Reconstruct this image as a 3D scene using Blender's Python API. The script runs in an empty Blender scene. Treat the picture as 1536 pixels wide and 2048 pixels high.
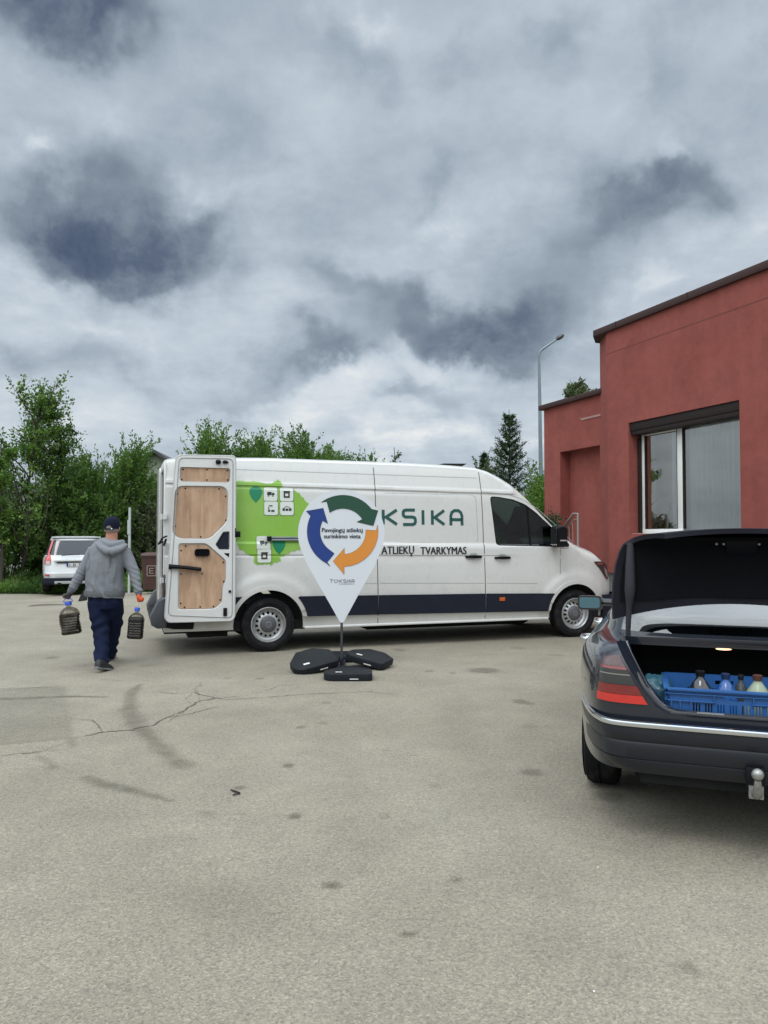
import bpy, bmesh, math, random
import numpy as np
from mathutils import Vector, Matrix
from mathutils.geometry import tessellate_polygon

random.seed(7)
RNG = np.random.default_rng(11)
SC = bpy.context.scene
COL = SC.collection
R = math.radians

# ------------------------------------------------------------------ camera
FPX = 1540.0                      # focal length in pixels of the 1536x2048 picture
PITCH = math.atan(48 / FPX)
EYE = 1.5
cam = bpy.data.cameras.new('camera')
cam.sensor_fit = 'VERTICAL'
cam.sensor_height = 36.0
cam.lens = 36.0 * FPX / 2048
cam.clip_start = 0.05
cam.clip_end = 2000
camo = bpy.data.objects.new('camera', cam)
COL.objects.link(camo)
camo.location = (0, 0, EYE)
camo.rotation_euler = (R(90) + PITCH, 0, 0)
SC.camera = camo

# ------------------------------------------------------------------ exposure
SC.view_settings.view_transform = 'Standard'
SC.view_settings.look = 'None'
SC.view_settings.gamma = 1
SC.view_settings.exposure = 0.0
SC.cycles.max_bounces = 8
SC.cycles.transparent_max_bounces = 24
SC.cycles.use_denoising = True


def ray(px, py):
    a = (px - 768) / FPX
    b = (1024 - py) / FPX
    return Vector((a, math.cos(PITCH) - b * math.sin(PITCH), math.sin(PITCH) + b * math.cos(PITCH)))


def gpt(px, py, z=0.0):
    d = ray(px, py)
    t = (z - EYE) / d.z
    return Vector((d.x * t, d.y * t, z))


def at(px, py, Y):
    d = ray(px, py)
    t = Y / d.y
    return Vector((d.x * t, Y, EYE + d.z * t))


# ------------------------------------------------------------------ sky
SUN_EL, SUN_AZ = 58.0, 205.0      # azimuth clockwise from +Y: behind the camera, a little to the left
world = bpy.data.worlds.new('World')
SC.world = world
world.use_nodes = True
NT = world.node_tree
NT.nodes.clear()


class G:
    """tiny node helper"""
    def __init__(s, nt):
        s.nt = nt

    def n(s, t, **k):
        nd = s.nt.nodes.new(t)
        for a, b in k.items():
            setattr(nd, a, b)
        return nd

    def link(s, a, b):
        s.nt.links.new(a, b)

    def val(s, inp, v):
        if hasattr(v, 'links') or isinstance(v, bpy.types.NodeSocket):
            s.link(v, inp)
        else:
            inp.default_value = v

    def m(s, op, a, b=0.0, c=0.0, clamp=False):
        nd = s.n('ShaderNodeMath', operation=op, use_clamp=clamp)
        s.val(nd.inputs[0], a)
        s.val(nd.inputs[1], b)
        if op in ('MULTIPLY_ADD', 'SMOOTH_MIN'):
            s.val(nd.inputs[2], c)
        return nd.outputs[0]

    def v(s, op, a, b=(0, 0, 0), scale=None):
        nd = s.n('ShaderNodeVectorMath', operation=op)
        s.val(nd.inputs[0], a)
        if scale is not None:
            s.val(nd.inputs['Scale'], scale)
        else:
            s.val(nd.inputs[1], b)
        return nd.outputs['Value'] if op in ('DOT_PRODUCT', 'LENGTH', 'DISTANCE') else nd.outputs[0]

    def noise(s, vec, scale, detail=4, rough=0.5, color=False, dist=0.0):
        nd = s.n('ShaderNodeTexNoise')
        if vec is not None:
            s.link(vec, nd.inputs['Vector'])
        nd.inputs['Scale'].default_value = scale
        nd.inputs['Detail'].default_value = detail
        nd.inputs['Roughness'].default_value = rough
        nd.inputs['Distortion'].default_value = dist
        return nd.outputs['Color'] if color else nd.outputs['Fac']

    def ramp(s, fac, stops, interp='LINEAR'):
        nd = s.n('ShaderNodeValToRGB')
        nd.color_ramp.interpolation = interp
        els = nd.color_ramp.elements
        while len(els) < len(stops):
            els.new(0.5)
        for e, (p, c) in zip(els, stops):
            e.position = p
            e.color = (*c, 1) if len(c) == 3 else c
        s.link(fac, nd.inputs[0])
        return nd.outputs[0]

    def mix(s, f, a, b, mode='MIX'):
        nd = s.n('ShaderNodeMix', data_type='RGBA', blend_type=mode)
        s.val(nd.inputs[0], f)
        s.val(nd.inputs[6], a)
        s.val(nd.inputs[7], b)
        return nd.outputs[2]

    def maprange(s, x, a, b, c=0.0, d=1.0, smooth=True):
        nd = s.n('ShaderNodeMapRange')
        nd.interpolation_type = 'SMOOTHSTEP' if smooth else 'LINEAR'
        s.val(nd.inputs[0], x)
        for i, q in enumerate((a, b, c, d)):
            nd.inputs[1 + i].default_value = q
        return nd.outputs[0]


def srgb(*c):
    o = []
    for v in c:
        v /= 255.0
        o.append(v / 12.92 if v <= 0.04045 else ((v + 0.055) / 1.055) ** 2.4)
    return tuple(o)


g = G(NT)
tc = g.n('ShaderNodeTexCoord').outputs['Generated']
nrm = g.v('NORMALIZE', tc)
# ragged edges: the direction is stirred a little before the cloud masses are laid out
w1 = g.v('SCALE', g.v('SUBTRACT', g.noise(nrm, 4.2, 3, 0.5, True), (0.5, 0.5, 0.5)), scale=0.20)
w2 = g.v('SCALE', g.v('SUBTRACT', g.noise(nrm, 13.0, 6, 0.55, True), (0.5, 0.5, 0.5)), scale=0.11)
dd = g.v('ADD', g.v('ADD', nrm, w1), w2)


def blob(px, py, rx, ry, wgt, tilt=0.0):
    c = ray(px, py).normalized()
    ex = Vector((c.y, -c.x, 0)).normalized()
    ey = ex.cross(c).normalized()
    if ey.z < 0:
        ey = -ey
    t = R(tilt)
    e1 = ex * math.cos(t) + ey * math.sin(t)
    e2 = -ex * math.sin(t) + ey * math.cos(t)
    k = ray(px, py).length * FPX
    sx, sy = rx / k, ry / k
    a = g.m('SUBTRACT', g.v('DOT_PRODUCT', dd, tuple(e1 / sx)), c.dot(e1) / sx)
    b = g.m('SUBTRACT', g.v('DOT_PRODUCT', dd, tuple(e2 / sy)), c.dot(e2) / sy)
    q = g.m('ADD', g.m('MULTIPLY', a, a), g.m('MULTIPLY', b, b))
    e = g.m('EXPONENT', g.m('MULTIPLY', q, -0.9))
    f = g.m('MULTIPLY', e, wgt)
    # the direction behind the camera never sees them
    return f


DARK = [(250, 480, 230, 65, .62, -6), (300, 340, 170, 100, .30, 0), (90, 390, 150, 90, .26, 0), (310, 560, 80, 40, .26, -15),
        (90, 20, 220, 70, .50, -8), (280, 60, 90, 55, .22, 0), (560, 60, 150, 60, .12, 0),
        (1230, 440, 210, 75, .36, 14), (1290, 350, 120, 50, .20, 20), (1400, 370, 50, 60, .14, 0),
        (960, 640, 240, 60, .50, 8), (720, 590, 130, 42, .28, -6), (930, 705, 110, 30, .26, 0),
        (660, 740, 120, 38, .34, -4), (1450, 110, 190, 120, .15, 0), (1330, 140, 60, 50, .12, 0), (1095, 90, 55, 60, .28, 0),
        (870, 375, 50, 65, .20, 0), (700, 150, 60, 40, .22, 0), (880, 140, 40, 30, .14, 30), (210, 715, 130, 34, .20, 0),
        (760, 815, 65, 24, .26, 0), (480, 785, 90, 26, .20, 0), (30, 700, 60, 40, .14, 0), (650, 470, 90, 40, .10, 0),
        (940, 800, 120, 24, .10, 0), (420, 460, 70, 30, .16, 20)]
LIGHT = [(15, 268, 45, 26, .26, 0), (170, 620, 170, 45, .16, 0), (60, 520, 90, 35, .16, 0), (690, 790, 90, 34, .34, 0),
         (810, 745, 80, 34, .34, -10), (1335, 305, 40, 26, .20, 0), (900, 450, 80, 34, .16, 30), (1280, 590, 150, 40, .14, 20),
         (750, 75, 80, 28, .16, 0), (420, 390, 40, 40, .14, 0), (460, 640, 120, 60, .10, 0), (1180, 230, 100, 80, .06, 0),
         (560, 830, 420, 40, .12, 0), (900, 860, 500, 40, .16, 0), (250, 240, 80, 40, .10, 0), (1500, 470, 80, 80, .12, 0),
         (600, 190, 80, 140, .07, 0), (850, 560, 110, 26, .10, 8)]
base = None
for b in DARK:
    f = blob(*b)
    base = f if base is None else g.m('ADD', base, f)
lite = None
for b in LIGHT:
    f = blob(*b)
    lite = f if lite is None else g.m('ADD', lite, f)
sep = g.n('ShaderNodeSeparateXYZ')
g.link(nrm, sep.inputs[0])
zc = g.m('MAXIMUM', sep.outputs[2], 0.0)
den = g.m('ADD', zc, 0.22)
comb = g.n('ShaderNodeCombineXYZ')
g.link(g.m('DIVIDE', sep.outputs[0], den), comb.inputs[0])
g.link(g.m('DIVIDE', sep.outputs[1], den), comb.inputs[1])
comb.inputs[2].default_value = 3.7
pl = comb.outputs[0]
n1 = g.noise(pl, 1.7, 8, 0.58, dist=0.3)
n2 = g.noise(pl, 5.5, 8, 0.60)
n3 = g.noise(nrm, 3.0, 5, 0.55)
n4 = g.noise(dd, 16.0, 7, 0.62)
v = g.m('MULTIPLY_ADD', g.m('SUBTRACT', n1, 0.5), 0.50, 0.700)
v = g.m('MULTIPLY_ADD', g.m('SUBTRACT', n2, 0.5), 0.30, v)
v = g.m('MULTIPLY_ADD', g.m('SUBTRACT', n3, 0.5), 0.22, v)
v = g.m('MULTIPLY_ADD', g.m('SUBTRACT', n4, 0.5), 0.10, v)
# nearer, darker masses with a torn rim in front of the bright deck; their undersides are darkest
rim = g.m('ADD', g.m('MULTIPLY', g.m('SUBTRACT', n4, 0.5), 0.42), g.m('MULTIPLY', g.m('SUBTRACT', n2, 0.5), 0.34))
mass = g.maprange(g.m('ADD', base, rim), 0.04, 0.46)
v = g.m('SUBTRACT', v, g.m('MULTIPLY', mass, 0.15))
v = g.m('ADD', v, g.m('MULTIPLY', g.m('MULTIPLY', mass, g.m('SUBTRACT', 1.0, mass)), 0.20))
v = g.m('SUBTRACT', v, g.m('MULTIPLY', base, g.m('MULTIPLY_ADD', g.m('SUBTRACT', n4, 0.5), -0.8, 0.52)))
edge = g.maprange(g.m('ADD', lite, rim), 0.10, 0.26)
v = g.m('ADD', v, g.m('ADD', g.m('MULTIPLY', edge, 0.07), g.m('MULTIPLY', lite, 0.55)))
v = g.m('MINIMUM', g.m('MAXIMUM', v, 0.0), 1.0)
cloud = g.ramp(v, [(0.0, srgb(70, 84, 108)), (0.22, srgb(94, 107, 128)), (0.42, srgb(132, 145, 159)), (0.60, srgb(167, 180, 193)),
                   (0.78, srgb(198, 209, 219)), (0.90, srgb(218, 225, 231)), (1.0, srgb(243, 244, 241))])
# a thick cloud cover with its unseen part, overhead and behind, brightened to light the yard
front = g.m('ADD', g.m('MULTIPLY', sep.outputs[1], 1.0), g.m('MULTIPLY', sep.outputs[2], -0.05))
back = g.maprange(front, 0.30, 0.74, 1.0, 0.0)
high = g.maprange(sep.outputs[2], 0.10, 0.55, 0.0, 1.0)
low = g.maprange(sep.outputs[2], 0.02, 0.30, 0.72, 1.0)  # low sky behind the camera dimmed in place of unseen dark trees
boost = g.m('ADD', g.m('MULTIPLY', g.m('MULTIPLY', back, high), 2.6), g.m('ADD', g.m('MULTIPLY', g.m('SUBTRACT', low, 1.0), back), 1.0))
cloud2 = g.mix(back, cloud, g.mix(1.0, cloud, (1.05, 1.0, 0.93, 1), 'MULTIPLY'))
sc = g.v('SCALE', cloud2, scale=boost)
sky = g.n('ShaderNodeTexSky', sky_type='NISHITA')
sky.sun_disc = False
sky.sun_elevation = R(SUN_EL)
sky.sun_rotation = R(SUN_AZ)
bgs = g.n('ShaderNodeBackground')
g.link(sky.outputs[0], bgs.inputs[0])
bgs.inputs[1].default_value = 0.08
bgc = g.n('ShaderNodeBackground')
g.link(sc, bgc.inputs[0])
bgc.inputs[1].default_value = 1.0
mx = g.n('ShaderNodeMixShader')
mx.inputs[0].default_value = 0.96
g.link(bgs.outputs[0], mx.inputs[1])
g.link(bgc.outputs[0], mx.inputs[2])
out = g.n('ShaderNodeOutputWorld')
g.link(mx.outputs[0], out.inputs[0])
world.cycles.sampling_method = 'MANUAL'
world.cycles.sample_map_resolution = 512

sun = bpy.data.lights.new('sun', 'SUN')
sun.energy = 1.1
sun.angle = R(22)
sun.color = (1.0, 0.97, 0.93)
suno = bpy.data.objects.new('sun', sun)
COL.objects.link(suno)
sd = Vector((math.sin(R(SUN_AZ)) * math.cos(R(SUN_EL)), math.cos(R(SUN_AZ)) * math.cos(R(SUN_EL)), math.sin(R(SUN_EL))))
suno.rotation_euler = sd.to_track_quat('Z', 'Y').to_euler()
suno.location = sd * 40

# ------------------------------------------------------------------ materials
MATS = {}


def mat(name, col, rough=0.5, metal=0.0, var=0.08, vscale=6.0, bump=0.0, bscale=60.0, coat=0.0, spec=0.5, col2=None, c2scale=2.0,
        c2lo=0.45, c2hi=0.65, emit=None, estr=0.0, stretch=None, coatrough=0.05):
    if name in MATS:
        return MATS[name]
    m = bpy.data.materials.new(name)
    m.use_nodes = True
    nt = m.node_tree
    nt.nodes.clear()
    h = G(nt)
    p = h.n('ShaderNodeBsdfPrincipled')
    o = h.n('ShaderNodeOutputMaterial')
    h.link(p.outputs[0], o.inputs[0])
    t = h.n('ShaderNodeTexCoord').outputs['Object']
    if stretch:
        mp = h.n('ShaderNodeMapping')
        mp.inputs['Scale'].default_value = stretch
        h.link(t, mp.inputs[0])
        t = mp.outputs[0]
    c = (*col, 1)
    if col2 is not None:
        f = h.maprange(h.noise(t, c2scale, 6, 0.6), c2lo, c2hi)
        c = h.mix(f, c, (*col2, 1))
    n = h.noise(t, vscale, 5, 0.6)
    c = h.mix(1.0, c, h.ramp(n, [(0.2, (1 - var,) * 3), (0.8, (1 + var,) * 3)]), 'MULTIPLY') if var else c
    h.val(p.inputs['Base Color'], c)
    rr = h.m('MULTIPLY_ADD', h.m('SUBTRACT', n, 0.5), 0.25 * rough, rough)
    h.link(rr, p.inputs['Roughness'])
    p.inputs['Metallic'].default_value = metal
    p.inputs['Specular IOR Level'].default_value = spec
    p.inputs['Coat Weight'].default_value = coat
    p.inputs['Coat Roughness'].default_value = coatrough
    if emit:
        p.inputs['Emission Color'].default_value = (*emit, 1)
        p.inputs['Emission Strength'].default_value = estr
    if bump:
        bn = h.n('ShaderNodeBump')
        bn.inputs['Strength'].default_value = min(1.0, bump * 4)
        bn.inputs['Distance'].default_value = bump * 0.05
        h.link(h.noise(t, bscale, 4, 0.65), bn.inputs['Height'])
        h.link(bn.outputs[0], p.inputs['Normal'])
    MATS[name] = m
    return m


def glass_mat(name, tint, dark, refl=1.0, rough=0.02, kf=1.5):
    """thin pane: what lies behind is seen through a tint, the sky is mirrored by Fresnel"""
    m = bpy.data.materials.new(name)
    m.use_nodes = True
    nt = m.node_tree
    nt.nodes.clear()
    h = G(nt)
    tr = h.n('ShaderNodeBsdfTransparent')
    tr.inputs[0].default_value = (*[t * dark for t in tint], 1)
    gl = h.n('ShaderNodeBsdfGlossy')
    gl.inputs['Roughness'].default_value = rough
    gl.inputs['Color'].default_value = (refl, refl, refl, 1)
    fr = h.n('ShaderNodeFresnel')
    fr.inputs[0].default_value = 1.6
    k = h.m('MULTIPLY', fr.outputs[0], kf, clamp=True)
    ms = h.n('ShaderNodeMixShader')
    h.link(k, ms.inputs[0])
    h.link(tr.outputs[0], ms.inputs[1])
    h.link(gl.outputs[0], ms.inputs[2])
    o = h.n('ShaderNodeOutputMaterial')
    h.link(ms.outputs[0], o.inputs[0])
    MATS[name] = m
    return m


WHITE = mat('white_paint', (0.60, 0.605, 0.59), 0.28, var=0.025, coat=0.6, bump=0.0, col2=(0.58, 0.583, 0.567), c2scale=1.3, c2lo=.4, c2hi=.75)
WHITEIN = mat('white_inner_paint', (0.62, 0.625, 0.62), 0.40, var=0.05)
TRIM = mat('dark_plastic', (0.014, 0.017, 0.028), 0.6, spec=.15, var=0.15, bump=0.02, bscale=300)
BLACK = mat('black_plastic', (0.005, 0.005, 0.007), 0.5, var=0.2, spec=.18)
RUBBER = mat('tyre_rubber', (0.014, 0.014, 0.016), 0.85, spec=.1, var=0.25, vscale=20, bump=0.03, bscale=120, col2=(0.06, 0.057, 0.052), c2scale=7, c2lo=.5, c2hi=.8)
STEEL = mat('wheel_steel', (0.42, 0.43, 0.43), 0.38, metal=0.6, var=0.12, vscale=30)
CHROME = mat('chrome', (0.75, 0.76, 0.78), 0.12, metal=1.0, var=0.03)
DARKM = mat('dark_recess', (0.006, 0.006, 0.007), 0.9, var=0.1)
GALV = mat('galvanised_steel', (0.27, 0.29, 0.31), 0.5, metal=0.5, var=0.12, vscale=9)
VANGLASS = glass_mat('van_glass', (0.55, 0.72, 0.68), 0.50, 0.8, kf=1.1)


# road film on the lower flanks of the van
_h = G(WHITE.node_tree)
_p = next(n for n in WHITE.node_tree.nodes if n.type == 'BSDF_PRINCIPLED')
_src = _p.inputs['Base Color'].links[0].from_socket
_tc = _h.n('ShaderNodeTexCoord').outputs['Object']
_sp = _h.n('ShaderNodeSeparateXYZ')
_h.link(_tc, _sp.inputs[0])
_mp = _h.n('ShaderNodeMapping')
_mp.inputs['Scale'].default_value = (1.2, 1, .5)
_h.link(_tc, _mp.inputs[0])
_nz = _h.noise(_mp.outputs[0], 5.0, 7, .65)
_f = _h.m('MULTIPLY', _h.maprange(_h.m('ADD', _sp.outputs[2], _h.m('MULTIPLY', _nz, .5)), .62, 1.15, 1.0, 0.0), .42)
_st = _h.n('ShaderNodeMapping')
_st.inputs['Scale'].default_value = (9, 1, .5)
_h.link(_tc, _st.inputs[0])
_f2 = _h.m('MULTIPLY', _h.maprange(_h.noise(_st.outputs[0], 2.2, 4, .5), .58, .75), .10)
_h.link(_h.mix(_h.m('MAXIMUM', _f, _f2), _src, (.30, .275, .235, 1)), _p.inputs['Base Color'])


# ------------------------------------------------------------------ mesh helpers
class MB:
    def __init__(s):
        s.v, s.f, s.mi = [], [], []

    def add(s, vs, fs, mi=0):
        o = len(s.v)
        s.v += [tuple(q) for q in vs]
        s.f += [tuple(i + o for i in q) for q in fs]
        s.mi += [mi] * len(fs)
        return s

    def box(s, a, b, mi=0, M=None):
        x0, y0, z0 = a
        x1, y1, z1 = b
        vs = [Vector(q) for q in ((x0, y0, z0), (x1, y0, z0), (x1, y1, z0), (x0, y1, z0), (x0, y0, z1), (x1, y0, z1), (x1, y1, z1), (x0, y1, z1))]
        if M is not None:
            vs = [M @ q for q in vs]
        return s.add(vs, [(0, 3, 2, 1), (4, 5, 6, 7), (0, 1, 5, 4), (1, 2, 6, 5), (2, 3, 7, 6), (3, 0, 4, 7)], mi)

    def loft(s, rings, cap=True, mi=0, closed=True):
        n = len(rings[0])
        vs = [p for r_ in rings for p in r_]
        fs = []
        m = n if closed else n - 1
        for i in range(len(rings) - 1):
            for j in range(m):
                a, b = i * n + j, i * n + (j + 1) % n
                fs.append((a, b, b + n, a + n))
        if cap and closed:
            fs.append(tuple(range(n - 1, -1, -1)))
            o = (len(rings) - 1) * n
            fs.append(tuple(o + j for j in range(n)))
        return s.add(vs, fs, mi)

    def tube(s, path, r, n=8, mi=0, flat=1.0):
        path = [Vector(p) for p in path]
        if not isinstance(r, (list, tuple)):
            r = [r] * len(path)
        rings = []
        up = Vector((0, 0, 1))
        prev = None
        for i, p in enumerate(path):
            t = (path[min(i + 1, len(path) - 1)] - path[max(i - 1, 0)]).normalized()
            if prev is None:
                a = t.cross(up)
                if a.length < 0.05:
                    a = t.cross(Vector((1, 0, 0)))
            else:
                a = prev - t * prev.dot(t)
            a.normalize()
            prev = a
            b = t.cross(a).normalized()
            rings.append([p + a * math.cos(2 * math.pi * k / n) * r[i] + b * math.sin(2 * math.pi * k / n) * r[i] * flat for k in range(n)])
        return s.loft(rings, mi=mi)

    def lathe(s, prof, c, axis, n=32, mi=0, cap=False):
        """prof: list of (radius, offset along axis)"""
        c = Vector(c)
        ax = Vector(axis).normalized()
        a = ax.cross(Vector((0, 0, 1)))
        if a.length < 0.05:
            a = Vector((1, 0, 0))
        a.normalize()
        b = ax.cross(a).normalized()
        rings = [[c + ax * o + (a * math.cos(2 * math.pi * k / n) + b * math.sin(2 * math.pi * k / n)) * r_ for k in range(n)] for r_, o in prof]
        return s.loft(rings, cap=cap, mi=mi)

    def prism(s, poly, f0, f1, mi=0):
        """poly 2-D, f0/f1 map (a,b) to 3-D on either side"""
        n = len(poly)
        vs = [f0(*p) for p in poly] + [f1(*p) for p in poly]
        tri = tessellate_polygon([[Vector((p[0], p[1], 0)) for p in poly]])
        fs = [tuple(t) for t in tri] + [tuple(n + i for i in reversed(t)) for t in tri]
        for i in range(n):
            j = (i + 1) % n
            fs.append((i, j, n + j, n + i))
        return s.add(vs, fs, mi)

    def sphere(s, c, r, nu=16, nv=10, mi=0):
        if not isinstance(r, (tuple, list)):
            r = (r, r, r)
        rings = []
        for i in range(nv + 1):
            th = math.pi * i / nv
            th = min(max(th, 0.02), math.pi - 0.02)
            rings.append([Vector((c[0] + r[0] * math.sin(th) * math.cos(2 * math.pi * k / nu), c[1] + r[1] * math.sin(th) * math.sin(2 * math.pi * k / nu), c[2] + r[2] * math.cos(th))) for k in range(nu)])
        return s.loft(rings, mi=mi)


def setp(o, label=None, cat=None, group=None, kind=None):
    if label:
        o['label'] = label
    if cat:
        o['category'] = cat
    if group:
        o['group'] = group
    if kind:
        o['kind'] = kind
    return o


def fix_normals(me):
    bm = bmesh.new()
    bm.from_mesh(me)
    bmesh.ops.recalc_face_normals(bm, faces=bm.faces)
    bm.to_mesh(me)
    bm.free()


def obj(name, mb, mats, parent=None, smooth=30, bevel=0.0, bseg=2, fix=True, **k):
    me = bpy.data.meshes.new(name)
    me.from_pydata([tuple(v) for v in mb.v], [], mb.f)
    if not isinstance(mats, (list, tuple)):
        mats = [mats]
    for m in mats:
        me.materials.append(m)
    if any(mb.mi):
        me.polygons.foreach_set('material_index', mb.mi)
    me.validate()
    if fix:
        fix_normals(me)
    o = bpy.data.objects.new(name, me)
    COL.objects.link(o)
    if parent is not None:
        o.parent = parent
    if bevel:
        bv = o.modifiers.new('bevel', 'BEVEL')
        bv.width = bevel
        bv.segments = bseg
        bv.limit_method = 'ANGLE'
        bv.angle_limit = R(35)
        bake(o)
    shade(o.data, smooth)
    setp(o, **k)
    return o


def shade(me, ang):
    if ang:
        me.shade_smooth()
        me.set_sharp_from_angle(angle=R(ang))
    else:
        me.shade_flat()


def bake(o):
    bpy.context.view_layer.update()
    dg = bpy.context.evaluated_depsgraph_get()
    me = bpy.data.meshes.new_from_object(o.evaluated_get(dg))
    old = o.data
    o.modifiers.clear()
    o.data = me
    me.name = old.name
    return o


def cut(o, mb, op='DIFFERENCE', mi=None, solver='EXACT'):
    me = bpy.data.meshes.new('cutter')
    me.from_pydata([tuple(v) for v in mb.v], [], mb.f)
    fix_normals(me)
    for m in o.data.materials:
        me.materials.append(m)
    if mi is not None:
        me.polygons.foreach_set('material_index', [mi] * len(me.polygons))
    c = bpy.data.objects.new('cutter', me)
    COL.objects.link(c)
    c.matrix_world = Matrix.Identity(4)
    par = o.parent
    o.parent = None
    md = o.modifiers.new('b', 'BOOLEAN')
    md.operation = op
    md.object = c
    md.solver = solver
    bake(o)
    bpy.data.objects.remove(c)
    o.parent = par
    return o


def empty(name, loc=(0, 0, 0), rz=0.0, **k):
    o = bpy.data.objects.new(name, None)
    COL.objects.link(o)
    o.location = loc
    o.rotation_euler = (0, 0, rz)
    o.empty_display_size = 0.2
    return setp(o, **k)


def text_mesh(s, size, width=None, bold=0.0, spacing=1.0):
    """flat text -> (verts2d, faces), lower left at 0,0"""
    cu = bpy.data.curves.new('t', 'FONT')
    cu.body = s
    cu.size = size
    cu.resolution_u = 3
    cu.space_character = spacing
    o = bpy.data.objects.new('t', cu)
    COL.objects.link(o)
    bpy.context.view_layer.update()
    me = bpy.data.meshes.new_from_object(o.evaluated_get(bpy.context.evaluated_depsgraph_get()))
    vs = [(v.co.x, v.co.y) for v in me.vertices]
    fs = [tuple(p.vertices) for p in me.polygons]
    bpy.data.objects.remove(o)
    x0 = min(v[0] for v in vs)
    x1 = max(v[0] for v in vs)
    k = (width / (x1 - x0)) if width else 1.0
    vs = [((v[0] - x0) * k, v[1]) for v in vs]
    if bold:          # a stroke's width heavier: the glyphs again, a hair to each side
        n_ = len(vs)
        vs = [(a - bold, b) for a, b in vs] + [(a + bold, b) for a, b in vs]
        fs = fs + [tuple(i + n_ for i in f) for f in fs]
    return vs, fs


def ribbon(pts, w):
    """polyline -> polygon outline of width w with mitred corners"""
    pts = [Vector((p[0], p[1])) for p in pts]
    L, Rr = [], []
    for i, p in enumerate(pts):
        d0 = (p - pts[i - 1]).normalized() if i > 0 else (pts[1] - p).normalized()
        d1 = (pts[i + 1] - p).normalized() if i < len(pts) - 1 else d0
        n0 = Vector((-d0.y, d0.x))
        n1_ = Vector((-d1.y, d1.x))
        n_ = (n0 + n1_)
        n_ = n_.normalized() if n_.length > 1e-6 else n0
        k = w / 2 / max(0.5, n_.dot(n0))
        L.append(p + n_ * k)
        Rr.append(p - n_ * k)
    return [tuple(q) for q in L + Rr[::-1]]


def smoothstep(a, b, x):
    t = min(1.0, max(0.0, (x - a) / (b - a)))
    return t * t * (3 - 2 * t)


def lerp_table(tab, x):
    if x <= tab[0][0]:
        return tab[0][1]
    for (a, b), (c, d) in zip(tab, tab[1:]):
        if x <= c:
            return b + (d - b) * (x - a) / (c - a)
    return tab[-1][1]


def rrect(x0, y0, x1, y1, r, n=5):
    pts = []
    for cx, cy, a0 in ((x1 - r, y0 + r, -90), (x1 - r, y1 - r, 0), (x0 + r, y1 - r, 90), (x0 + r, y0 + r, 180)):
        for i in range(n + 1):
            a = R(a0 + 90 * i / n)
            pts.append((cx + r * math.cos(a), cy + r * math.sin(a)))
    return pts


def rpoly(pts, r, n=3):
    """round the corners of a polygon"""
    o = []
    m = len(pts)
    for i in range(m):
        p = Vector(pts[i])
        a = Vector(pts[i - 1])
        b = Vector(pts[(i + 1) % m])
        ra = min(r, (a - p).length * 0.45)
        rb = min(r, (b - p).length * 0.45)
        pa = p + (a - p).normalized() * ra
        pb = p + (b - p).normalized() * rb
        for k in range(n + 1):
            t = k / n
            o.append(tuple(pa * (1 - t) ** 2 + p * 2 * t * (1 - t) + pb * t * t))
    return o


# ================================================================== GROUND
def ground_z(x, y):
    s = np.clip((y - 13.0) / 10.6, 0, 1)
    s = s * s * (3 - 2 * s)
    lx = np.clip((-x - 5.5) / 4.0, 0, 1)
    return -s * (0.10 + 0.20 * lx)


def grid_axis(lo, hi, flo, fhi, step, far):
    a = list(np.arange(flo, fhi, step))
    s = step
    p = a[-1]
    while p < hi:
        s *= far
        p += s
        a.append(min(p, hi))
    s = step
    p = flo
    b = []
    while p > lo:
        s *= far
        p -= s
        b.append(max(p, lo))
    return np.array(b[::-1] + a)


gx = grid_axis(-300, 300, -4.6, 3.6, 0.03, 1.18)
gy = grid_axis(-60, 600, 1.6, 9.6, 0.03, 1.14)
X, Y = np.meshgrid(gx, gy)
Z = ground_z(X, Y)
nx, ny = len(gx), len(gy)


def vnoise(x, y, s, seed):
    r_ = np.random.default_rng(seed).random((64, 64))
    u, w = x * s, y * s
    iu, iw = np.floor(u).astype(int), np.floor(w).astype(int)
    fu, fw = u - iu, w - iw
    fu, fw = fu * fu * (3 - 2 * fu), fw * fw * (3 - 2 * fw)
    q = lambda a, b: r_[a % 64, b % 64]
    return (q(iu, iw) * (1 - fu) + q(iu + 1, iw) * fu) * (1 - fw) + (q(iu, iw + 1) * (1 - fu) + q(iu + 1, iw + 1) * fu) * fw


def fb(x, y, s, seed):
    return (vnoise(x, y, s, seed) + 0.5 * vnoise(x, y, s * 2.1, seed + 1) + 0.25 * vnoise(x, y, s * 4.3, seed + 2)) / 1.75


dirt = np.zeros_like(X)
rag = fb(X, Y, 6.0, 5)
rag2 = fb(X, Y, 16.0, 9)


def streak(pts, w, amt, rr=0.5):
    global dirt
    P = [gpt(*p) for p in pts]
    dm = np.full_like(X, 99.0)
    ws = w if isinstance(w, list) else [w] * len(P)
    for i in range(len(P) - 1):
        ax_, ay_ = P[i].x, P[i].y
        bx_, by_ = P[i + 1].x, P[i + 1].y
        L2 = (bx_ - ax_) ** 2 + (by_ - ay_) ** 2
        t = np.clip(((X - ax_) * (bx_ - ax_) + (Y - ay_) * (by_ - ay_)) / L2, 0, 1)
        d = np.hypot(X - ax_ - t * (bx_ - ax_), Y - ay_ - t * (by_ - ay_)) / (ws[i] * (1 - t) + ws[i + 1] * t)
        dm = np.minimum(dm, d)
    dm = dm * (0.55 + 0.9 * rag)
    dirt = np.maximum(dirt, np.clip((1.15 - dm) / 0.75, 0, 1) * amt * (1 - rr + rr * 2 * rag2))


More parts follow.
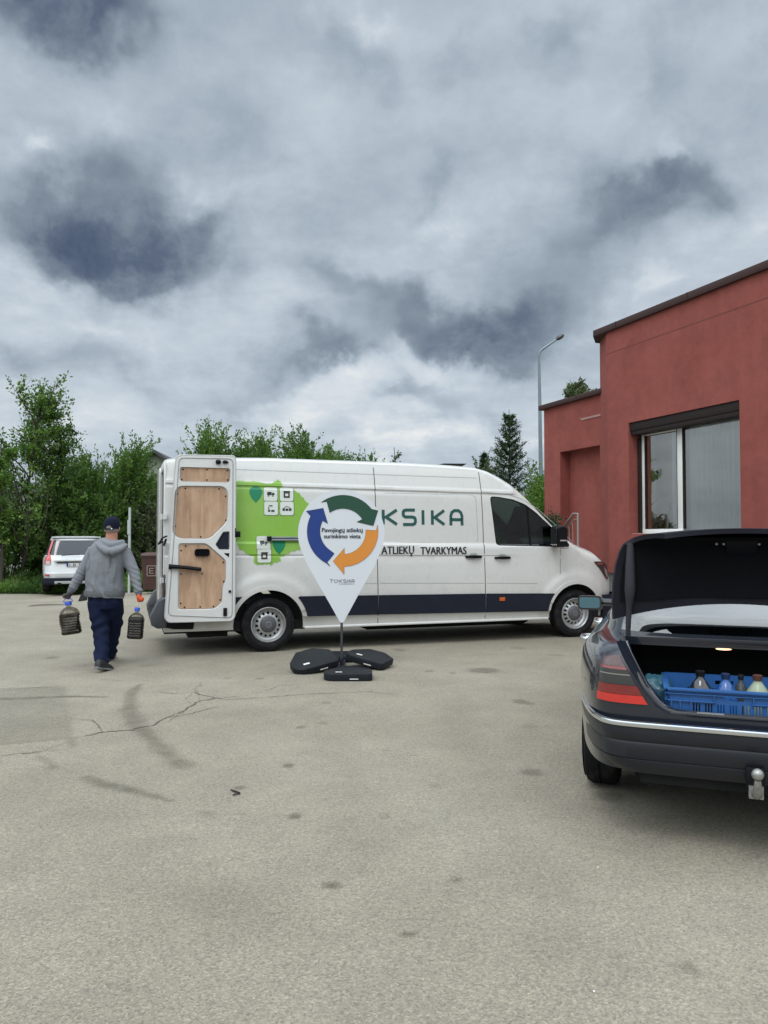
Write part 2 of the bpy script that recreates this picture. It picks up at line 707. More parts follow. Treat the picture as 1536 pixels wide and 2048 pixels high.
def spot(px, py, rx, ry, amt):
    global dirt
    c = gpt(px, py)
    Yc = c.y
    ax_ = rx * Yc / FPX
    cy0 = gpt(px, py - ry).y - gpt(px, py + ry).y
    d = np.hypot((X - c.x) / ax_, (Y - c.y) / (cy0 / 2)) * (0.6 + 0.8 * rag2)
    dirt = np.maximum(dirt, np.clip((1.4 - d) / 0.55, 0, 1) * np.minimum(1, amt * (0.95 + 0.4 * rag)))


streak([(282, 1368), (262, 1385), (258, 1420), (272, 1450), (310, 1485), (345, 1515), (366, 1532)], [.02, .06, .09, .10, .07, .08, .10], 0.66)
streak([(170, 1555), (205, 1568), (260, 1580), (345, 1603)], [.04, .08, .05, .02], 0.75)
streak([(75, 1512), (95, 1522), (108, 1536)], [.02, .04, .05], 0.5)
streak([(-200, 1402), (-60, 1400), (60, 1396), (140, 1393), (215, 1394)], [.09, .10, .09, .06, .02], 0.95, 0.3)
streak([(124, 1375), (127, 1410), (136, 1460), (146, 1492)], [.05, .05, .04, .03], 0.45)
for s_ in [(663, 1771, 14, 6, .95), (818, 1869, 15, 6, .95), (589, 1633, 11, 5, .9), (911, 1760, 9, 4, .8), (577, 1531, 10, 4, .75),
           (480, 1576, 9, 3, .7), (965, 1341, 27, 5, .75), (1066, 1545, 18, 6, .6), (870, 1571, 14, 4, .35), (1220, 1593, 26, 9, .65),
           (1040, 1403, 12, 4, .6), (1058, 1407, 8, 3, .5), (603, 1454, 9, 3, .6), (645, 1446, 8, 2, .5), (652, 1405, 9, 2, .5),
           (770, 1501, 6, 2, .5), (830, 1511, 5, 2, .4), (1378, 1936, 16, 10, .5), (770, 1632, 10, 6, .3), (725, 1738, 10, 8, .3),
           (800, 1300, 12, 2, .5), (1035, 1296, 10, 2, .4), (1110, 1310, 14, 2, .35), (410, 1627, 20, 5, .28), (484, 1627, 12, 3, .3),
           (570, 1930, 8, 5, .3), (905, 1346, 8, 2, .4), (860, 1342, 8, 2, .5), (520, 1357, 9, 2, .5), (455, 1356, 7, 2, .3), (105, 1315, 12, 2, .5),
           (80, 1430, 70, 30, .22), (1060, 1452, 16, 4, .3), (955, 1617, 12, 4, .22), (695, 1638, 14, 5, .22), (850, 1623, 10, 4, .2),
           (585, 1790, 4, 2, .6), (982, 1872, 8, 3, .3), (460, 1777, 8, 3, .25)]:
    spot(*s_)
for pts_, w_, a_ in (([(620, 1420), (700, 1560), (840, 1800), (1000, 2100)], [.22, .24, .26, .3], .10), ([(900, 1400), (960, 1600), (1080, 1900)], [.2, .2, .22], .08),
                     ([(300, 1330), (560, 1345), (900, 1360), (1150, 1400)], [.3, .3, .3, .3], .09), ([(0, 1700), (300, 1760), (600, 1880)], [.2, .25, .2], .10)):
    streak(pts_, w_, a_)
# the patched bay at the left, darker and rougher tarmac
pa = [gpt(*p) for p in ((-420, 1392), (118, 1372), (142, 1478), (-420, 1530))]
inside = np.ones_like(X, bool)
for i in range(4):
    a_, b_ = pa[i], pa[(i + 1) % 4]
    inside &= ((b_.x - a_.x) * (Y - a_.y) - (b_.y - a_.y) * (X - a_.x)) < 0.02 * (rag - 0.3)
dirt = np.maximum(dirt, inside * (0.34 + 0.22 * rag2))
# dust in the sand colour, the reverse of dirt
V = np.stack([X, Y, Z], -1).reshape(-1, 3)
idx = np.arange(nx * ny).reshape(ny, nx)
F = np.stack([idx[:-1, :-1], idx[:-1, 1:], idx[1:, 1:], idx[1:, :-1]], -1).reshape(-1, 4)


def np_mesh(name, V, F, attrs=None, mat_=None):
    me = bpy.data.meshes.new(name)
    me.vertices.add(len(V))
    me.vertices.foreach_set('co', np.asarray(V, np.float32).ravel())
    me.loops.add(F.size)
    me.loops.foreach_set('vertex_index', F.astype(np.int32).ravel())
    k = F.shape[1]
    me.polygons.add(len(F))
    me.polygons.foreach_set('loop_start', np.arange(0, F.size, k, dtype=np.int32))
    me.update(calc_edges=True)
    for a, (dom, val) in (attrs or {}).items():
        at_ = me.attributes.new(a, 'FLOAT', dom)
        at_.data.foreach_set('value', np.asarray(val, np.float32).ravel())
    if mat_:
        me.materials.append(mat_)
    return me


def asphalt():
    m = bpy.data.materials.new('asphalt')
    m.use_nodes = True
    nt = m.node_tree
    nt.nodes.clear()
    h = G(nt)
    p = h.n('ShaderNodeBsdfPrincipled')
    o = h.n('ShaderNodeOutputMaterial')
    h.link(p.outputs[0], o.inputs[0])
    t = h.n('ShaderNodeTexCoord').outputs['Object']
    big = h.noise(t, 0.35, 4, 0.55)
    med = h.noise(t, 2.2, 6, 0.6, dist=0.4)
    c = h.ramp(big, [(0.3, (0.226, 0.205, 0.160)), (0.52, (0.269, 0.245, 0.196)), (0.7, (0.303, 0.281, 0.230))])
    c = h.mix(1.0, c, h.ramp(med, [(0.25, (0.86, 0.86, 0.87)), (0.55, (1.0, 1.0, 1.0)), (0.75, (1.08, 1.07, 1.05))]), 'MULTIPLY')
    # aggregate: pale stones and dark binder
    vo = h.n('ShaderNodeTexVoronoi')
    vo.inputs['Scale'].default_value = 130
    h.link(t, vo.inputs['Vector'])
    sepc = h.n('ShaderNodeSeparateColor')
    h.link(vo.outputs['Color'], sepc.inputs[0])
    c = h.mix(1.0, c, h.ramp(sepc.outputs[0], [(0.0, (0.70, 0.70, 0.72)), (0.35, (0.94, 0.94, 0.94)), (0.75, (1.04, 1.04, 1.03)), (1.0, (1.32, 1.30, 1.26))]), 'MULTIPLY')
    fine = h.noise(t, 55, 5, 0.75)
    c = h.mix(1.0, c, h.ramp(fine, [(0.3, (0.80, 0.80, 0.81)), (0.5, (1, 1, 1)), (0.7, (1.15, 1.14, 1.12))]), 'MULTIPLY')
    # sparse pale grit
    vg = h.n('ShaderNodeTexVoronoi')
    vg.inputs['Scale'].default_value = 9
    h.link(t, vg.inputs['Vector'])
    grit = h.maprange(vg.outputs['Distance'], 0.035, 0.05, 1.0, 0.0)
    c = h.mix(h.m('MULTIPLY', grit, 0.35), c, (0.5, 0.49, 0.46, 1))
    vd = h.n('ShaderNodeTexVoronoi')
    vd.inputs['Scale'].default_value = 5.3
    h.link(t, vd.inputs['Vector'])
    gr2 = h.maprange(vd.outputs['Distance'], 0.04, 0.07, 1.0, 0.0)
    c = h.mix(h.m('MULTIPLY', gr2, 0.35), c, (0.09, 0.085, 0.075, 1))
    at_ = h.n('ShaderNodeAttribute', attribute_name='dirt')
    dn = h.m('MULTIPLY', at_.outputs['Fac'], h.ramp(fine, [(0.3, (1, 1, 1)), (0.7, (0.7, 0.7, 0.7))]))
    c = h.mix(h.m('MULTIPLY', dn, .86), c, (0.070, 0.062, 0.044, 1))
    h.link(c, p.inputs['Base Color'])
    p.inputs['Roughness'].default_value = 0.88
    p.inputs['Specular IOR Level'].default_value = 0.35
    bn = h.n('ShaderNodeBump')
    bn.inputs['Strength'].default_value = 0.55
    bn.inputs['Distance'].default_value = 0.006
    hh = h.m('ADD', h.m('MULTIPLY', vo.outputs['Distance'], 0.9), h.m('MULTIPLY', fine, 1.2))
    h.link(hh, bn.inputs['Height'])
    h.link(bn.outputs[0], p.inputs['Normal'])
    return m


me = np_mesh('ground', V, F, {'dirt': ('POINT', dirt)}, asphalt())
me.shade_smooth()
go = bpy.data.objects.new('ground', me)
COL.objects.link(go)
setp(go, kind='structure')

# cracks, thin dark fissures with crumbled edges
CR = mat('crack_fill', (0.095, 0.088, 0.074), 0.95, var=0.4, vscale=40)


def crack(paths, name='asphalt_cracks'):
    mb = MB()
    for pts, w in paths:
        P = [gpt(*p) for p in pts]
        fine = []
        for a_, b_ in zip(P, P[1:]):
            n_ = max(2, int((b_ - a_).length / 0.035))
            d_ = (b_ - a_).normalized()
            s_ = Vector((-d_.y, d_.x, 0))
            for i in range(n_):
                t = i / n_
                fine.append(a_.lerp(b_, t) + s_ * random.gauss(0, 0.012))
        fine.append(P[-1])
        wob = [w * .72 * random.uniform(0.25, 1.3) * min(1, (len(fine) - i) / 12 + .15, i / 10 + .3) for i in range(len(fine))]
        L, Rr = [], []
        for i, p in enumerate(fine):
            d_ = (fine[min(i + 1, len(fine) - 1)] - fine[max(0, i - 1)]).normalized()
            s_ = Vector((-d_.y, d_.x, 0)) * wob[i] / 2
            z = float(ground_z(np.array(p.x), np.array(p.y))) + 0.0035
            L.append((p.x + s_.x, p.y + s_.y, z))
            Rr.append((p.x - s_.x, p.y - s_.y, z))
        mb.loft([[l, r_] for l, r_ in zip(L, Rr)], cap=False, closed=False)
    return obj(name, mb, CR, smooth=0, kind='structure')


crack([([(146, 1477), (200, 1466), (262, 1460), (305, 1450), (330, 1437), (362, 1425), (385, 1410), (400, 1402), (440, 1396), (500, 1391)], .024),
       ([(310, 1382), (345, 1388), (390, 1385), (405, 1391), (450, 1400), (520, 1396), (600, 1390), (690, 1385), (740, 1384), (800, 1390)], .013),
       ([(330, 1437), (370, 1430), (420, 1417), (452, 1410)], .016),
       ([(362, 1425), (352, 1432), (330, 1446)], .012),
       ([(385, 1410), (372, 1417), (360, 1431)], .012),
       ([(400, 1402), (398, 1390), (388, 1378), (400, 1372), (410, 1360)], .010),
       ([(390, 1385), (378, 1392), (372, 1400), (385, 1410)], .010),
       ([(205, 1466), (196, 1450), (185, 1441), (130, 1436)], .014),
       ([(262, 1360), (240, 1362), (175, 1356)], .010),
       ([(180, 1383), (250, 1383)], .008),
       ([(0, 1382), (60, 1377), (118, 1373)], .012),
       ([(0, 1512), (60, 1506), (118, 1500)], .018),
       ([(70, 1508), (95, 1498), (140, 1484)], .010),
       ([(560, 1330), (520, 1338), (470, 1345)], .009),
       ([(500, 1391), (560, 1372), (640, 1365)], .007)])

# ================================================================== VAN
u = Vector((0.94841, 0.31705, 0))
left = Vector((-0.31705, 0.94841, 0))
VORG = Vector((-1.4943, 10.0133, 0)) + left * 0.97
VROT = math.atan2(u.y, u.x)
van = empty('delivery_van', VORG, VROT, label='long white high-roof delivery van with rear door open against its side', cat='van')

ZT = [(-1.36, 2.47), (-1.25, 2.515), (-0.9, 2.54), (0, 2.565), (2.0, 2.560), (2.6, 2.545), (3.0, 2.525), (3.2, 2.485), (3.4, 2.41), (3.6, 2.30),
      (3.8, 2.14), (4.02, 1.93), (4.28, 1.69), (4.48, 1.52), (4.66, 1.435), (5.0, 1.32), (5.2, 1.20), (5.32, 1.08), (5.40, .96), (5.45, .80), (5.48, .55), (5.50, .36)]
W0T = [(-1.36, .975), (-1.2, .995), (-.9, 1.0), (4.2, 1.0), (4.55, .992), (4.85, .965), (5.05, .915), (5.2, .84), (5.3, .76), (5.38, .66), (5.44, .54), (5.48, .38), (5.50, .25)]
GT = [(0.25, .950), (.31, .962), (.43, .972), (.455, .985), (.72, .998), (1.0, 1.0), (1.225, .994), (1.238, .984), (1.252, .984), (1.262, .996), (1.395, .994), (1.425, .972),
      (1.8, .962), (2.10, .948), (2.125, .938), (2.14, .938), (2.155, .952), (2.19, .948), (2.205, .938), (2.40, .905), (2.56, .865)]


def tilt(x):
    return 0.012 * x


def vztop(x):
    return lerp_table(ZT, x)


def vW(x, z):
    zz = z + tilt(x)
    wv = lerp_table(W0T, x) * lerp_table(GT, zz)
    for cx, cz, r_ in ((0.0, 0.36, .46), (4.57, 0.35, .45)):
        d = math.hypot((x - cx) * (1.0 if cx < 1 else 1.02), zz - cz - (0.0 if cx < 1 else .03))
        if zz > .45:
            k = smoothstep(.665, .60, d)
            wv += 0.022 * k * (1 if d > .3 else 0)
    return wv


def van_body():
    xs = list(np.arange(-1.30, 4.98, 0.045)) + [5.0, 5.06, 5.12, 5.17, 5.22, 5.27, 5.31, 5.35, 5.385, 5.415, 5.44, 5.46, 5.48, 5.50]
    zlev = [0.0, .03, .07, .12, .135, .15, .158, .2] + list(np.arange(.25, .90, .05)) + [.918, .926, .938, .950, .958, .964, 1.0, 1.04, 1.08, 1.10, 1.115, 1.13, 1.18, 1.25, 1.32, 1.39, 1.46, 1.53, 1.60, 1.67, 1.74, 1.78, 1.80, 1.815, 1.823, 1.832, 1.842, 1.852, 1.87, 1.885, 1.897, 1.905, 1.92, 1.96, 2.0, 2.04, 2.08, 2.12, 2.16]
    rings = []
    for x in xs:
        zt = vztop(x)
        zb = 0.30
        r_ = 0.10 if x < 3.0 else 0.10 + 0.10 * smoothstep(3.0, 3.6, x)
        if x > 4.4:
            r_ = 0.20 + 0.10 * smoothstep(4.4, 4.9, x)
        r_ = min(r_, (zt - zb) * 0.5)
        zs = zt - r_
        full = 2.46 - zb
        sidez = [zb + q * (zs - zb) / 2.16 if zs - zb < 2.16 - 1e-3 and False else zb + q for q in zlev]
        # levels above the shoulder collapse onto it
        sidez = [min(q, zs) for q in sidez]
        # keep them apart so that the grid stays regular
        m = len(sidez)
        first = next((i for i, q in enumerate(sidez) if q >= zs - 1e-6), m - 1)
        half = [(vW(x, sidez[i]), sidez[i]) for i in range(first)]
        rest = m - first
        ws = vW(x, zs)
        arc = 12
        total = rest + arc
        for k in range(total):
            ph = (k / (total - 1)) * math.pi / 2
            half.append((ws * math.cos(ph) ** 0.62, zs + (zt - zs) * math.sin(ph) ** 0.75))
        rings.append([(x, -w_, z_) for w_, z_ in half] + [(x, w_, z_) for w_, z_ in half[::-1][1:]])
    mb = MB()
    mb.loft(rings)
    return mb


vb = obj('body', van_body(), [WHITE, DARKM, BLACK], van, smooth=0, label='white high-roof bodywork')
# hollow out: wheel wells, cab, cargo bay, windows
mb = MB()
for cx in (0.0, 4.57):
    rr_ = .455 if cx < 1 else .445
    mb.lathe([(rr_, 0), (rr_, .48)], (cx, -1.3, .345), (0, 1, 0), 48, cap=True)
    mb.lathe([(rr_, 0), (rr_, .48)], (cx, 0.82, .345), (0, 1, 0), 48, cap=True)
cut(vb, mb, mi=1)
mb = MB()
mb.box((-1.5, 0.0, .62), (2.9, .86, 2.36))
mb2 = MB()
mb2.box((-1.5, -.86, .62), (2.9, .86, 2.36))
cut(vb, mb2, mi=1)
CABW = [(3.185, 2.07), (3.314, 2.068), (3.559, 2.030), (3.752, 1.962), (3.918, 1.85), (4.113, 1.69), (4.30, 1.53), (4.47, 1.385), (4.45, 1.335), (3.27, 1.365)]
cab = [(3.0, .62), (3.0, 2.28), (3.5, 2.20), (3.85, 1.93), (4.2, 1.60), (4.62, 1.26), (4.70, 1.0), (4.0, .62)]
mb = MB()
mb.prism(cab, lambda a, b: (a, -.84, b), lambda a, b: (a, .84, b))
cut(vb, mb, mi=2)
mb = MB()
mb.prism(rpoly(CABW, .05), lambda a, b: (a, -1.2, b), lambda a, b: (a, 1.2, b))
cut(vb, mb, mi=2)
wsp = [(3.50, 2.5), (3.50, 2.10), (4.50, 1.33), (4.50, 1.8)]
mb = MB()
mb.prism([(3.60, 2.27), (3.52, 2.16), (4.30, 1.46), (4.50, 1.50), (4.5, 1.56)] and [(3.62, 2.6), (3.50, 2.12), (4.40, 1.30), (4.60, 1.46), (4.60, 2.6)],
         lambda a, b: (a, -.68, b), lambda a, b: (a, .68, b))
cut(vb, mb, mi=2)
shade(vb.data, 24)


# --- anything lying on the van's side
def side_patch(poly=None, vf=None, off=0.003, thick=0.0, side=-1, holes=None):
    bm = bmesh.new()
    if poly is not None:
        vs = [bm.verts.new((p[0], 0, p[1])) for p in poly]
        for t in tessellate_polygon([[Vector((p[0], p[1], 0)) for p in poly]]):
            try:
                bm.faces.new([vs[i] for i in t])
            except ValueError:
                pass
    else:
        vs = [bm.verts.new((p[0], 0, p[1])) for p in vf[0]]
        for t in vf[1]:
            try:
                bm.faces.new([vs[i] for i in t])
            except ValueError:
                pass
    zs_ = [v_.co.z for v_ in bm.verts]
    xs_ = [v_.co.x for v_ in bm.verts]
    cuts = [z for z in [.43, .455, .58, .72] + list(np.arange(.8, 1.2, .1)) + [1.225, 1.238, 1.252, 1.262, 1.395, 1.425, 1.6, 1.8, 1.95, 2.10, 2.125, 2.14, 2.155, 2.19, 2.205, 2.3, 2.4] if min(zs_) < z < max(zs_)]
    for z in cuts:
        xm = (min(xs_) + max(xs_)) / 2
        geom = bm.verts[:] + bm.edges[:] + bm.faces[:]
        bmesh.ops.bisect_plane(bm, geom=geom, plane_co=(xm, 0, z - tilt(xm)), plane_no=(0.012, 0, 1), dist=1e-5)
    if max(xs_) - min(xs_) > .3:
        for x in np.arange(min(xs_) + .1, max(xs_), .15 if max(xs_) < 4 else .08):
            bmesh.ops.bisect_plane(bm, geom=bm.verts[:] + bm.edges[:] + bm.faces[:], plane_co=(x, 0, 0), plane_no=(1, 0, 0), dist=1e-5)
    if thick:
        ret = bmesh.ops.extrude_face_region(bm, geom=bm.faces[:])
        for v_ in ret['geom']:
            if isinstance(v_, bmesh.types.BMVert):
                v_.co.y = 1.0
    mb = MB()
    bm.verts.index_update()
    vs = []
    for v_ in bm.verts:
        w_ = vW(v_.co.x, v_.co.z) + off
        if v_.co.y > .5:
            w_ -= thick
        vs.append((v_.co.x, side * w_, v_.co.z))
    mb.add(vs, [tuple(q.index for q in f.verts) for f in bm.faces])
    bm.free()
    return mb


def seam(pts, w=.009, off=.0015):
    m = MB()
    for a_, b_ in zip(pts, pts[1:]):
        q = side_patch(ribbon([a_, b_], w), off=off)
        m.add(q.v, q.f)
    return m


SEAM = mat('panel_gap', (0.02, 0.021, 0.023), 0.8, var=0.1)
sm = MB()
for pts in ([(1.447, 2.44), (1.455, 2.1), (1.489, .32)], [(3.035, 2.42), (3.055, 2.0), (3.075, 1.25), (3.092, .33)],
            [(4.309, 1.318), (4.300, .93)], [(4.30, 1.318), (4.45, 1.318)]):
    q = seam(pts, .010 if pts[0][0] < 4 else .006)
    sm.add(q.v, q.f)
# pressed outlines of the big side panels: flat strips, fold shade painted in grey
SEAMG = mat('painted_shade_grey', (0.36, 0.37, 0.375), 0.5, var=0.05)
obj('door_gap', sm, SEAM, van, smooth=0)
sm = MB()
for pts in ([(2.60, 2.092), (2.90, 2.085), (2.955, 2.06), (2.965, 2.0), (2.985, 1.44), (2.96, 1.42)], [(-.44, 2.36), (3.0, 2.33)], [(1.6, 2.09), (2.6, 2.085)],
            [(3.06, 2.13), (3.5, 2.10), (3.72, 2.03), (3.95, 1.90), (4.25, 1.66), (4.52, 1.42)],
            [(.66, .86), (1.47, .86)], [(1.50, .86), (3.07, .83)], [(3.10, .83), (3.92, .81)]):
    q = seam(pts, .008)
    sm.add(q.v, q.f)
obj('panel_fold_shade', sm, SEAMG, van, smooth=0)
# raised lip around each wheel arch
for cx, cz, ro in ((0.0, .345, .455), (4.57, .345, .445)):
    arc = [(cx + (ro + .028) * math.cos(R(a)), cz + (ro + .028) * math.sin(R(a))) for a in range(22, 159, 5)]
    mbx = side_patch(ribbon(arc, .055), off=.012, thick=.04)
    obj('wheel_arch_lip', mbx, WHITE, van, smooth=40)

# lower dark moulding
def arch_line(cx, r_, a0, a1, n=10):
    return [(cx + r_ * math.cos(R(a0 + (a1 - a0) * i / n)), .345 + r_ * math.sin(R(a0 + (a1 - a0) * i / n))) for i in range(n + 1)]


mo = [(-1.30, .45), (-.50, .45)] + arch_line(0, .515, 168, 133, 6) + [(-1.30, .72)]
obj('side_moulding', side_patch(mo, off=.014, thick=.03), TRIM, van, smooth=40)
mo = [(.52, .445), (1.478, .438), (1.478, .70)] + [(.40, .712)] + arch_line(0, .515, 43, 12, 6)
obj('side_moulding', side_patch(mo, off=.014, thick=.03), TRIM, van, smooth=40)
mo = [(1.492, .438), (3.083, .418), (3.083, .683), (1.492, .70)]
obj('side_moulding', side_patch(mo, off=.014, thick=.03), TRIM, van, smooth=40)
mo = [(3.097, .418), (4.07, .405)] + arch_line(4.57, .49, 173, 140, 6) + [(3.097, .683)]
sm_ = obj('side_moulding', side_patch(mo, off=.014, thick=.03), TRIM, van, smooth=40)
OR = mat('amber_reflector', (0.55, 0.10, 0.02), 0.3, var=0.1)
obj('side_marker', side_patch([(3.30, .575), (3.385, .575), (3.385, .625), (3.30, .625)], off=.022, thick=.01), OR, van)
# sill step
mb = MB()
mb.box((.47, -1.0, .285), (4.10, -.90, .315))
obj('sill', mb, WHITEIN, van, bevel=.008)
mb = MB()
mb.box((-1.28, -.93, .33), (-.47, -.78, .46))
obj('sill', mb, WHITEIN, van, bevel=.01)
mb = MB()
mb.box((-1.30, -.88, .27), (5.3, .88, .40))
mb.box((-1.0, -.78, .20), (-.5, .78, .28))
mb.box((1.5, -.45, .17), (4.0, .45, .28))
obj('underbody', mb, DARKM, van)

# cab glass, seats, dashboard
GLP = rpoly(CABW, .05)
obj('side_window', side_patch(GLP, off=-.012), VANGLASS, van, smooth=0)
obj('side_window', side_patch(GLP, off=-.012, side=1), VANGLASS, van, smooth=0)
inner = [(p[0] * .97 + 3.78 * .03, p[1] * .965 + 1.68 * .035) for p in GLP]
n_ = len(GLP)
fr_ = ([(*p,) for p in GLP] + inner, [(i, (i + 1) % n_, n_ + (i + 1) % n_, n_ + i) for i in range(n_)])
obj('window_seal', side_patch(vf=fr_, off=-.004, thick=.02), BLACK, van, smooth=0)
obj('window_divider', side_patch([(3.775, 1.94), (3.80, 1.925), (3.845, 1.355), (3.815, 1.355)], off=-.006, thick=.015), BLACK, van, smooth=0)
obj('mirror_triangle', side_patch([(4.17, 1.345), (4.45, 1.338), (4.475, 1.385), (4.20, 1.63)], off=.004, thick=.02), BLACK, van, smooth=0)
mb = MB()
rows = []
for x in np.linspace(3.52, 4.50, 14):
    zt = vztop(x) - .012
    rows.append([(x, y_, zt - (abs(y_) / .9) ** 2.5 * .11) for y_ in np.linspace(-.70, .70, 15)])
mb.loft(rows, cap=False, closed=False)
obj('windscreen', mb, VANGLASS, van, smooth=60)
SEAT = mat('seat_cloth', (0.035, 0.037, 0.04), 0.9, var=0.3, vscale=30)
for sy in (-.45, .05, .5):
    s_ = MB()
    s_.box((3.22, sy - .23, .95), (3.75, sy + .23, 1.12))
    s_.box((3.12, sy - .22, 1.05), (3.26, sy + .22, 1.62))
    s_.box((3.12, sy - .12, 1.65), (3.22, sy + .12, 1.84))
    obj('seat', s_, SEAT, van, bevel=.05, bseg=3)
mb = MB()
mb.box((4.12, -.82, .9), (4.62, .82, 1.30))
mb.box((4.2, -.6, 1.28), (4.5, -.25, 1.36))
obj('dashboard', mb, mat('grey_dash', (0.05, 0.053, 0.058), 0.7, var=.1), van, bevel=.03)
mb = MB()
mb.lathe([(.18 + .012 * math.cos(t), .012 * math.sin(t)) for t in np.linspace(0, 2 * math.pi, 9)], (4.08, .45, 1.32), (-.9, 0, .45), 28)
obj('steering_wheel', mb, BLACK, van)
mb = MB()
mb.box((3.0, -.85, .62), (3.03, .85, 2.25))
obj('bulkhead', mb, mat('bulkhead_grey', (.25, .26, .27), .6), van)

# outside mirror
mb = MB()
rg = []
for k, (y_, sc_) in enumerate(((-1.02, .82), (-1.06, 1.0), (-1.20, 1.0), (-1.26, .86))):
    rg.append([(4.19 + (p[0] - 4.19) * sc_, y_, 1.49 + (p[1] - 1.49) * sc_) for p in rrect(4.115, 1.335, 4.275, 1.65, .045)])
mb.loft(rg)
mi_ = obj('door_mirror', mb, BLACK, van, smooth=50)
mb = MB()
mb.box((4.14, -1.268, 1.425), (4.25, -1.235, 1.437))
mb.box((4.14, -1.268, 1.437), (4.25, -1.240, 1.445))
obj('indicator', mb, CHROME, mi_)
mb = MB()
mb.box((4.105, -1.22, 1.37), (4.112, -1.07, 1.62))
obj('mirror_glass', mb, CHROME, mi_)
mb = MB()
mb.tube([(4.24, -.95, 1.42), (4.2, -1.08, 1.43)], .035)
obj('mirror_arm', mb, BLACK, mi_)

# door handles
for hx, hz in ((2.905, 1.205), (3.357, 1.189)):
    dh = MB()
    rg = []
    for t in np.linspace(0, 1, 9):
        x = hx - .125 + .25 * t
        y_ = -(vW(hx, hz) + .012 + .030 * math.sin(math.pi * t) ** .5)
        hh_ = .013 + .009 * math.sin(math.pi * t)
        rg.append([(x, y_ - .01, hz - hh_), (x, y_ - .01, hz + hh_), (x, y_ + .014, hz + hh_), (x, y_ + .014, hz - hh_)])
    dh.loft(rg)
    hd = obj('door_handle', dh, BLACK, van, smooth=60)
    # flat patch above the grip, the pocket's shade painted in grey
    ms = [(hx - .07, hz + .012), (hx - .045, hz + .055), (hx + .045, hz + .055), (hx + .07, hz + .012)]
    obj('handle_recess_shade', side_patch(rpoly(ms, .02), off=.002), SEAMG, hd, smooth=0)

# headlight, bumper, grille, far side is mirrored
LENS = mat('lamp_lens', (.03, .03, .032), .06, var=.2, coat=1.0)
for sd_ in (-1, 1):
    hl = [(4.90, 1.118), (5.10, 1.115), (5.20, 1.06), (5.28, .90), (5.22, .82), (5.13, .90), (5.02, 1.01)]
    hlo = obj('headlight', side_patch(rpoly(hl, .03), off=.010, thick=.03, side=sd_), LENS, van, smooth=40)
    obj('lamp_trim', side_patch([(4.95, 1.095), (5.09, 1.097), (5.10, 1.07), (4.985, 1.068)], off=.016, side=sd_), CHROME, hlo, smooth=0)
    obj('lamp_reflector', side_patch(rpoly([(5.12, 1.04), (5.19, .98), (5.235, .88), (5.20, .87), (5.15, .94)], .02), off=.016, side=sd_), STEEL, hlo, smooth=0)
mb = MB()
rows = []
for z in (.24, .34, .45, .56, .62):
    pr = [(4.99, .98), (5.15, .93), (5.3, .84), (5.42, .70), (5.52, .45), (5.56, 0)]
    o_ = .02 + (.02 if .3 < z < .6 else 0)
    rows.append([(x + o_, -(y_ + (.012 if y_ else 0)), z) for x, y_ in pr] + [(x + o_, y_ + .012, z) for x, y_ in pr[::-1][1:]])
mb.loft(rows, cap=False, closed=False)
obj('front_bumper', mb, TRIM, van, smooth=50)
mb = MB()
for z in (.70, .77, .84):
    mb.box((5.42, -.42, z), (5.50, .42, z + .025))
obj('grille', mb, BLACK, van, bevel=.006)


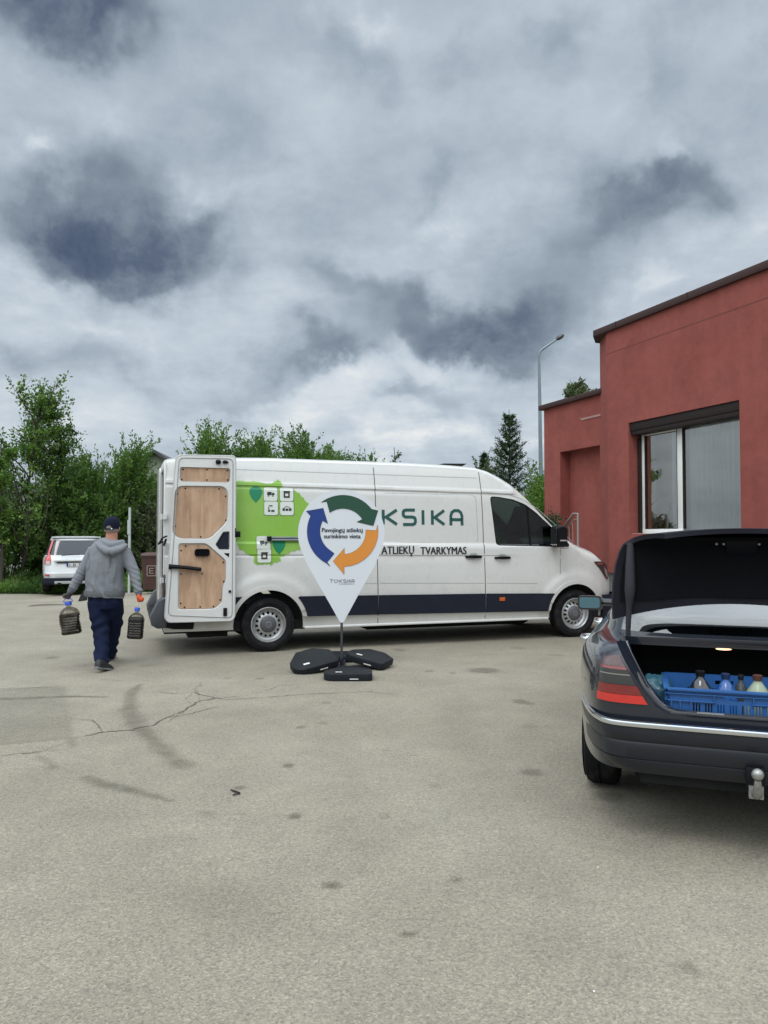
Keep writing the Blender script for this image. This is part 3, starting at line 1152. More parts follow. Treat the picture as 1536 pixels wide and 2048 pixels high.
def wheel(parent, c, Rt, wt, out, rim='steel', name='wheel', rrim=.215, segs=64):
    """c centre, out = +1/-1 direction of the outer face along y"""
    ay = (0, out, 0)
    hw = wt / 2
    w_ = empty(name, c)
    w_.parent = parent
    rb = MB()
    prof = [(rrim - .01, -hw * .8), (rrim + .02, -hw), (Rt - .045, -hw), (Rt - .012, -hw * .86), (Rt, -hw * .6), (Rt, -hw * .1), (Rt - .006, -hw * .06), (Rt - .006, hw * .06), (Rt, hw * .1), (Rt, hw * .55),
            (Rt - .012, hw * .84), (Rt - .045, hw * .98), (rrim + .075, hw * 1.01), (rrim + .07, hw * 1.03), (rrim + .055, hw * 1.03), (rrim + .05, hw), (rrim + .02, hw * .97), (rrim, hw * .84), (rrim - .012, hw * .7)]
    rb.lathe(prof, (0, 0, 0), ay, segs)
    # flat where it carries the load
    rb.v = [(x, y_, max(z, -Rt + .006)) for x, y_, z in rb.v]
    obj('tyre', rb, RUBBER, w_, smooth=35)
    rm = MB()
    if rim == 'steel':
        prof = [(rrim + .006, hw * .88), (rrim - .004, hw * .90), (rrim - .016, hw * .78), (rrim - .022, hw * .45), (rrim - .048, hw * .30), (rrim - .058, hw * .35), (rrim - .090, hw * .62), (rrim - .100, hw * .66), (rrim - .125, hw * .66)]
        n = 60
        a_ = len(prof)
        rm.lathe(prof, (0, 0, 0), ay, n)
        fs, mi = [], []
        for k, f in enumerate(rm.f):
            band, seg = divmod(k, n)
            if band == 5 and seg % 4 in (0, 1):
                continue
            fs.append(f)
        rm.f = fs
        rm.mi = [0] * len(fs)
        ro = obj('rim', rm, STEEL, w_, smooth=40)
        cp = MB()
        cp.lathe([(.001, hw * .92), (.03, hw * .92), (.085, hw * .88), (.104, hw * .74), (.108, hw * .60)], (0, 0, 0), ay, 32)
        hc = obj('hub_cap', cp, mat('hub_grey', (.075, .08, .09), .5, var=.1), ro, smooth=50)
        em = MB()
        em.lathe([(.030, hw * .94), (.036, hw * .95), (.040, hw * .93)], (0, 0, 0), ay, 24)
        for pts in ([(-.020, .024), (-.008, .0), (0, .014), (.008, .0), (.020, .024)], [(-.026, .006), (-.012, -.024), (0, .002), (.012, -.024), (.026, .006)]):
            for a2, b2 in zip(pts, pts[1:]):
                rbn = ribbon([a2, b2], .006)
                em.add([(p[0], out * hw * .945, p[1]) for p in rbn], [(0, 1, 2, 3)])
        obj('emblem', em, mat('emblem_grey', (.22, .23, .25), .35, metal=.5), hc, smooth=0)
    else:
        prof = [(rrim + .004, hw * .86), (rrim - .012, hw * .80), (rrim - .02, hw * .4), (rrim - .06, hw * .5), (.06, hw * .7), (.001, hw * .72)]
        rm.lathe(prof, (0, 0, 0), ay, 40)
        ro = obj('rim', rm, STEEL, w_, smooth=40)
    bk = MB()
    bk.lathe([(rrim - .015, -hw * .1), (rrim - .02, hw * .05), (.001, hw * .05)], (0, 0, 0), ay, 32)
    obj('brake_disc', bk, DARKM, w_, smooth=0)
    return w_


for cx in (0.0, 4.57):
    for s_ in (-1, 1):
        wheel(van, (cx, s_ * .865, .352), .352, .225, s_, rrim=.222)

# rear: closed left door, open right door, bumper, hinges
mb = MB()
mb.prism(rrect(.02, .50, .93, 2.44, .08), lambda a, b: (-1.335, a, b), lambda a, b: (-1.29, a * 1.0, b))
obj('rear_door', mb, WHITE, van, bevel=.012, label='closed left rear door')
mb = MB()
mb.box((-1.32, -.93, .50), (-1.29, -.86, 2.42))
mb.box((-1.32, -.90, 2.36), (-1.292, .90, 2.45))
mb.box((-1.32, -.93, .46), (-1.291, .93, .62))
obj('door_frame', mb, WHITEIN, van, bevel=.01)
mb = MB()
for z in (1.74, .95):
    mb.box((-1.345, -.985, z - .03), (-1.28, -.945, z + .03))
    mb.tube([(-1.35, -.99, z - .04), (-1.35, -.99, z + .04)], .010)
obj('hinge', mb, WHITEIN, van)
mb = MB()
mb.tube([(-1.31, -.90, 1.44), (-1.38, -.98, 1.40), (-1.33, -1.05, 1.48), (-1.28, -1.04, 1.50)], .011)
mb.tube([(-1.29, -1.0, 1.46), (-1.32, -1.03, 1.38)], .014)
obj('door_check', mb, BLACK, van)
mb = MB()
mb.prism([(-1.46, .40), (-1.47, .50), (-1.37, .70), (-1.30, .72), (-1.26, .46), (-1.28, .36), (-1.38, .35)], lambda a, b: (a, -1.0, b), lambda a, b: (a, -.72, b))
mb.prism([(-1.46, .40), (-1.47, .50), (-1.37, .70), (-1.30, .72), (-1.26, .46), (-1.28, .36), (-1.38, .35)], lambda a, b: (a, 1.0, b), lambda a, b: (a, .72, b))
obj('bumper_corner', mb, mat('grey_plastic', (.075, .08, .09), .5, var=.3, spec=.3), van, bevel=.02, smooth=40)
mb = MB()
mb.prism([(-1.44, .40), (-1.44, .47), (-1.26, .50), (-1.0, .46), (-.93, .455), (-.95, .33), (-1.20, .34)], lambda a, b: (a, -.985, b), lambda a, b: (a, -.70, b))
mb.box((-1.45, -.72, .36), (-1.27, .72, .50))
obj('rear_step', mb, BLACK, van, bevel=.015)
mb = MB()
mb.box((-1.325, -.985, .74), (-1.285, -.90, 1.02))
obj('tail_lamp', mb, mat('dark_lamp', (.06, .03, .03), .2, coat=1), van, bevel=.01)

# the open door, folded against the flank, inner side towards us
dr = empty('rear_door', (0, 0, 0))
dr.parent = van
dr['label'] = 'open rear door with plywood-lined inner side'
DP = [(-1.305, .50), (-1.265, .445), (-.50, .437), (-.457, .48), (-.457, 2.47), (-.475, 2.512), (-1.13, 2.500), (-1.185, 2.47), (-1.20, 2.30), (-1.245, 1.45)]
mb = MB()
mb.prism(rpoly(DP, .03), lambda a, b: (a, -1.135, b), lambda a, b: (a, -1.065, b))
dpan = obj('door_panel', mb, [WHITEIN, BLACK], dr, smooth=0)
R1 = rrect(-1.128, 2.178, -.532, 2.352, .03)
R2 = rpoly([(-1.137, 2.112), (-.614, 2.119), (-.556, 2.05), (-.560, 1.687), (-.773, 1.469), (-1.152, 1.475), (-1.212, 1.555), (-1.186, 2.05)], .06)
R3 = rpoly([(-1.135, 1.398), (-.812, 1.397), (-.577, 1.189), (-.576, .94), (-.612, .870), (-.620, .673), (-.706, .598), (-1.138, .600)], .035)
R4 = rpoly([(-.61, 1.551), (-.529, 1.558), (-.527, 1.329), (-.655, 1.330), (-.700, 1.396)], .02)
R5 = rpoly([(-.60, 1.285), (-.528, 1.285), (-.53, 1.225)], .01)
BEV = rpoly([(-1.265, .53), (-.49, .475), (-.49, 2.475), (-1.15, 2.468), (-1.205, 1.45)], .06)
for rp in (R1, R2, R3, R4, R5):
    c_ = MB()
    cxm = sum(p[0] for p in rp) / len(rp)
    czm = sum(p[1] for p in rp) / len(rp)
    big = [(cxm + (p[0] - cxm) * 1.05, czm + (p[1] - czm) * 1.035) for p in rp]
    n_ = len(rp)
    c_.loft([[(p[0], -1.16, p[1]) for p in big], [(p[0], -1.135, p[1]) for p in big], [(p[0], -1.105, p[1]) for p in rp]])
    cut(dpan, c_, mi=0)
# pressed shoulder round the door edge: a step down to the seal
shade(dpan.data, 30)


def frame_strip(poly, w, y_, t):
    n_ = len(poly)
    cx_ = sum(p[0] for p in poly) / n_
    cz_ = sum(p[1] for p in poly) / n_
    m = MB()
    pts = poly + [poly[0]]
    m.tube([(p[0], y_, p[1]) for p in pts], w, 6, flat=t)
    return m


obj('door_seal', frame_strip(BEV, .007, -1.136, .8), mat('seal_grey', (.30, .31, .31), .7), dr, smooth=60)
DPr = rpoly([(p[0] * 1.0, p[1]) for p in DP], .03)
cx_, cz_ = -.85, 1.47
EDGE = [(cx_ + (p[0] - cx_) * 1.0, cz_ + (p[1] - cz_) * 1.0) for p in DPr]
obj('door_rim', frame_strip(EDGE, .010, -1.128, 1.0), mat('rim_grey', (.45, .46, .46), .5), dr, smooth=60)


def plywood():
    m = bpy.data.materials.new('plywood')
    m.use_nodes = True
    nt = m.node_tree
    nt.nodes.clear()
    h = G(nt)
    p = h.n('ShaderNodeBsdfPrincipled')
    o = h.n('ShaderNodeOutputMaterial')
    h.link(p.outputs[0], o.inputs[0])
    t = h.n('ShaderNodeTexCoord').outputs['Object']
    mp = h.n('ShaderNodeMapping')
    mp.inputs['Scale'].default_value = (1, 1, .12)
    h.link(t, mp.inputs[0])
    n = h.noise(mp.outputs[0], 14, 8, .65, dist=1.2)
    c = h.ramp(n, [(.28, (.30, .180, .110)), (.48, (.43, .275, .175)), (.7, (.52, .355, .245))])
    b = h.noise(t, 3.0, 5, .6)
    c = h.mix(1.0, c, h.ramp(b, [(.3, (.78, .76, .75)), (.6, (1.04, 1.03, 1.02))]), 'MULTIPLY')
    mp2 = h.n('ShaderNodeMapping')
    mp2.inputs['Scale'].default_value = (1, 1, .35)
    h.link(t, mp2.inputs[0])
    sc2 = h.noise(mp2.outputs[0], 17, 3, .5)
    c = h.mix(h.maprange(sc2, .68, .76, 0, .8), c, (.10, .055, .04, 1))
    h.link(c, p.inputs['Base Color'])
    p.inputs['Roughness'].default_value = .6
    return m


PLY = plywood()
SCREW = {0: [(-1.10, 2.325), (-.81, 2.330), (-.56, 2.325), (-1.115, 2.20), (-.81, 2.20), (-.555, 2.205)],
         1: [(-1.07, 2.09), (-.66, 2.09), (-1.165, 2.02), (-.578, 2.0), (-1.19, 1.62), (-.575, 1.70), (-.88, 1.49)],
         2: [(-1.06, 1.375), (-1.115, 1.32), (-1.115, 1.03), (-.86, 1.03), (-.60, 1.17), (-.595, .93), (-.64, .70), (-1.115, .67), (-1.07, .62), (-.88, .62), (-.72, .62)]}
for k, rp in enumerate((R1, R2, R3)):
    mb = MB()
    cxm = sum(p[0] for p in rp) / len(rp)
    czm = sum(p[1] for p in rp) / len(rp)
    sh = [(cxm + (p[0] - cxm) * .99, czm + (p[1] - czm) * .992) for p in rp]
    mb.prism(sh, lambda a, b: (a, -1.118, b), lambda a, b: (a, -1.1, b))
    bd = obj('plywood_board', mb, PLY, dr, smooth=0)
    s_ = MB()
    for (sx, sz) in SCREW[k]:
        s_.lathe([(.011, 0), (.008, .004), (.001, .005)], (sx, -1.118, sz), (0, -1, 0), 10)
    obj('screw', s_, BLACK, bd)
mb = MB()
mb.prism([(-.605, 1.545), (-.535, 1.55), (-.533, 1.335), (-.652, 1.336), (-.693, 1.396)], lambda a, b: (a, -1.116, b), lambda a, b: (a, -1.10, b))
mb.prism([(-.595, 1.28), (-.533, 1.28), (-.535, 1.235)], lambda a, b: (a, -1.114, b), lambda a, b: (a, -1.10, b))
obj('cover_plate', mb, TRIM, dr, smooth=0)
mb = MB()
rg = []
for y_, k in ((-1.135, 1.0), (-1.150, 1.0), (-1.152, .9), (-1.135, .78)):
    rg.append([(-.863 + (p[0] + .863) * k, y_, 1.294 + (p[1] - 1.294) * k) for p in rrect(-.955, 1.248, -.772, 1.340, .03)])
mb.loft(rg)
obj('door_handle', mb, BLACK, dr, smooth=50)
mb = MB()
mb.tube([(-1.255, -1.16, 1.128), (-1.18, -1.165, 1.124), (-1.06, -1.16, 1.112), (-.875, -1.155, 1.086)], [.030, .028, .026, .026], 6)
mb.box((-1.262, -1.175, 1.095), (-1.235, -1.13, 1.155))
obj('strap_bar', mb, BLACK, dr)
mb = MB()
mb.sphere((-.675, -1.155, 2.428), (.035, .03, .028), 12, 8)
mb.box((-.70, -1.15, 2.40), (-.65, -1.12, 2.455))
mb.sphere((-.59, -1.155, 2.43), (.03, .03, .022), 12, 8)
mb.box((-.62, -1.15, 2.415), (-.55, -1.12, 2.44))
obj('latch', mb, BLACK, dr)
mb = MB()
mb.box((-.60, -1.155, .50), (-.555, -1.13, .60))
mb.box((-.535, -1.15, .79), (-.505, -1.13, .82))
mb.box((-.462, -1.14, 1.48), (-.448, -1.10, 1.60))
obj('latch', mb, BLACK, dr, bevel=.004)
mb = MB()
mb.box((-.452, -1.10, 1.485), (-.385, -1.04, 1.560))
obj('door_catch', mb, BLACK, van, bevel=.008)
# stay: the sliding-door rail on the flank
mb = MB()
mb.box((.0, -1.02, 1.440), (1.40, -.96, 1.462))
mb.box((.0, -1.02, 1.472), (1.40, -.96, 1.492))
rl = obj('sliding_rail', mb, GALV, van, bevel=.003)
mb = MB()
mb.box((-.03, -1.03, 1.435), (.022, -.96, 1.497))
mb.box((.0, -1.006, 1.461), (1.40, -.97, 1.473))
obj('rail_stop', mb, BLACK, rl)

# graphics
GREEN = mat('green_vinyl', (0.215, 0.42, 0.050), .35, var=.06, vscale=3, col2=(.27, .46, .12), c2scale=.9, c2lo=.35, c2hi=.7)
GP = [(-.62, 2.205), (-.454, 2.212), (-.335, 2.214), (-.28, 2.205), (-.20, 2.213), (-.184, 2.21), (-.093, 2.193), (.038, 2.185), (.060, 2.20), (.076, 2.216), (.10, 2.225), (.122, 2.25), (.135, 2.225), (.161, 2.205), (.172, 2.16), (.190, 2.134),
      (.25, 2.132), (.317, 2.121), (.35, 2.095), (.395, 2.069), (.42, 2.035), (.459, 2.008), (.48, 1.965), (.530, 1.931), (.52, 1.905), (.545, 1.87), (.60, 1.80), (.64, 1.70), (.66, 1.58), (.68, 1.50), (.65, 1.44), (.62, 1.40), (.60, 1.36), (.563, 1.35), (.52, 1.355), (.469, 1.335),
      (.43, 1.34), (.40, 1.31), (.36, 1.315), (.328, 1.297), (.28, 1.293), (.242, 1.267), (.22, 1.262), (.188, 1.229), (.16, 1.235), (.134, 1.215), (.150, 1.195), (.142, 1.169), (.12, 1.170), (.096, 1.154), (.06, 1.155), (.027, 1.117), (.0, 1.137), (-.03, 1.128), (-.057, 1.141), (-.10, 1.130), (-.148, 1.126), (-.18, 1.145), (-.193, 1.15),
      (-.200, 1.19), (-.194, 1.233), (-.235, 1.24), (-.269, 1.263), (-.31, 1.275), (-.315, 1.30), (-.345, 1.317), (-.375, 1.318), (-.39, 1.332), (-.42, 1.415), (-.62, 1.44)]
jag = []
for a_, b_ in zip(GP, GP[1:] + GP[:1]):
    jag.append(a_)
    if -.45 < a_[0] and math.dist(a_, b_) > .025:
        jag.append(((a_[0] + b_[0]) / 2 + random.uniform(-.006, .006), (a_[1] + b_[1]) / 2 + random.uniform(-.008, .008)))
obj('green_map_decal', side_patch(jag, off=.003), GREEN, van, smooth=0)
DGREEN = mat('dark_green_vinyl', (.012, .20, .10), .3, var=.1)
INK = mat('black_vinyl', (.02, .022, .022), .4, var=.1)
SILV = mat('pale_vinyl', (.62, .66, .62), .35, var=.04)
pins = [(-.184, 2.05), (.175, 1.345), (-.03 + .0, 1.36)]
for px_, pz_ in ((-.172, 2.04), (.60 - .125, 1.510), (.127, 1.37)):
    pts = [(px_ + .085 * math.cos(R(a)), pz_ + .03 + .075 * math.sin(R(a))) for a in range(-20, 201, 10)] + [(px_ - .055, pz_ - .05), (px_, pz_ - .11), (px_ + .055, pz_ - .05)]
    obj('map_pin_decal', side_patch(pts, off=.006), DGREEN, van, smooth=0)
tiles = [(.020, 2.045, 0), (.232, 2.045, 1), (.026, 1.86, 2), (.235, 1.86, 3), (-.075, 1.41, 0), (-.065, 1.245, 1), (.79 - .13, 1.57, 0), (.70, 1.29, 3)]


def icon(kind, cx, cz):
    P = []
    if kind == 0:      # truck-like box on wheels
        P += [rrect(cx - .045, cz - .012, cx + .012, cz + .03, .006, 2), rrect(cx + .016, cz - .012, cx + .05, cz + .018, .006, 2),
              rrect(cx - .038, cz - .032, cx - .020, cz - .014, .008, 2), rrect(cx + .020, cz - .032, cx + .038, cz - .014, .008, 2)]
    elif kind == 1:    # canister with a round mark
        P += [rrect(cx - .045, cz + .028, cx + .045, cz + .046, .004, 2), rrect(cx - .040, cz - .045, cx - .021, cz + .026, .004, 2), rrect(cx + .021, cz - .045, cx + .040, cz + .026, .004, 2),
              rrect(cx - .021, cz - .045, cx + .021, cz - .022, .002, 2), rrect(cx - .021, cz + .014, cx + .021, cz + .026, .002, 2)]
    elif kind == 2:
        P += [rrect(cx - .04, cz - .045, cx - .012, cz - .018, .004, 2), rrect(cx - .038, cz - .014, cx - .026, cz + .02, .003, 2), rrect(cx + .0, cz - .045, cx + .045, cz - .02, .006, 2),
              rrect(cx - .03, cz + .026, cx + .02, cz + .040, .006, 2)]
    else:
        P += [rrect(cx - .06, cz - .03, cx - .028, cz + .004, .004, 2), rrect(cx - .02, cz - .03, cx + .018, cz + .0, .004, 2), rrect(cx + .026, cz - .03, cx + .06, cz + .004, .004, 2),
              ribbon([(cx - .04, cz + .012), (cx, cz + .028), (cx + .04, cz + .012)], .008)]
    return P


for tx, tz, kd in tiles:
    sh_ = side_patch(rrect(tx - .094, tz - .094, tx + .098, tz + .088, .025), off=.006)
    obj('icon_tile_decal', sh_, mat('tile_shadow_vinyl', (.05, .12, .03), .5), van, smooth=0)
    tl = obj('icon_tile_decal', side_patch(rrect(tx - .09, tz - .088, tx + .09, tz + .090, .025), off=.008), SILV, van, smooth=0)
    ic = MB()
    for P in icon(kd, tx, tz):
        q = side_patch(P, off=.011)
        ic.add(q.v, q.f)
    obj('icon', ic, INK, tl, smooth=0)

LOGO = mat('dark_teal_vinyl', (.010, .075, .065), .35, var=.1)
LH = .245
strokes = {'T': ([[(0, 1), (.84, 1)], [(.42, 1), (.42, 0)]], .84),
           'O': ([[(.5 + .48 * math.cos(R(a)), .5 + .48 * math.sin(R(a))) for a in range(100, 200, 10)], [(.5 + .48 * math.cos(R(a)), .5 + .48 * math.sin(R(a))) for a in range(215, 320, 10)],
                  [(.5 + .48 * math.cos(R(a)), .5 + .48 * math.sin(R(a))) for a in range(-28, 80, 10)]], 1.0),
           'K': ([[(.05, 1), (.05, 0)], [(.78, 1.0), (.20, .50), (.78, 0.0)]], .78),
           'S': ([[(.88, 1), (.28, 1), (.12, .95), (.07, .85), (.07, .68), (.12, .57), (.25, .52), (.70, .52), (.84, .47), (.90, .37), (.90, .17), (.84, .05), (.70, 0), (.05, 0)]], .92),
           'I': ([[(.05, 1), (.05, 0)]], .1),
           'A': ([[(.05, -.04), (.05, .62), (.12, .86), (.30, 1.0), (.58, 1.0), (.76, .86), (.83, .62), (.83, -.04)], [(.05, .36), (.83, .36)]], .88)}


def draw_logo(word, xs_, x1s, z0, z1, lw, place):
    for ch, xa, xb in zip(word, xs_, x1s):
        st, wd = strokes[ch]
        m = MB()
        k = (xb - xa - (lw if ch != 'I' else 0)) / max(wd - .05, .05) if ch != 'I' else 1
        for s_ in st:
            pts = [(xa + lw / 2 + (p[0] - .05) * k, z0 + lw / 2 + p[1] * (z1 - z0 - lw)) for p in s_]
            q = place(ribbon(pts, lw))
            m.add(q.v, q.f)
        yield m


for m_ in draw_logo('TOKSIKA', (.62, 1.02, 1.545, 1.832, 2.128, 2.268, 2.548), (.93, 1.42, 1.785, 2.060, 2.172, 2.490, 2.772), 1.638, 1.880, .042,
                    lambda P: side_patch(P, off=.004)):
    obj('lettering', m_, LOGO, van, smooth=0)
tv, tf = text_mesh('ATLIEKŲ', .150, .470, .0040)
obj('lettering', side_patch(vf=([(1.530 + p[0], 1.255 + p[1]) for p in tv], tf), off=.006), INK, van, smooth=0)
tv, tf = text_mesh('TVARKYMAS', .150, .690, .0040)
obj('lettering', side_patch(vf=([(2.100 + p[0], 1.245 + p[1]) for p in tv], tf), off=.006), INK, van, smooth=0)

# roof antenna fin and mast
mb = MB()
mb.loft([[(2.42, -.02, 2.55), (2.62, -.02, 2.55), (2.62, .02, 2.55), (2.42, .02, 2.55)], [(2.45, -.008, 2.60), (2.50, -.008, 2.60), (2.50, .008, 2.60), (2.45, .008, 2.60)]])
obj('roof_antenna', mb, BLACK, van)

# ================================================================== PIN-SHAPED SIGN
SY = 8.72
SK = SY / FPX
sp = at(683, 1340, SY)
sign = empty('pin_sign', (sp.x, SY, 0), 0, label='white pin-shaped collection point sign with three circling arrows on a dark pole', cat='sign')


def S(px, py):   # picture point -> sign plane, local x,z
    p_ = at(px, py, SY)
    return (p_.x - sp.x, p_.z)


c0 = (682.5, 1067.0)
pr_ = []
for a in range(-28, 209, 6):
    pr_.append((c0[0] + 86.5 * math.cos(R(a)), c0[1] - 88 * math.sin(R(a))))
# flanks curve in to the point
pr_ = pr_ + [(614, 1128), (632, 1160), (650, 1191), (666, 1219), (679, 1243)] + [(684, 1246)] + [(688, 1243), (701, 1219), (716, 1191), (733, 1160), (751, 1128)]
pp = [S(*q) for q in pr_]
mb = MB()
mb.prism(pp, lambda a, b: (a, -.004, b), lambda a, b: (a, .004, b))
SIGNW = mat('sign_white', (0.60, 0.635, 0.675), .42, var=.015, vscale=2)
obj('sign_panel', mb, SIGNW, sign, smooth=0)
mb = MB()
mb.tube([(0, .016, .02), (0, .016, .62), (0, .016, 1.15)], .014, 12)
obj('pole', mb, mat('pole_grey', (.06, .066, .075), .4, metal=.3, var=.1), sign)
mb = MB()
mb.box((-.36, -.02, .012), (.36, .055, .03))
mb.box((-.03, -.40, .032), (.03, .42, .046))
mb.tube([(0, .016, .02), (0, .016, .12)], .022, 12)
obj('cross_foot', mb, TRIM, sign, bevel=.003)
K5 = 240 / 1117


def c5(x, y):
    return S(560 + x * K5, 960 + y * K5)


AC = (586, 478)


def arc5(r_, a0, a1, n=18):   # degrees, counter-clockwise from east with y up
    return [(AC[0] + r_ * math.cos(R(a0 + (a1 - a0) * i / n)), AC[1] - r_ * math.sin(R(a0 + (a1 - a0) * i / n))) for i in range(n + 1)]


arrows = [
    ('green', (0.010, 0.060, 0.036), [(385, 207)] + arc5(337, 118, 38) + [(912, 285), (868, 426), (716, 390)] + arc5(213, 32, 125)[0:] + [(435, 200)]),
    ('blue', (0.008, 0.036, 0.200), [(505, 685)] + arc5(213, 244, 152)[1:] + [(445, 405), (402, 262), (245, 290)] + arc5(333, 149, 248)[1:-1] + [(467, 803), (440, 765)]),
    ('orange', (0.62, 0.235, 0.035), [(908, 418)] + arc5(327, 2, -88) + [(597, 877), (495, 755), (599, 635)] + arc5(213, -86, 4) + [(895, 470)]),
]
for nm, colr, pts in arrows:
    mb = MB()
    P = [c5(*q) for q in pts]
    mb.prism(P, lambda a, b: (a, -.0075, b), lambda a, b: (a, -.0035, b))
    ao = obj('arrow', mb, mat('vinyl_' + nm, colr, .4, var=.03), sign, smooth=0)
    ao['label'] = nm + ' curved arrow'
    ol = MB()
    for a_, b_ in zip(P, P[1:] + P[:1]):
        if math.dist(a_, b_) > 1e-4:
            ol.prism(ribbon([a_, b_], .003), lambda a, b: (a, -.0085, b), lambda a, b: (a, -.0078, b))
    obj('outline', ol, INK if nm != 'orange' else mat('ochre_line', (.30, .13, .03), .5), ao, smooth=0)


def sign_text(s_, x0, x1, yb, size, bold, m_):
    tv, tf = text_mesh(s_, size, abs(c5(x1, 0)[0] - c5(x0, 0)[0]), bold)
    ox, oz = c5(x0, yb)
    mbt = MB()
    mbt.add([(ox + p[0], -.0085, oz + p[1]) for p in tv], tf)
    return obj('lettering', mbt, m_, sign, smooth=0)


TXT = mat('sign_ink', (.035, .04, .05), .5)
sign_text('Pavojingų atliekų', 392, 769, 485, .068, .0022, TXT)
sign_text('surinkimo vieta', 410, 749, 542, .068, .0022, TXT)
wds = [(466, 497), (504, 541), (549, 582), (590, 622), (629, 634), (642, 664), (668, 695)]
for (a_, b_), m_ in zip(wds, draw_logo('TOKSIKA', [c5(a, 0)[0] for a, b in wds], [c5(b, 0)[0] for a, b in wds], c5(0, 956)[1], c5(0, 924)[1], .0048,
                                       lambda P: (MB().add([(p[0], -.0085, p[1]) for p in P], [tuple(range(len(P) // 2 - 1 + 1)) and tuple(range(len(P)))]) if len(P) == 4 else
                                                  (lambda n: MB().add([(p[0], -.0085, p[1]) for p in P], [(i, i + 1, 2 * n - 2 - i, 2 * n - 1 - i) for i in range(n - 1)]))(len(P) // 2)))):
    obj('lettering', m_, TXT, sign, smooth=0)
mb = MB()
a_, b_ = c5(548, 969), c5(692, 965)
mb.add([(a_[0], -.0085, a_[1]), (b_[0], -.0085, a_[1]), (b_[0], -.0085, b_[1]), (a_[0], -.0085, b_[1])], [(0, 1, 2, 3)])
obj('underline', mb, mat('mid_grey', (.25, .27, .29), .5), sign, smooth=0)

# four weights on the cross foot
WGT = mat('weight_plastic', (.010, .012, .016), .5, spec=.18, var=.25, vscale=12, bump=.02, bscale=200)
STK = mat('sticker_white', (.6, .6, .58), .5)


def weight(loc, rot, label):
    w_ = empty('base_weight', loc, 0, label=label, cat='sign weight', group='weights on the sign foot')
    w_.rotation_euler = rot
    # a quarter slab: round outer corner, chamfered inner corner
    pl_ = [(-.27, -.02), (-.27, -.16), (-.235, -.225), (-.16, -.26), (.25, -.26), (.275, -.235), (.275, .05), (.10, .19), (-.12, .19)]
    m = MB()
    pl_ = [(a * .93, b * .93) for a, b in pl_]
    pl_ = rpoly(pl_, .012, 2)
    n_ = len(pl_)
    rings = []
    for k, z in ((.97, 0), (1.0, .008), (1.0, .066), (.985, .074), (.965, .077)):
        rings.append([(p[0] * k, (p[1] + .03) * k - .03, z) for p in pl_])
    m.loft(rings)
    b_ = obj('slab', m, WGT, w_, smooth=35)
    m = MB()
    m.box((-.02, .14, .02), (.10, .20, .065))
    obj('handle_grip', m, WGT, w_, bevel=.006)
    m = MB()
    m.box((-.13, -.15, .0765), (-.06, -.12, .0795))
    m.box((.02, -.245, .018), (.11, -.2405, .028))
    obj('sticker', m, STK, w_)
    return w_


weight((sp.x + .095, 8.24, .0), (0, 0, R(2)), 'black foot weight in front of the pole, lying flat with a white sticker')
weight((sp.x - .34, 8.66, .085), (R(17), R(-11), R(24)), 'black foot weight at the left, propped up on its neighbours')
weight((sp.x + .33, 8.93, .065), (R(4), R(10), R(-24)), 'black foot weight at the right, tilted down towards the van front')
weight((sp.x + .01, 9.35, .0), (0, 0, R(180)), 'black foot weight mostly hidden behind the pole')

# ================================================================== PERSON
PRX, PRY = -3.19, 8.80
man = empty('person', (PRX, PRY, 0), 0, label='man in grey hoodie, navy trousers and cap walking away with two jugs', cat='person')


def W(px, py, Y_):
    p_ = at(px, py, Y_)
    return Vector((p_.x - PRX, Y_ - PRY, p_.z))


def limb(m, pts, rad, n=14, squash=None):
    """swept ellipse through points, rad = list of (rx, ry)"""
    rings = []
    for i, (p_, (rx, ry)) in enumerate(zip(pts, rad)):
        t = (pts[min(i + 1, len(pts) - 1)] - pts[max(i - 1, 0)]).normalized()
        xa = Vector((.94, -.0, 0))
        xa = (xa - t * xa.dot(t)).normalized()
        ya = t.cross(xa).normalized()
        rings.append([p_ + xa * rx * math.cos(2 * math.pi * k / n) + ya * ry * math.sin(2 * math.pi * k / n) for k in range(n)])
    m.loft(rings)


def subdiv(pts, rad, n=4):
    """Catmull-Rom densify"""
    P, Q = [], []
    for i in range(len(pts) - 1):
        p0, p1, p2, p3 = pts[max(i - 1, 0)], pts[i], pts[i + 1], pts[min(i + 2, len(pts) - 1)]
        for k in range(n):
            t = k / n
            P.append(0.5 * ((2 * p1) + (p2 - p0) * t + (2 * p0 - 5 * p1 + 4 * p2 - p3) * t * t + (-p0 + 3 * p1 - 3 * p2 + p3) * t ** 3))
            Q.append((rad[i][0] * (1 - t) + rad[i + 1][0] * t, rad[i][1] * (1 - t) + rad[i + 1][1] * t))
    P.append(pts[-1])
    Q.append(rad[-1])
    return P, Q


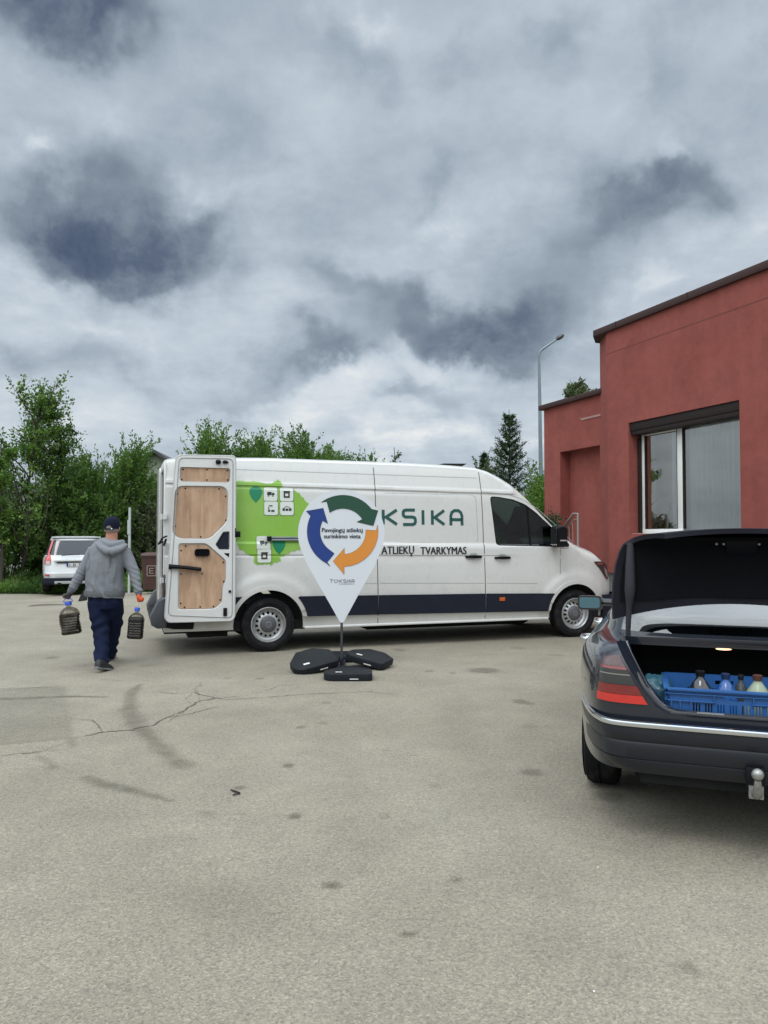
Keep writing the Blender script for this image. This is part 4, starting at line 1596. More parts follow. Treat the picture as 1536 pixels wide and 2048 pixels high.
def fused(name, parts, mats_, parent, voxel=.012, smooth_it=4, wrinkle=0.0, wscale=.12, keep=None, **k):
    me_ = bpy.data.meshes.new(name)
    mb_ = MB()
    for q in parts:
        mb_.add(q.v, q.f)
    me_.from_pydata([tuple(v_) for v_ in mb_.v], [], mb_.f)
    bm = bmesh.new()
    bm.from_mesh(me_)
    bmesh.ops.recalc_face_normals(bm, faces=bm.faces)
    bm.to_mesh(me_)
    bm.free()
    o = bpy.data.objects.new(name, me_)
    COL.objects.link(o)
    rm = o.modifiers.new('r', 'REMESH')
    rm.mode = 'VOXEL'
    rm.voxel_size = voxel
    rm.adaptivity = 0
    s_ = o.modifiers.new('s', 'SMOOTH')
    s_.iterations = smooth_it
    s_.factor = .5
    if wrinkle:
        tx = bpy.data.textures.new('w', 'CLOUDS')
        tx.noise_scale = wscale
        tx.noise_depth = 2
        d = o.modifiers.new('d', 'DISPLACE')
        d.texture = tx
        d.strength = wrinkle
        d.mid_level = .5
        d.texture_coords = 'GLOBAL'
    bake(o)
    for m_ in (mats_ if isinstance(mats_, list) else [mats_]):
        o.data.materials.append(m_)
    o.data.shade_smooth()
    o.parent = parent
    setp(o, **k)
    return o


HOOD = mat('hoodie_grey', (.19, .203, .225), .92, spec=.15, var=.10, vscale=14, bump=.10, bscale=160)
NAVY = mat('navy_cotton', (.008, .013, .036), .85, spec=.12, var=.2, vscale=10, bump=.06, bscale=120)
CAPM = mat('cap_navy', (.006, .009, .022), .8, spec=.15, var=.15)
SKIN = mat('skin', (.42, .20, .145), .55, var=.08, vscale=20)
HAIR = mat('grey_hair', (.20, .18, .165), .9, var=.3, vscale=60)
ORG = mat('orange_glove', (.52, .075, .022), .75, var=.2, vscale=25, bump=.05)
GRG = mat('grey_glove', (.05, .045, .045), .85, var=.3, vscale=25)
SHOE = mat('black_shoe', (.012, .012, .014), .5, var=.2)
SOLE = mat('grey_sole', (.16, .165, .17), .6, var=.2)

YT = 8.86
neck = W(224, 1071, YT)
headc = W(224, 1054, YT + .01)
# body: one continuous surface, head, neck, trunk, arms and hands, legs
bp = []
m = MB()
m.sphere(headc + Vector((0, 0.0, .0)), (.078, .098, .115), 20, 14)
limb(m, [W(222, 1090, YT), W(223, 1075, YT), W(224, 1062, YT)], [(.085, .075), (.066, .068), (.064, .066)])
trunk, tr_ = subdiv([W(210, 1215, YT + .02), W(211, 1190, YT + .02), W(212, 1150, YT), W(215, 1115, YT - .01), W(219, 1092, YT - .01), W(221, 1083, YT)],
                    [(.165, .12), (.175, .13), (.175, .125), (.19, .12), (.16, .095), (.08, .07)])
limb(m, trunk, tr_, 20)
LS, RS = W(186, 1097, YT), W(251, 1100, YT)
LE, RE = W(163, 1146, YT - .03), W(268, 1144, YT - .02)
LW, RW = W(141, 1183, YT - .06), W(278, 1188, YT - .06)
for a_, b_, c_ in ((LS, LE, LW), (RS, RE, RW)):
    P, Q = subdiv([a_, b_, c_], [(.05, .05), (.04, .04), (.028, .030)])
    limb(m, P, Q)
LH, LK, LA = W(197, 1200, YT + .0), W(202, 1262, YT - .03), W(202, 1325, 8.58)
RH, RK, RA = W(228, 1200, YT + .02), W(226, 1250, YT + .22), W(220, 1306, 9.34)
for a_, b_, c_ in ((LH, LK, LA), (RH, RK, RA)):
    P, Q = subdiv([a_, b_, c_], [(.080, .085), (.048, .050), (.026, .028)])
    limb(m, P, Q)
bp.append(m)


def hand(wr, tip, out, curl, sc_=1.0):
    """palm and five fingers hanging from the wrist, closed round a ring"""
    q = MB()
    ax_ = (tip - wr).normalized()
    side = Vector((0, 1, 0))
    side = (side - ax_ * side.dot(ax_)).normalized()     # fingers are ranged front to back
    inn = ax_.cross(side).normalized() * out              # towards the palm side
    L = .085 * sc_
    P = [wr - ax_ * .03, wr, wr + ax_ * L * .5, wr + ax_ * L]
    rings = []
    for p_, rs, ri in zip(P, (.030, .030, .040 * sc_, .040 * sc_), (.024, .022, .020 * sc_, .016 * sc_)):
        rings.append([p_ + side * rs * math.cos(2 * math.pi * k / 12) + inn * ri * math.sin(2 * math.pi * k / 12) for k in range(12)])
    q.loft(rings)
    for i, fl in enumerate((.068, .078, .073, .058)):
        root = wr + ax_ * (L * .9) + side * (-.030 + .020 * i) * sc_
        a_ = curl + .08 * i
        pts = [root]
        ang = .35
        for seg in (.45, .32, .25):
            ang += a_ * .75
            pts.append(pts[-1] + (ax_ * math.cos(ang) + inn * math.sin(ang)) * fl * seg * sc_)
        q.tube(pts, [.0105 * sc_, .010 * sc_, .009 * sc_, .0078 * sc_], 8)
    th = wr + ax_ * L * .30 - side * .030
    q.tube([th, th + ax_ * .022 - side * .018 + inn * .012, th + ax_ * .045 - side * .014 + inn * .028, th + ax_ * .060 - side * .004 + inn * .034], [.013, .0115, .010, .008], 8)
    return q


LT, RT = W(134.5, 1199, YT - .08), W(279, 1209, YT - .08)
hl_ = hand(LW, LT, -1, 1.3)
hr_ = hand(RW, RT, 1, 1.45)
bp += [hl_, hr_]
body = fused('body', bp, SKIN, man, .0085, 3)
# ears
m = MB()
for s_ in (-1, 1):
    m.sphere(headc + Vector((.080 * s_, .0, -.015)), (.012, .020, .032), 10, 8)
m.sphere(headc + Vector((.01, .105, -.02)), (.016, .022, .028), 10, 8)
fused('ears_and_nose', [m], SKIN, man, .006, 2)
m = MB()
hc_ = [[headc + Vector((rx * math.cos(t), ry * math.sin(t) - .004, z)) for t in np.linspace(0, 2 * math.pi, 25)[:-1]] for rx, ry, z in ((.074, .094, -.055), (.082, .103, -.025), (.083, .104, .010), (.080, .100, .040))]
m.loft(hc_)
hr = obj('hair', m, HAIR, man, smooth=60)
hr.data.polygons  # short cropped hair under the cap
# cap
m = MB()
rings = []
for z, k in ((-.022, .99), (.01, 1.02), (.05, 1.0), (.08, .90), (.105, .70), (.120, .42), (.126, .10)):
    rings.append([headc + Vector((.088 * k * math.cos(t), .110 * k * math.sin(t), z)) for t in np.linspace(0, 2 * math.pi, 33)[:-1]])
m.loft(rings)
cap = obj('cap', m, CAPM, man, smooth=60)
tmp = MB()
tmp.lathe([(.036, 0), (.036, .06)], headc + Vector((.0, -.135, -.018)), (0, 1, 0), 20, cap=True)
cut(cap, tmp, mi=0)
shade(cap.data, 40)
m = MB()
m.tube([headc + Vector((.050 * math.cos(t) - .0, -.108 + .016 * abs(math.cos(t)) ** 2, -.024 + .001 * math.sin(t))) for t in np.linspace(math.pi, 0, 9)], .0075, 6)
obj('cap_strap', m, CAPM, cap, smooth=60)
m = MB()
m.lathe([(.009, 0), (.006, .003), (.001, .004)], headc + Vector((.034, -.108, -.024)), (0.2, -1, 0), 12)
obj('buckle', m, CHROME, cap)
m = MB()
rows = []
for t in np.linspace(.25, math.pi - .25, 12):
    a_ = headc + Vector((.086 * math.cos(t), .105 * math.sin(t), .004))
    b_ = headc + Vector((.075 * math.cos(t), .105 * math.sin(t) + .075 * math.sin(t) ** .6, -.012 - .01 * abs(math.cos(t))))
    rows.append([a_, b_, b_ + Vector((0, 0, .006)), a_ + Vector((0, 0, .006))])
m.loft(rows)
obj('peak', m, CAPM, cap, smooth=60)

# hoodie
m = MB()
P, Q = subdiv([W(209, 1194, YT + .01), W(210, 1180, YT + .01), W(211, 1150, YT), W(213.5, 1120, YT - .01), W(217, 1098, YT - .01), W(220, 1086, YT), W(222, 1078, YT)],
              [(.225, .165), (.218, .170), (.205, .165), (.208, .155), (.200, .130), (.145, .105), (.085, .085)], 4)
limb(m, P, Q, 28)
for a_, b_, c_ in ((W(190, 1099, YT), LE, LW), (W(247, 1101, YT), RE, RW)):
    P, Q = subdiv([a_, a_.lerp(b_, .5), b_, b_.lerp(c_, .55), c_.lerp(b_, .06)], [(.080, .088), (.070, .078), (.062, .068), (.052, .056), (.042, .045)], 5)
    limb(m, P, Q, 18)
q = MB()
# the hood lying on the back, a thick folded crescent
hp = [W(190, 1084, YT - .02), W(199, 1092, YT - .13), W(211, 1101, YT - .165), W(222, 1104, YT - .175), W(235, 1100, YT - .16), W(247, 1094, YT - .11), W(254, 1089, YT - .0)]
P, Q = subdiv(hp, [(.012, .014), (.020, .030), (.026, .042), (.028, .046), (.026, .042), (.020, .030), (.012, .014)], 4)
q.tube(P, [b for a, b in Q], 12)
hp = [W(200, 1080, YT + .02), W(209, 1085, YT - .09), W(223, 1090, YT - .13), W(238, 1087, YT - .09), W(247, 1083, YT + .02)]
P, Q = subdiv(hp, [(.02, .026), (.02, .042), (.02, .050), (.02, .042), (.02, .026)], 4)
q.tube(P, [b for a, b in Q], 12)
hoodie = fused('hoodie', [m, q], HOOD, man, .0095, 3, .014, .11)
# drag folds: long shallow ridges displaced along the back and the sleeves
bm = bmesh.new()
bm.from_mesh(hoodie.data)
bm.normal_update()
for v_ in bm.verts:
    c_ = v_.co
    f_ = .005 * math.sin(c_.z * 38 + c_.x * 26 + 2 * math.sin(c_.x * 17)) * smoothstep(1.12, .86, c_.z)
    for (fx0, fz0, fx1, fz1, wd, dp) in ((-.13, 1.30, -.19, .86, .012, .012), (.09, 1.25, .15, .90, .012, .012), (-.03, 1.2, -.06, .9, .02, .008), (.05, 1.12, .07, .86, .016, -.008), (.17, 1.2, .14, .98, .012, .01),
                                         (-.16, 1.36, -.12, 1.08, .010, -.012), (.13, 1.33, .11, 1.05, .010, -.012), (-.10, 1.0, -.02, .84, .015, .008)):
        px_, pz_ = c_.x + .02, c_.z
        dx, dz = fx1 - fx0, fz1 - fz0
        t = max(0, min(1, ((px_ - fx0) * dx + (pz_ - fz0) * dz) / (dx * dx + dz * dz)))
        d_ = math.hypot(px_ - fx0 - t * dx, pz_ - fz0 - t * dz)
        f_ += 1.9 * dp * math.exp(-(d_ / wd) ** 2) * math.sin(math.pi * (t * .9 + .05))
    for cen in (LE, RE, LE.lerp(LW, .5), RE.lerp(RW, .5), RE.lerp(RW, .8), LE.lerp(LW, .8)):
        dv = c_ - cen
        if dv.length < .10:
            f_ += .010 * math.sin(dv.z * 125 + dv.x * 60) * (1 - dv.length / .10)
    v_.co += v_.normal * f_
bm.to_mesh(hoodie.data)
bm.free()
RIB = mat('rib_knit', (.105, .114, .125), .95, var=.15, vscale=50)
m = MB()
rings = []
for py, rx, ry in ((1192, .226, .166), (1189, .232, .172), (1184, .231, .172), (1180, .224, .168)):
    c_ = W(209, py, YT + .01)
    rings.append([c_ + Vector((rx * math.cos(t), ry * math.sin(t), 0)) for t in np.linspace(0, 2 * math.pi, 41)[:-1]])
m.loft(rings, cap=False)
obj('hem_band', m, RIB, hoodie, smooth=60)
m = MB()
for c_, b_ in ((LW, LE), (RW, RE)):
    t_ = (b_ - c_).normalized()
    limb(m, [c_ - t_ * .015, c_ + t_ * .01, c_ + t_ * .05], [(.034, .036), (.038, .040), (.041, .043)])
obj('cuff', m, RIB, hoodie, smooth=60)
# the open front flapping at the left hip
m = MB()
rows = []
for i, t in enumerate(np.linspace(0, 1, 9)):
    a_ = W(172, 1160, YT).lerp(W(158, 1203, YT + .10), t)
    b_ = W(178, 1160, YT + .12).lerp(W(172, 1201, YT + .16), t)
    w_ = .012 * math.sin(t * 5)
    rows.append([a_ + Vector((w_, 0, 0)), a_.lerp(b_, .5) + Vector((-w_, .015, 0)), b_, b_ + Vector((.008, .012, 0)), a_.lerp(b_, .5) + Vector((.01, .03, 0)), a_ + Vector((.01, .012, 0))])
m.loft(rows)
obj('front_flap', m, HOOD, hoodie, smooth=50)

# trousers
m = MB()
P, Q = subdiv([W(210, 1178, YT + .01), W(210.5, 1192, YT + .01), W(211, 1206, YT + .01), W(211, 1218, YT + .01)], [(.172, .125), (.188, .135), (.192, .142), (.16, .13)], 3)
limb(m, P, Q, 24)
P, Q = subdiv([W(195, 1202, YT), W(198, 1230, YT - .01), W(202, 1262, YT - .03), W(203, 1296, YT - .12), W(203, 1326, 8.62)], [(.104, .128), (.105, .115), (.092, .098), (.078, .086), (.074, .086)], 6)
limb(m, P, Q, 18)
P, Q = subdiv([W(229, 1202, YT + .02), W(229, 1226, YT + .10), W(228, 1252, YT + .22), W(223, 1284, YT + .36), W(220, 1309, 9.34)], [(.100, .122), (.100, .112), (.090, .098), (.078, .088), (.072, .082)], 6)
limb(m, P, Q, 18)
trous = fused('trousers', [m], NAVY, man, .010, 4, .010, .09)
bm = bmesh.new()
bm.from_mesh(trous.data)
bm.normal_update()
for v_ in bm.verts:
    c_ = v_.co
    f_ = .011 * math.sin(c_.z * 62 + c_.x * 30 + 2 * math.sin(c_.y * 14)) * smoothstep(.45, .10, c_.z) + .010 * math.sin(c_.z * 50 - c_.x * 30) * math.exp(-((c_.z - .48) / .10) ** 2) + .008 * math.sin(c_.x * 60 + c_.z * 8) * smoothstep(.5, .75, c_.z)
    v_.co += v_.normal * f_
bm.to_mesh(trous.data)
bm.free()


def shoe(heel, yaw, lift, nm='shoe'):
    rz = Matrix.Rotation(yaw, 4, 'Z') @ Matrix.Rotation(lift, 4, 'X')
    m = MB()
    rings = []
    for y_, w_, h_ in ((-.075, .026, .055), (-.065, .036, .085), (-.02, .040, .098), (.05, .041, .085), (.11, .046, .062), (.17, .048, .048), (.205, .038, .036), (.222, .018, .022)):
        rings.append([Vector((w_ * math.cos(t) * (1 if math.sin(t) > 0 else 1), y_, .018 + (h_ if math.sin(t) > 0 else .002) * (math.sin(t) if math.sin(t) > 0 else math.sin(t)))) for t in np.linspace(0, 2 * math.pi, 17)[:-1]])
    m.loft([[heel + rz @ p_ for p_ in r_] for r_ in rings])
    so = obj(nm, m, SHOE, man, smooth=60)
    m = MB()
    out_ = [(-.02, -.085), (.02, -.085), (.036, -.06), (.038, .0), (.046, .10), (.050, .17), (.036, .215), (0, .232), (-.036, .215), (-.050, .17), (-.046, .10), (-.038, 0), (-.036, -.06)]
    m.prism(out_, lambda a, b: heel + rz @ Vector((a, b, 0)), lambda a, b: heel + rz @ Vector((a, b, .022)))
    obj('sole', m, SOLE, so, bevel=.003)


hk = W(200, 1339, 8.52)
shoe(Vector((hk.x, hk.y, .035)), R(-14), R(-14))
hk = W(219, 1315, 9.38)
shoe(Vector((hk.x, hk.y, .012)), R(8), R(2))


def glove(src, m_, wr, tip, nm):
    """the same hand a touch thicker, worn over it"""
    o = fused(nm, [src], m_, man, .006, 2)
    bm = bmesh.new()
    bm.from_mesh(o.data)
    bm.normal_update()
    for v_ in bm.verts:
        v_.co += v_.normal * .006
    bm.to_mesh(o.data)
    bm.free()
    return o


gl1 = glove(hr_, ORG, RW, RT, 'glove')
gl1['label'] = 'orange work glove on the right hand'
gl2 = glove(hl_, GRG, LW, LT, 'glove')
gl2['label'] = 'grey and orange work glove on the left hand'
gl2.data.materials.append(ORG)
for p_ in gl2.data.polygons:
    if (p_.center - LW).dot((LT - LW).normalized()) > .088:
        p_.material_index = 1

# jugs
PET = glass_mat('clear_pet', (.86, .84, .80), .9, .5, .06, kf=.6)


def jug(px, pyt, pyb, Y_, wpx, lean, yaw, liq, fill, label, ovl=1.0, mess=0.0):
    """handle ring, cap, shoulders and a ribbed square-ish body hanging under a hand"""
    top = W(px, pyt, Y_) + Vector((PRX, PRY, 0))
    bot = W(px, pyb, Y_) + Vector((PRX, PRY, 0))
    Hh = (top - bot).length
    j = empty('oil_jug', top, 0, label=label, cat='jug', group='jugs carried by the man')
    j.rotation_euler = (0, lean, yaw)
    hw = wpx * Y_ / FPX / 2
    prof = [(.20, 0), (.20, .10), (.48, .14), (.74, .19), (.92, .27), (.99, .35)]
    z = .38
    while z < .90:
        prof += [(1.0, z), (1.0, z + .035), (.93, z + .048), (.93, z + .058)]
        z += .085
    prof += [(1.0, .93), (.98, .965), (.88, 1.0)]
    rings, lr = [], []
    for k, t in prof:
        e = .28 if t > .25 else .28 + (.25 - t) * 3
        rg, rl_ = [], []
        for a in np.linspace(0, 2 * math.pi, 33)[:-1]:
            c_, s_ = math.cos(a), math.sin(a)
            ex = min(1.0, e * 2 + .1)
            x = math.copysign(abs(c_) ** ex, c_) * hw * k
            y_ = math.copysign(abs(s_) ** ex, s_) * hw * k * ovl
            wob = 1 + mess * math.sin(a * 3 + t * 9) * .06
            rg.append((x * wob, y_ * wob, -t * Hh))
            rl_.append((x * wob * .965, y_ * wob * .965, -min(t, .992) * Hh))
        rings.append(rg)
        if t >= fill:
            lr.append(rl_)
    m = MB()
    m.loft(rings, cap=True)
    bo = obj('bottle', m, PET, j, smooth=50)
    m = MB()
    m.loft(lr)
    obj('used_oil', m, liq, bo, smooth=50)
    m = MB()
    m.lathe([(.001, .022), (hw * .30, .022), (hw * .34, .016), (hw * .34, -.018), (hw * .28, -.02)], (0, 0, 0), (0, 0, 1), 20)
    obj('bottle_cap', m, mat('blue_cap', (.03, .08, .45), .4, var=.1), j, smooth=40)
    m = MB()
    m.tube([(math.cos(t) * hw * .42, 0, .028 + math.sin(t) * .030) for t in np.linspace(-.6, math.pi + .6, 14)], .0045, 6)
    obj('carry_ring', m, mat('blue_cap', (.03, .08, .45)) if mess else STK, j, smooth=60)
    return j


OIL1 = mat('brown_oil', (.030, .020, .011), .3, var=.5, vscale=18, coat=.3, col2=(.15, .115, .075), c2scale=9)
OIL2 = mat('black_oil', (.008, .005, .004), .15, var=.3, coat=.8)
jug(136.5, 1207, 1268, YT - .10, 38, R(-6), R(25), OIL1, .34, 'dented clear jug with brown sludge in his left hand, blue cap', .95, 1.0)
jug(274.5, 1219, 1277, YT - .09, 31, R(4), R(10), OIL2, .22, 'upright ribbed jug of black oil in his right hand, by the van bumper', .85, 0.0)
for o_ in bpy.data.objects:
    if o_.name == 'oil_jug':
        pass

# ================================================================== BIN, POST, MANHOLE, TWIG
bx = at(304, 1180, 22.0)
BRN = mat('brown_bin_plastic', (.055, .022, .018), .5, var=.15, bump=.02)
bn_ = empty('wheelie_bin', (bx.x, 22.0, bx.z), R(14), label='brown wheeled waste bin behind the man, beside the hedge', cat='bin')
m = MB()
m.loft([[(p[0] * k, p[1] * k, z) for p in rrect(-.29, -.36, .29, .36, .05, 3)] for k, z in ((.80, .03), (.84, .30), (.97, .92), (1.02, .93), (1.02, .97))])
obj('bin_body', m, BRN, bn_, smooth=30)
m = MB()
m.loft([[(p[0] * k, p[1] * k - .01, z) for p in rrect(-.30, -.37, .30, .38, .06, 3)] for k, z in ((1.03, .972), (1.03, 1.0), (.92, 1.05), (.5, 1.075))])
obj('lid', m, BRN, bn_, smooth=40)
m = MB()
m.tube([(-.26, .42, .96), (.26, .42, .96)], .018)
obj('handle_bar', m, BRN, bn_)
for s_ in (-1, 1):
    m = MB()
    m.lathe([(.001, -.025), (.10, -.025), (.10, .025), (.001, .025)], (.27 * s_, .32, .10), (1, 0, 0), 20)
    obj('wheel', m, RUBBER, bn_)
m = MB()
y_ = -.335
for rb in ([(-.12, .42), (.12, .42)], [(-.12, .70), (.12, .70)], [(-.12, .42), (-.12, .70)], [(.12, .42), (.12, .70)], [(-.055, .49), (-.055, .63)], [(-.055, .63), (.06, .63)], [(-.055, .56), (.04, .56)], [(-.055, .49), (.06, .49)]):
    m.prism(ribbon(rb, .022), lambda a, b: (a, y_ - .012 - (b - .5) * .08, b), lambda a, b: (a, y_ - .006 - (b - .5) * .08, b))
obj('emblem', m, mat('bin_print', (.28, .22, .20), .6), bn_, smooth=0)

pt = at(258, 1180, 21.5)
m = MB()
m.tube([(0, 0, -.1), (0, 0, 1.2), (0, 0, 2.30)], .035, 10)
po = obj('white_post', m, mat('post_paint', (.40, .43, .43), .5, var=.15), smooth=60, label='slim pale metal post standing in front of the dark hedge', cat='post')
po.location = (pt.x, 21.5, pt.z)
m = MB()
m.box((-.05, -.045, 1.55), (.02, -.03, 1.95))
obj('plate', m, mat('post_paint', (.40, .43, .43)), po)

mh = gpt(80, 1197)
m = MB()
m.lathe([(.001, .004), (.30, .004), (.33, .008), (.38, .008), (.40, 0)], (0, 0, 0), (0, 0, 1), 36)
mo_ = obj('manhole_cover', m, mat('cast_iron', (.10, .085, .065), .8, var=.3, vscale=20), smooth=30, label='round iron manhole cover in the asphalt near the white car', cat='manhole cover')
mo_.location = (-7.9 * 17.5 / 18, 17.6, float(ground_z(np.array(-7.9), np.array(17.6))) + .004)
tw = gpt(470, 1588)
m = MB()
m.tube([(-.035, .05, .008), (.01, .005, .010), (.028, -.012, .008)], [.004, .006, .007], 6)
m.tube([(.028, -.012, .008), (-.005, -.04, .007)], .004, 5)
t_ = obj('twig', m, mat('dark_bark', (.02, .016, .012), .9), smooth=40, label='small bent dark twig lying alone on the asphalt', cat='twig')
t_.location = (tw.x, tw.y, 0)
m = MB()
for px, py in ((1196, 1736), (1188, 1985)):
    p_ = gpt(px, py)
    m.sphere((p_.x, p_.y, .004), (.004, .006, .003), 8, 5)
obj('pale_litter', m, STK, kind='stuff', label='tiny pale scraps on the asphalt')

# ================================================================== PLAN-OUTLINE CAR SHELLS
NE = 13.0


def tail_taper(x, y_):
    t = min(1.0, max(0.0, (-.15 - x) / .80))
    return y_ * (1 - .145 * t ** 1.2)


def outline(x0, x1, w, n=6.0, N=112, tp=False):
    c_ = (x0 + x1) / 2
    a = (x1 - x0) / 2
    P = []
    for i in range(N):
        t = 2 * math.pi * i / N
        cs, sn = math.cos(t), math.sin(t)
        x_ = c_ + a * math.copysign(abs(cs) ** (2 / n), cs)
        y_ = w * math.copysign(abs(sn) ** (2 / n), sn)
        P.append((x_, tail_taper(x_, y_) if tp else y_))
    return P


def half_outline(x0, x1, w, n, m=900, tp=None):
    """left half from the middle of the tail round to the flank, by arc length"""
    c_ = (x0 + x1) / 2
    a = (x1 - x0) / 2
    P = []
    for i in range(m):
        t = math.pi - (math.pi / 2) * i / (m - 1)
        cs, sn = math.cos(t), math.sin(t)
        x_ = c_ + a * math.copysign(abs(cs) ** (2 / n), cs)
        y_ = w * abs(sn) ** (2 / n)
        P.append(Vector((x_, tail_taper(x_, y_) if n == NE else y_, 0)))
    return P


def pick_y(P, y_):
    for i in range(len(P) - 1):
        if P[i + 1].y >= y_:
            t = (y_ - P[i].y) / max(1e-9, P[i + 1].y - P[i].y)
            return i + t
    return len(P) - 1.001


def pick_x(P, x_):
    for i in range(len(P) - 1):
        if P[i + 1].x >= x_ and P[i + 1].y > .4:
            t = (x_ - P[i].x) / max(1e-9, P[i + 1].x - P[i].x)
            return i + max(0, min(1, t))
    return len(P) - 1.001


def along(P, s_):
    i = int(s_)
    i = max(0, min(len(P) - 2, i))
    return P[i].lerp(P[i + 1], s_ - i)


# ================================================================== DARK SALOON, boot open
CROT = R(90 - 20.3)
car = empty('dark_saloon', (2.045, 4.50, 0), CROT, label='dark blue-grey saloon car at the right edge with its boot lid open', cat='car')
PAINT = mat('dark_car_paint', (.011, .014, .022), .22, var=.05, coat=.8, spec=.4, coatrough=.04)
BL = [(.17, -.86, 3.30, .78), (.24, -.93, 3.40, .83), (.36, -.955, 3.44, .850), (.50, -.955, 3.45, .860), (.60, -.950, 3.45, .863), (.70, -.942, 3.44, .863), (.78, -.935, 3.42, .858),
      (.84, -.925, 3.38, .848), (.88, -.912, 3.30, .830), (.905, -.895, 3.2, .805), (.925, -.872, 3.0, .775), (.938, -.845, 2.8, .740), (.945, -.80, 2.6, .700), (.948, -.72, 2.4, .64)]
NE = 13.0
m = MB()
m.loft([[(x, y_, z) for x, y_ in outline(a, b, w, NE, 400, True)] for z, a, b, w in BL])
cb = obj('body', m, [PAINT, DARKM], car, smooth=0)


def bodyrow(z):
    for (z0, a0, b0, w0), (z1, a1, b1, w1) in zip(BL, BL[1:]):
        if z <= z1:
            t = (z - z0) / (z1 - z0)
            return a0 + (a1 - a0) * t, b0 + (b1 - b0) * t, w0 + (w1 - w0) * t
    return BL[-1][1:]


m = MB()
for cx in (0.0, 2.69):
    m.lathe([(.345, 0), (.345, .40)], (cx, .58, .31), (0, 1, 0), 40, cap=True)
    m.lathe([(.345, 0), (.345, .40)], (cx, -.98, .31), (0, 1, 0), 40, cap=True)
cut(cb, m, mi=1)
m = MB()
m.box((-1.2, -1.0, 0), (-.20, 1.0, .36))
cut(cb, m, mi=1)
OPN = [(.640, 1.2), (.615, .96), (.585, .905), (.50, .765), (.43, .675), (.37, .640), (.26, .632)]
OPN = OPN + [(-a, b) for a, b in OPN[::-1]]
m = MB()
m.prism(OPN, lambda a, b: (-1.2, a, b), lambda a, b: (-.46, a, b))
cut(cb, m, mi=0)
m = MB()
m.box((-.845, -.60, .43), (-.05, .60, .905))
cut(cb, m, mi=1)
# cabin hollow
m = MB()
m.box((.15, -.66, .45), (2.0, .66, 1.2))
cut(cb, m, mi=1)
shade(cb.data, 28)

# boot lining, gasket, sill
LIN = mat('boot_lining', (.006, .0065, .008), .95, spec=.1, var=.3, vscale=30)
m = MB()
m.box((-.84, -.595, .435), (-.06, .595, .45))
obj('boot_floor', m, LIN, car)
GSK = mat('rubber_gasket', (.030, .031, .035), .5, var=.2)
g_in = [(.600, .948), (.565, .900), (.485, .765), (.418, .680), (.35, .646), (.25, .640)]
g_in = g_in + [(-a, b) for a, b in g_in[::-1]]


def xrear(y_, z):
    a, b, w = bodyrow(min(z, .94))
    P = half_outline(a, b, w, NE)
    return along(P, pick_y(P, abs(y_))).x


m = MB()
path, rd = subdiv([Vector((xrear(a, b) + .035 + (.22 if b > .93 else (.08 if b > .88 else 0)), a, b)) for a, b in g_in], [(.012, .012)] * len(g_in), 5)
m.tube(path, .013, 8)
obj('boot_gasket', m, GSK, car, smooth=60)
# painted channel round the opening
m = MB()
rows = []
for a, b in OPN[1:-1]:
    xr = xrear(a, min(b, .93))
    k = .90
    rows.append([(xr + .002, a, b), (xr + .03, a * .975, b + .004), (xr + .045, a * .93, b - .002 if b > .7 else b + .012), (xr + .10, a * .92, b - .002 if b > .7 else b + .012)])
m.loft(rows, cap=False, closed=False)
obj('boot_channel', m, PAINT, car, smooth=40)
m = MB()
m.box((-.93, -.36, .636), (-.86, .36, .648))
obj('boot_sill', m, GSK, car, bevel=.004)
m = MB()
m.box((-.925, .12, .650), (-.90, .24, .653))
obj('scuffed_edge', m, STEEL, car)

# bumper with bright strip
def wrap(levels, x_end, off_n=NE, n=60, dx=0.0):
    rows = []
    for z, x0, w in levels:
        P = half_outline(x0, 3.45, w - .015, off_n)
        s1 = pick_x(P, x_end)
        half = [along(P, s1 * (i / n) ** 1.0) for i in range(n + 1)]
        rs_ = lambda p: z + (.052 * smoothstep(.50, .80, p.y) + .045) * smoothstep(.46, .30, z)
        rows.append([(p.x, p.y, rs_(p)) for p in half[::-1]] + [(p.x, -p.y, rs_(p)) for p in half[1:]])
    return rows


m = MB()
lv = [(.30, -.93, .80), (.315, -.985, .845), (.36, -1.012, .862), (.42, -1.022, .868), (.425, -1.017, .865), (.433, -1.022, .868), (.50, -1.030, .872), (.515, -1.024, .868), (.525, -1.032, .874),
      (.565, -1.040, .880), (.585, -1.036, .878), (.592, -1.020, .870), (.594, -.985, .85), (.60, -.955, .835)]
m.loft(wrap(lv, -.40), cap=False, closed=False)
bo_ = obj('rear_bumper', m, mat('bumper_paint', (.012, .014, .019), .42, var=.08, coat=.15, spec=.35), car, smooth=35)
m = MB()
lv = [(.586, -1.032, .874), (.590, -1.046, .884), (.602, -1.048, .885), (.612, -1.044, .882), (.614, -1.025, .872)]
m.loft(wrap(lv, -.40), cap=False, closed=False)
obj('chrome_strip', m, CHROME, bo_, smooth=50)
m = MB()
m.box((-.93, -.50, .30), (-.5, .50, .40))
m.tube([(-.90, .45, .36), (-.6, .45, .35), (-.2, .42, .30)], .085, 12)
obj('underbody', m, DARKM, car)
# tow ball
m = MB()
m.tube([(-.93, .0, .355), (-1.02, .0, .340), (-1.09, .0, .345), (-1.125, .0, .380), (-1.13, .0, .420)], [.024, .024, .022, .018, .014], 12)
m.sphere((-1.13, 0, .445), .026, 16, 12)
m.box((-1.06, -.03, .315), (-1.02, .03, .37))
obj('tow_ball', m, mat('worn_steel', (.34, .34, .33), .45, metal=.7, var=.35, vscale=40), car, smooth=50)
m = MB()
m.box((-1.045, -.040, .345), (-1.028, .040, .45))
obj('tow_socket', m, BLACK, car, bevel=.005)

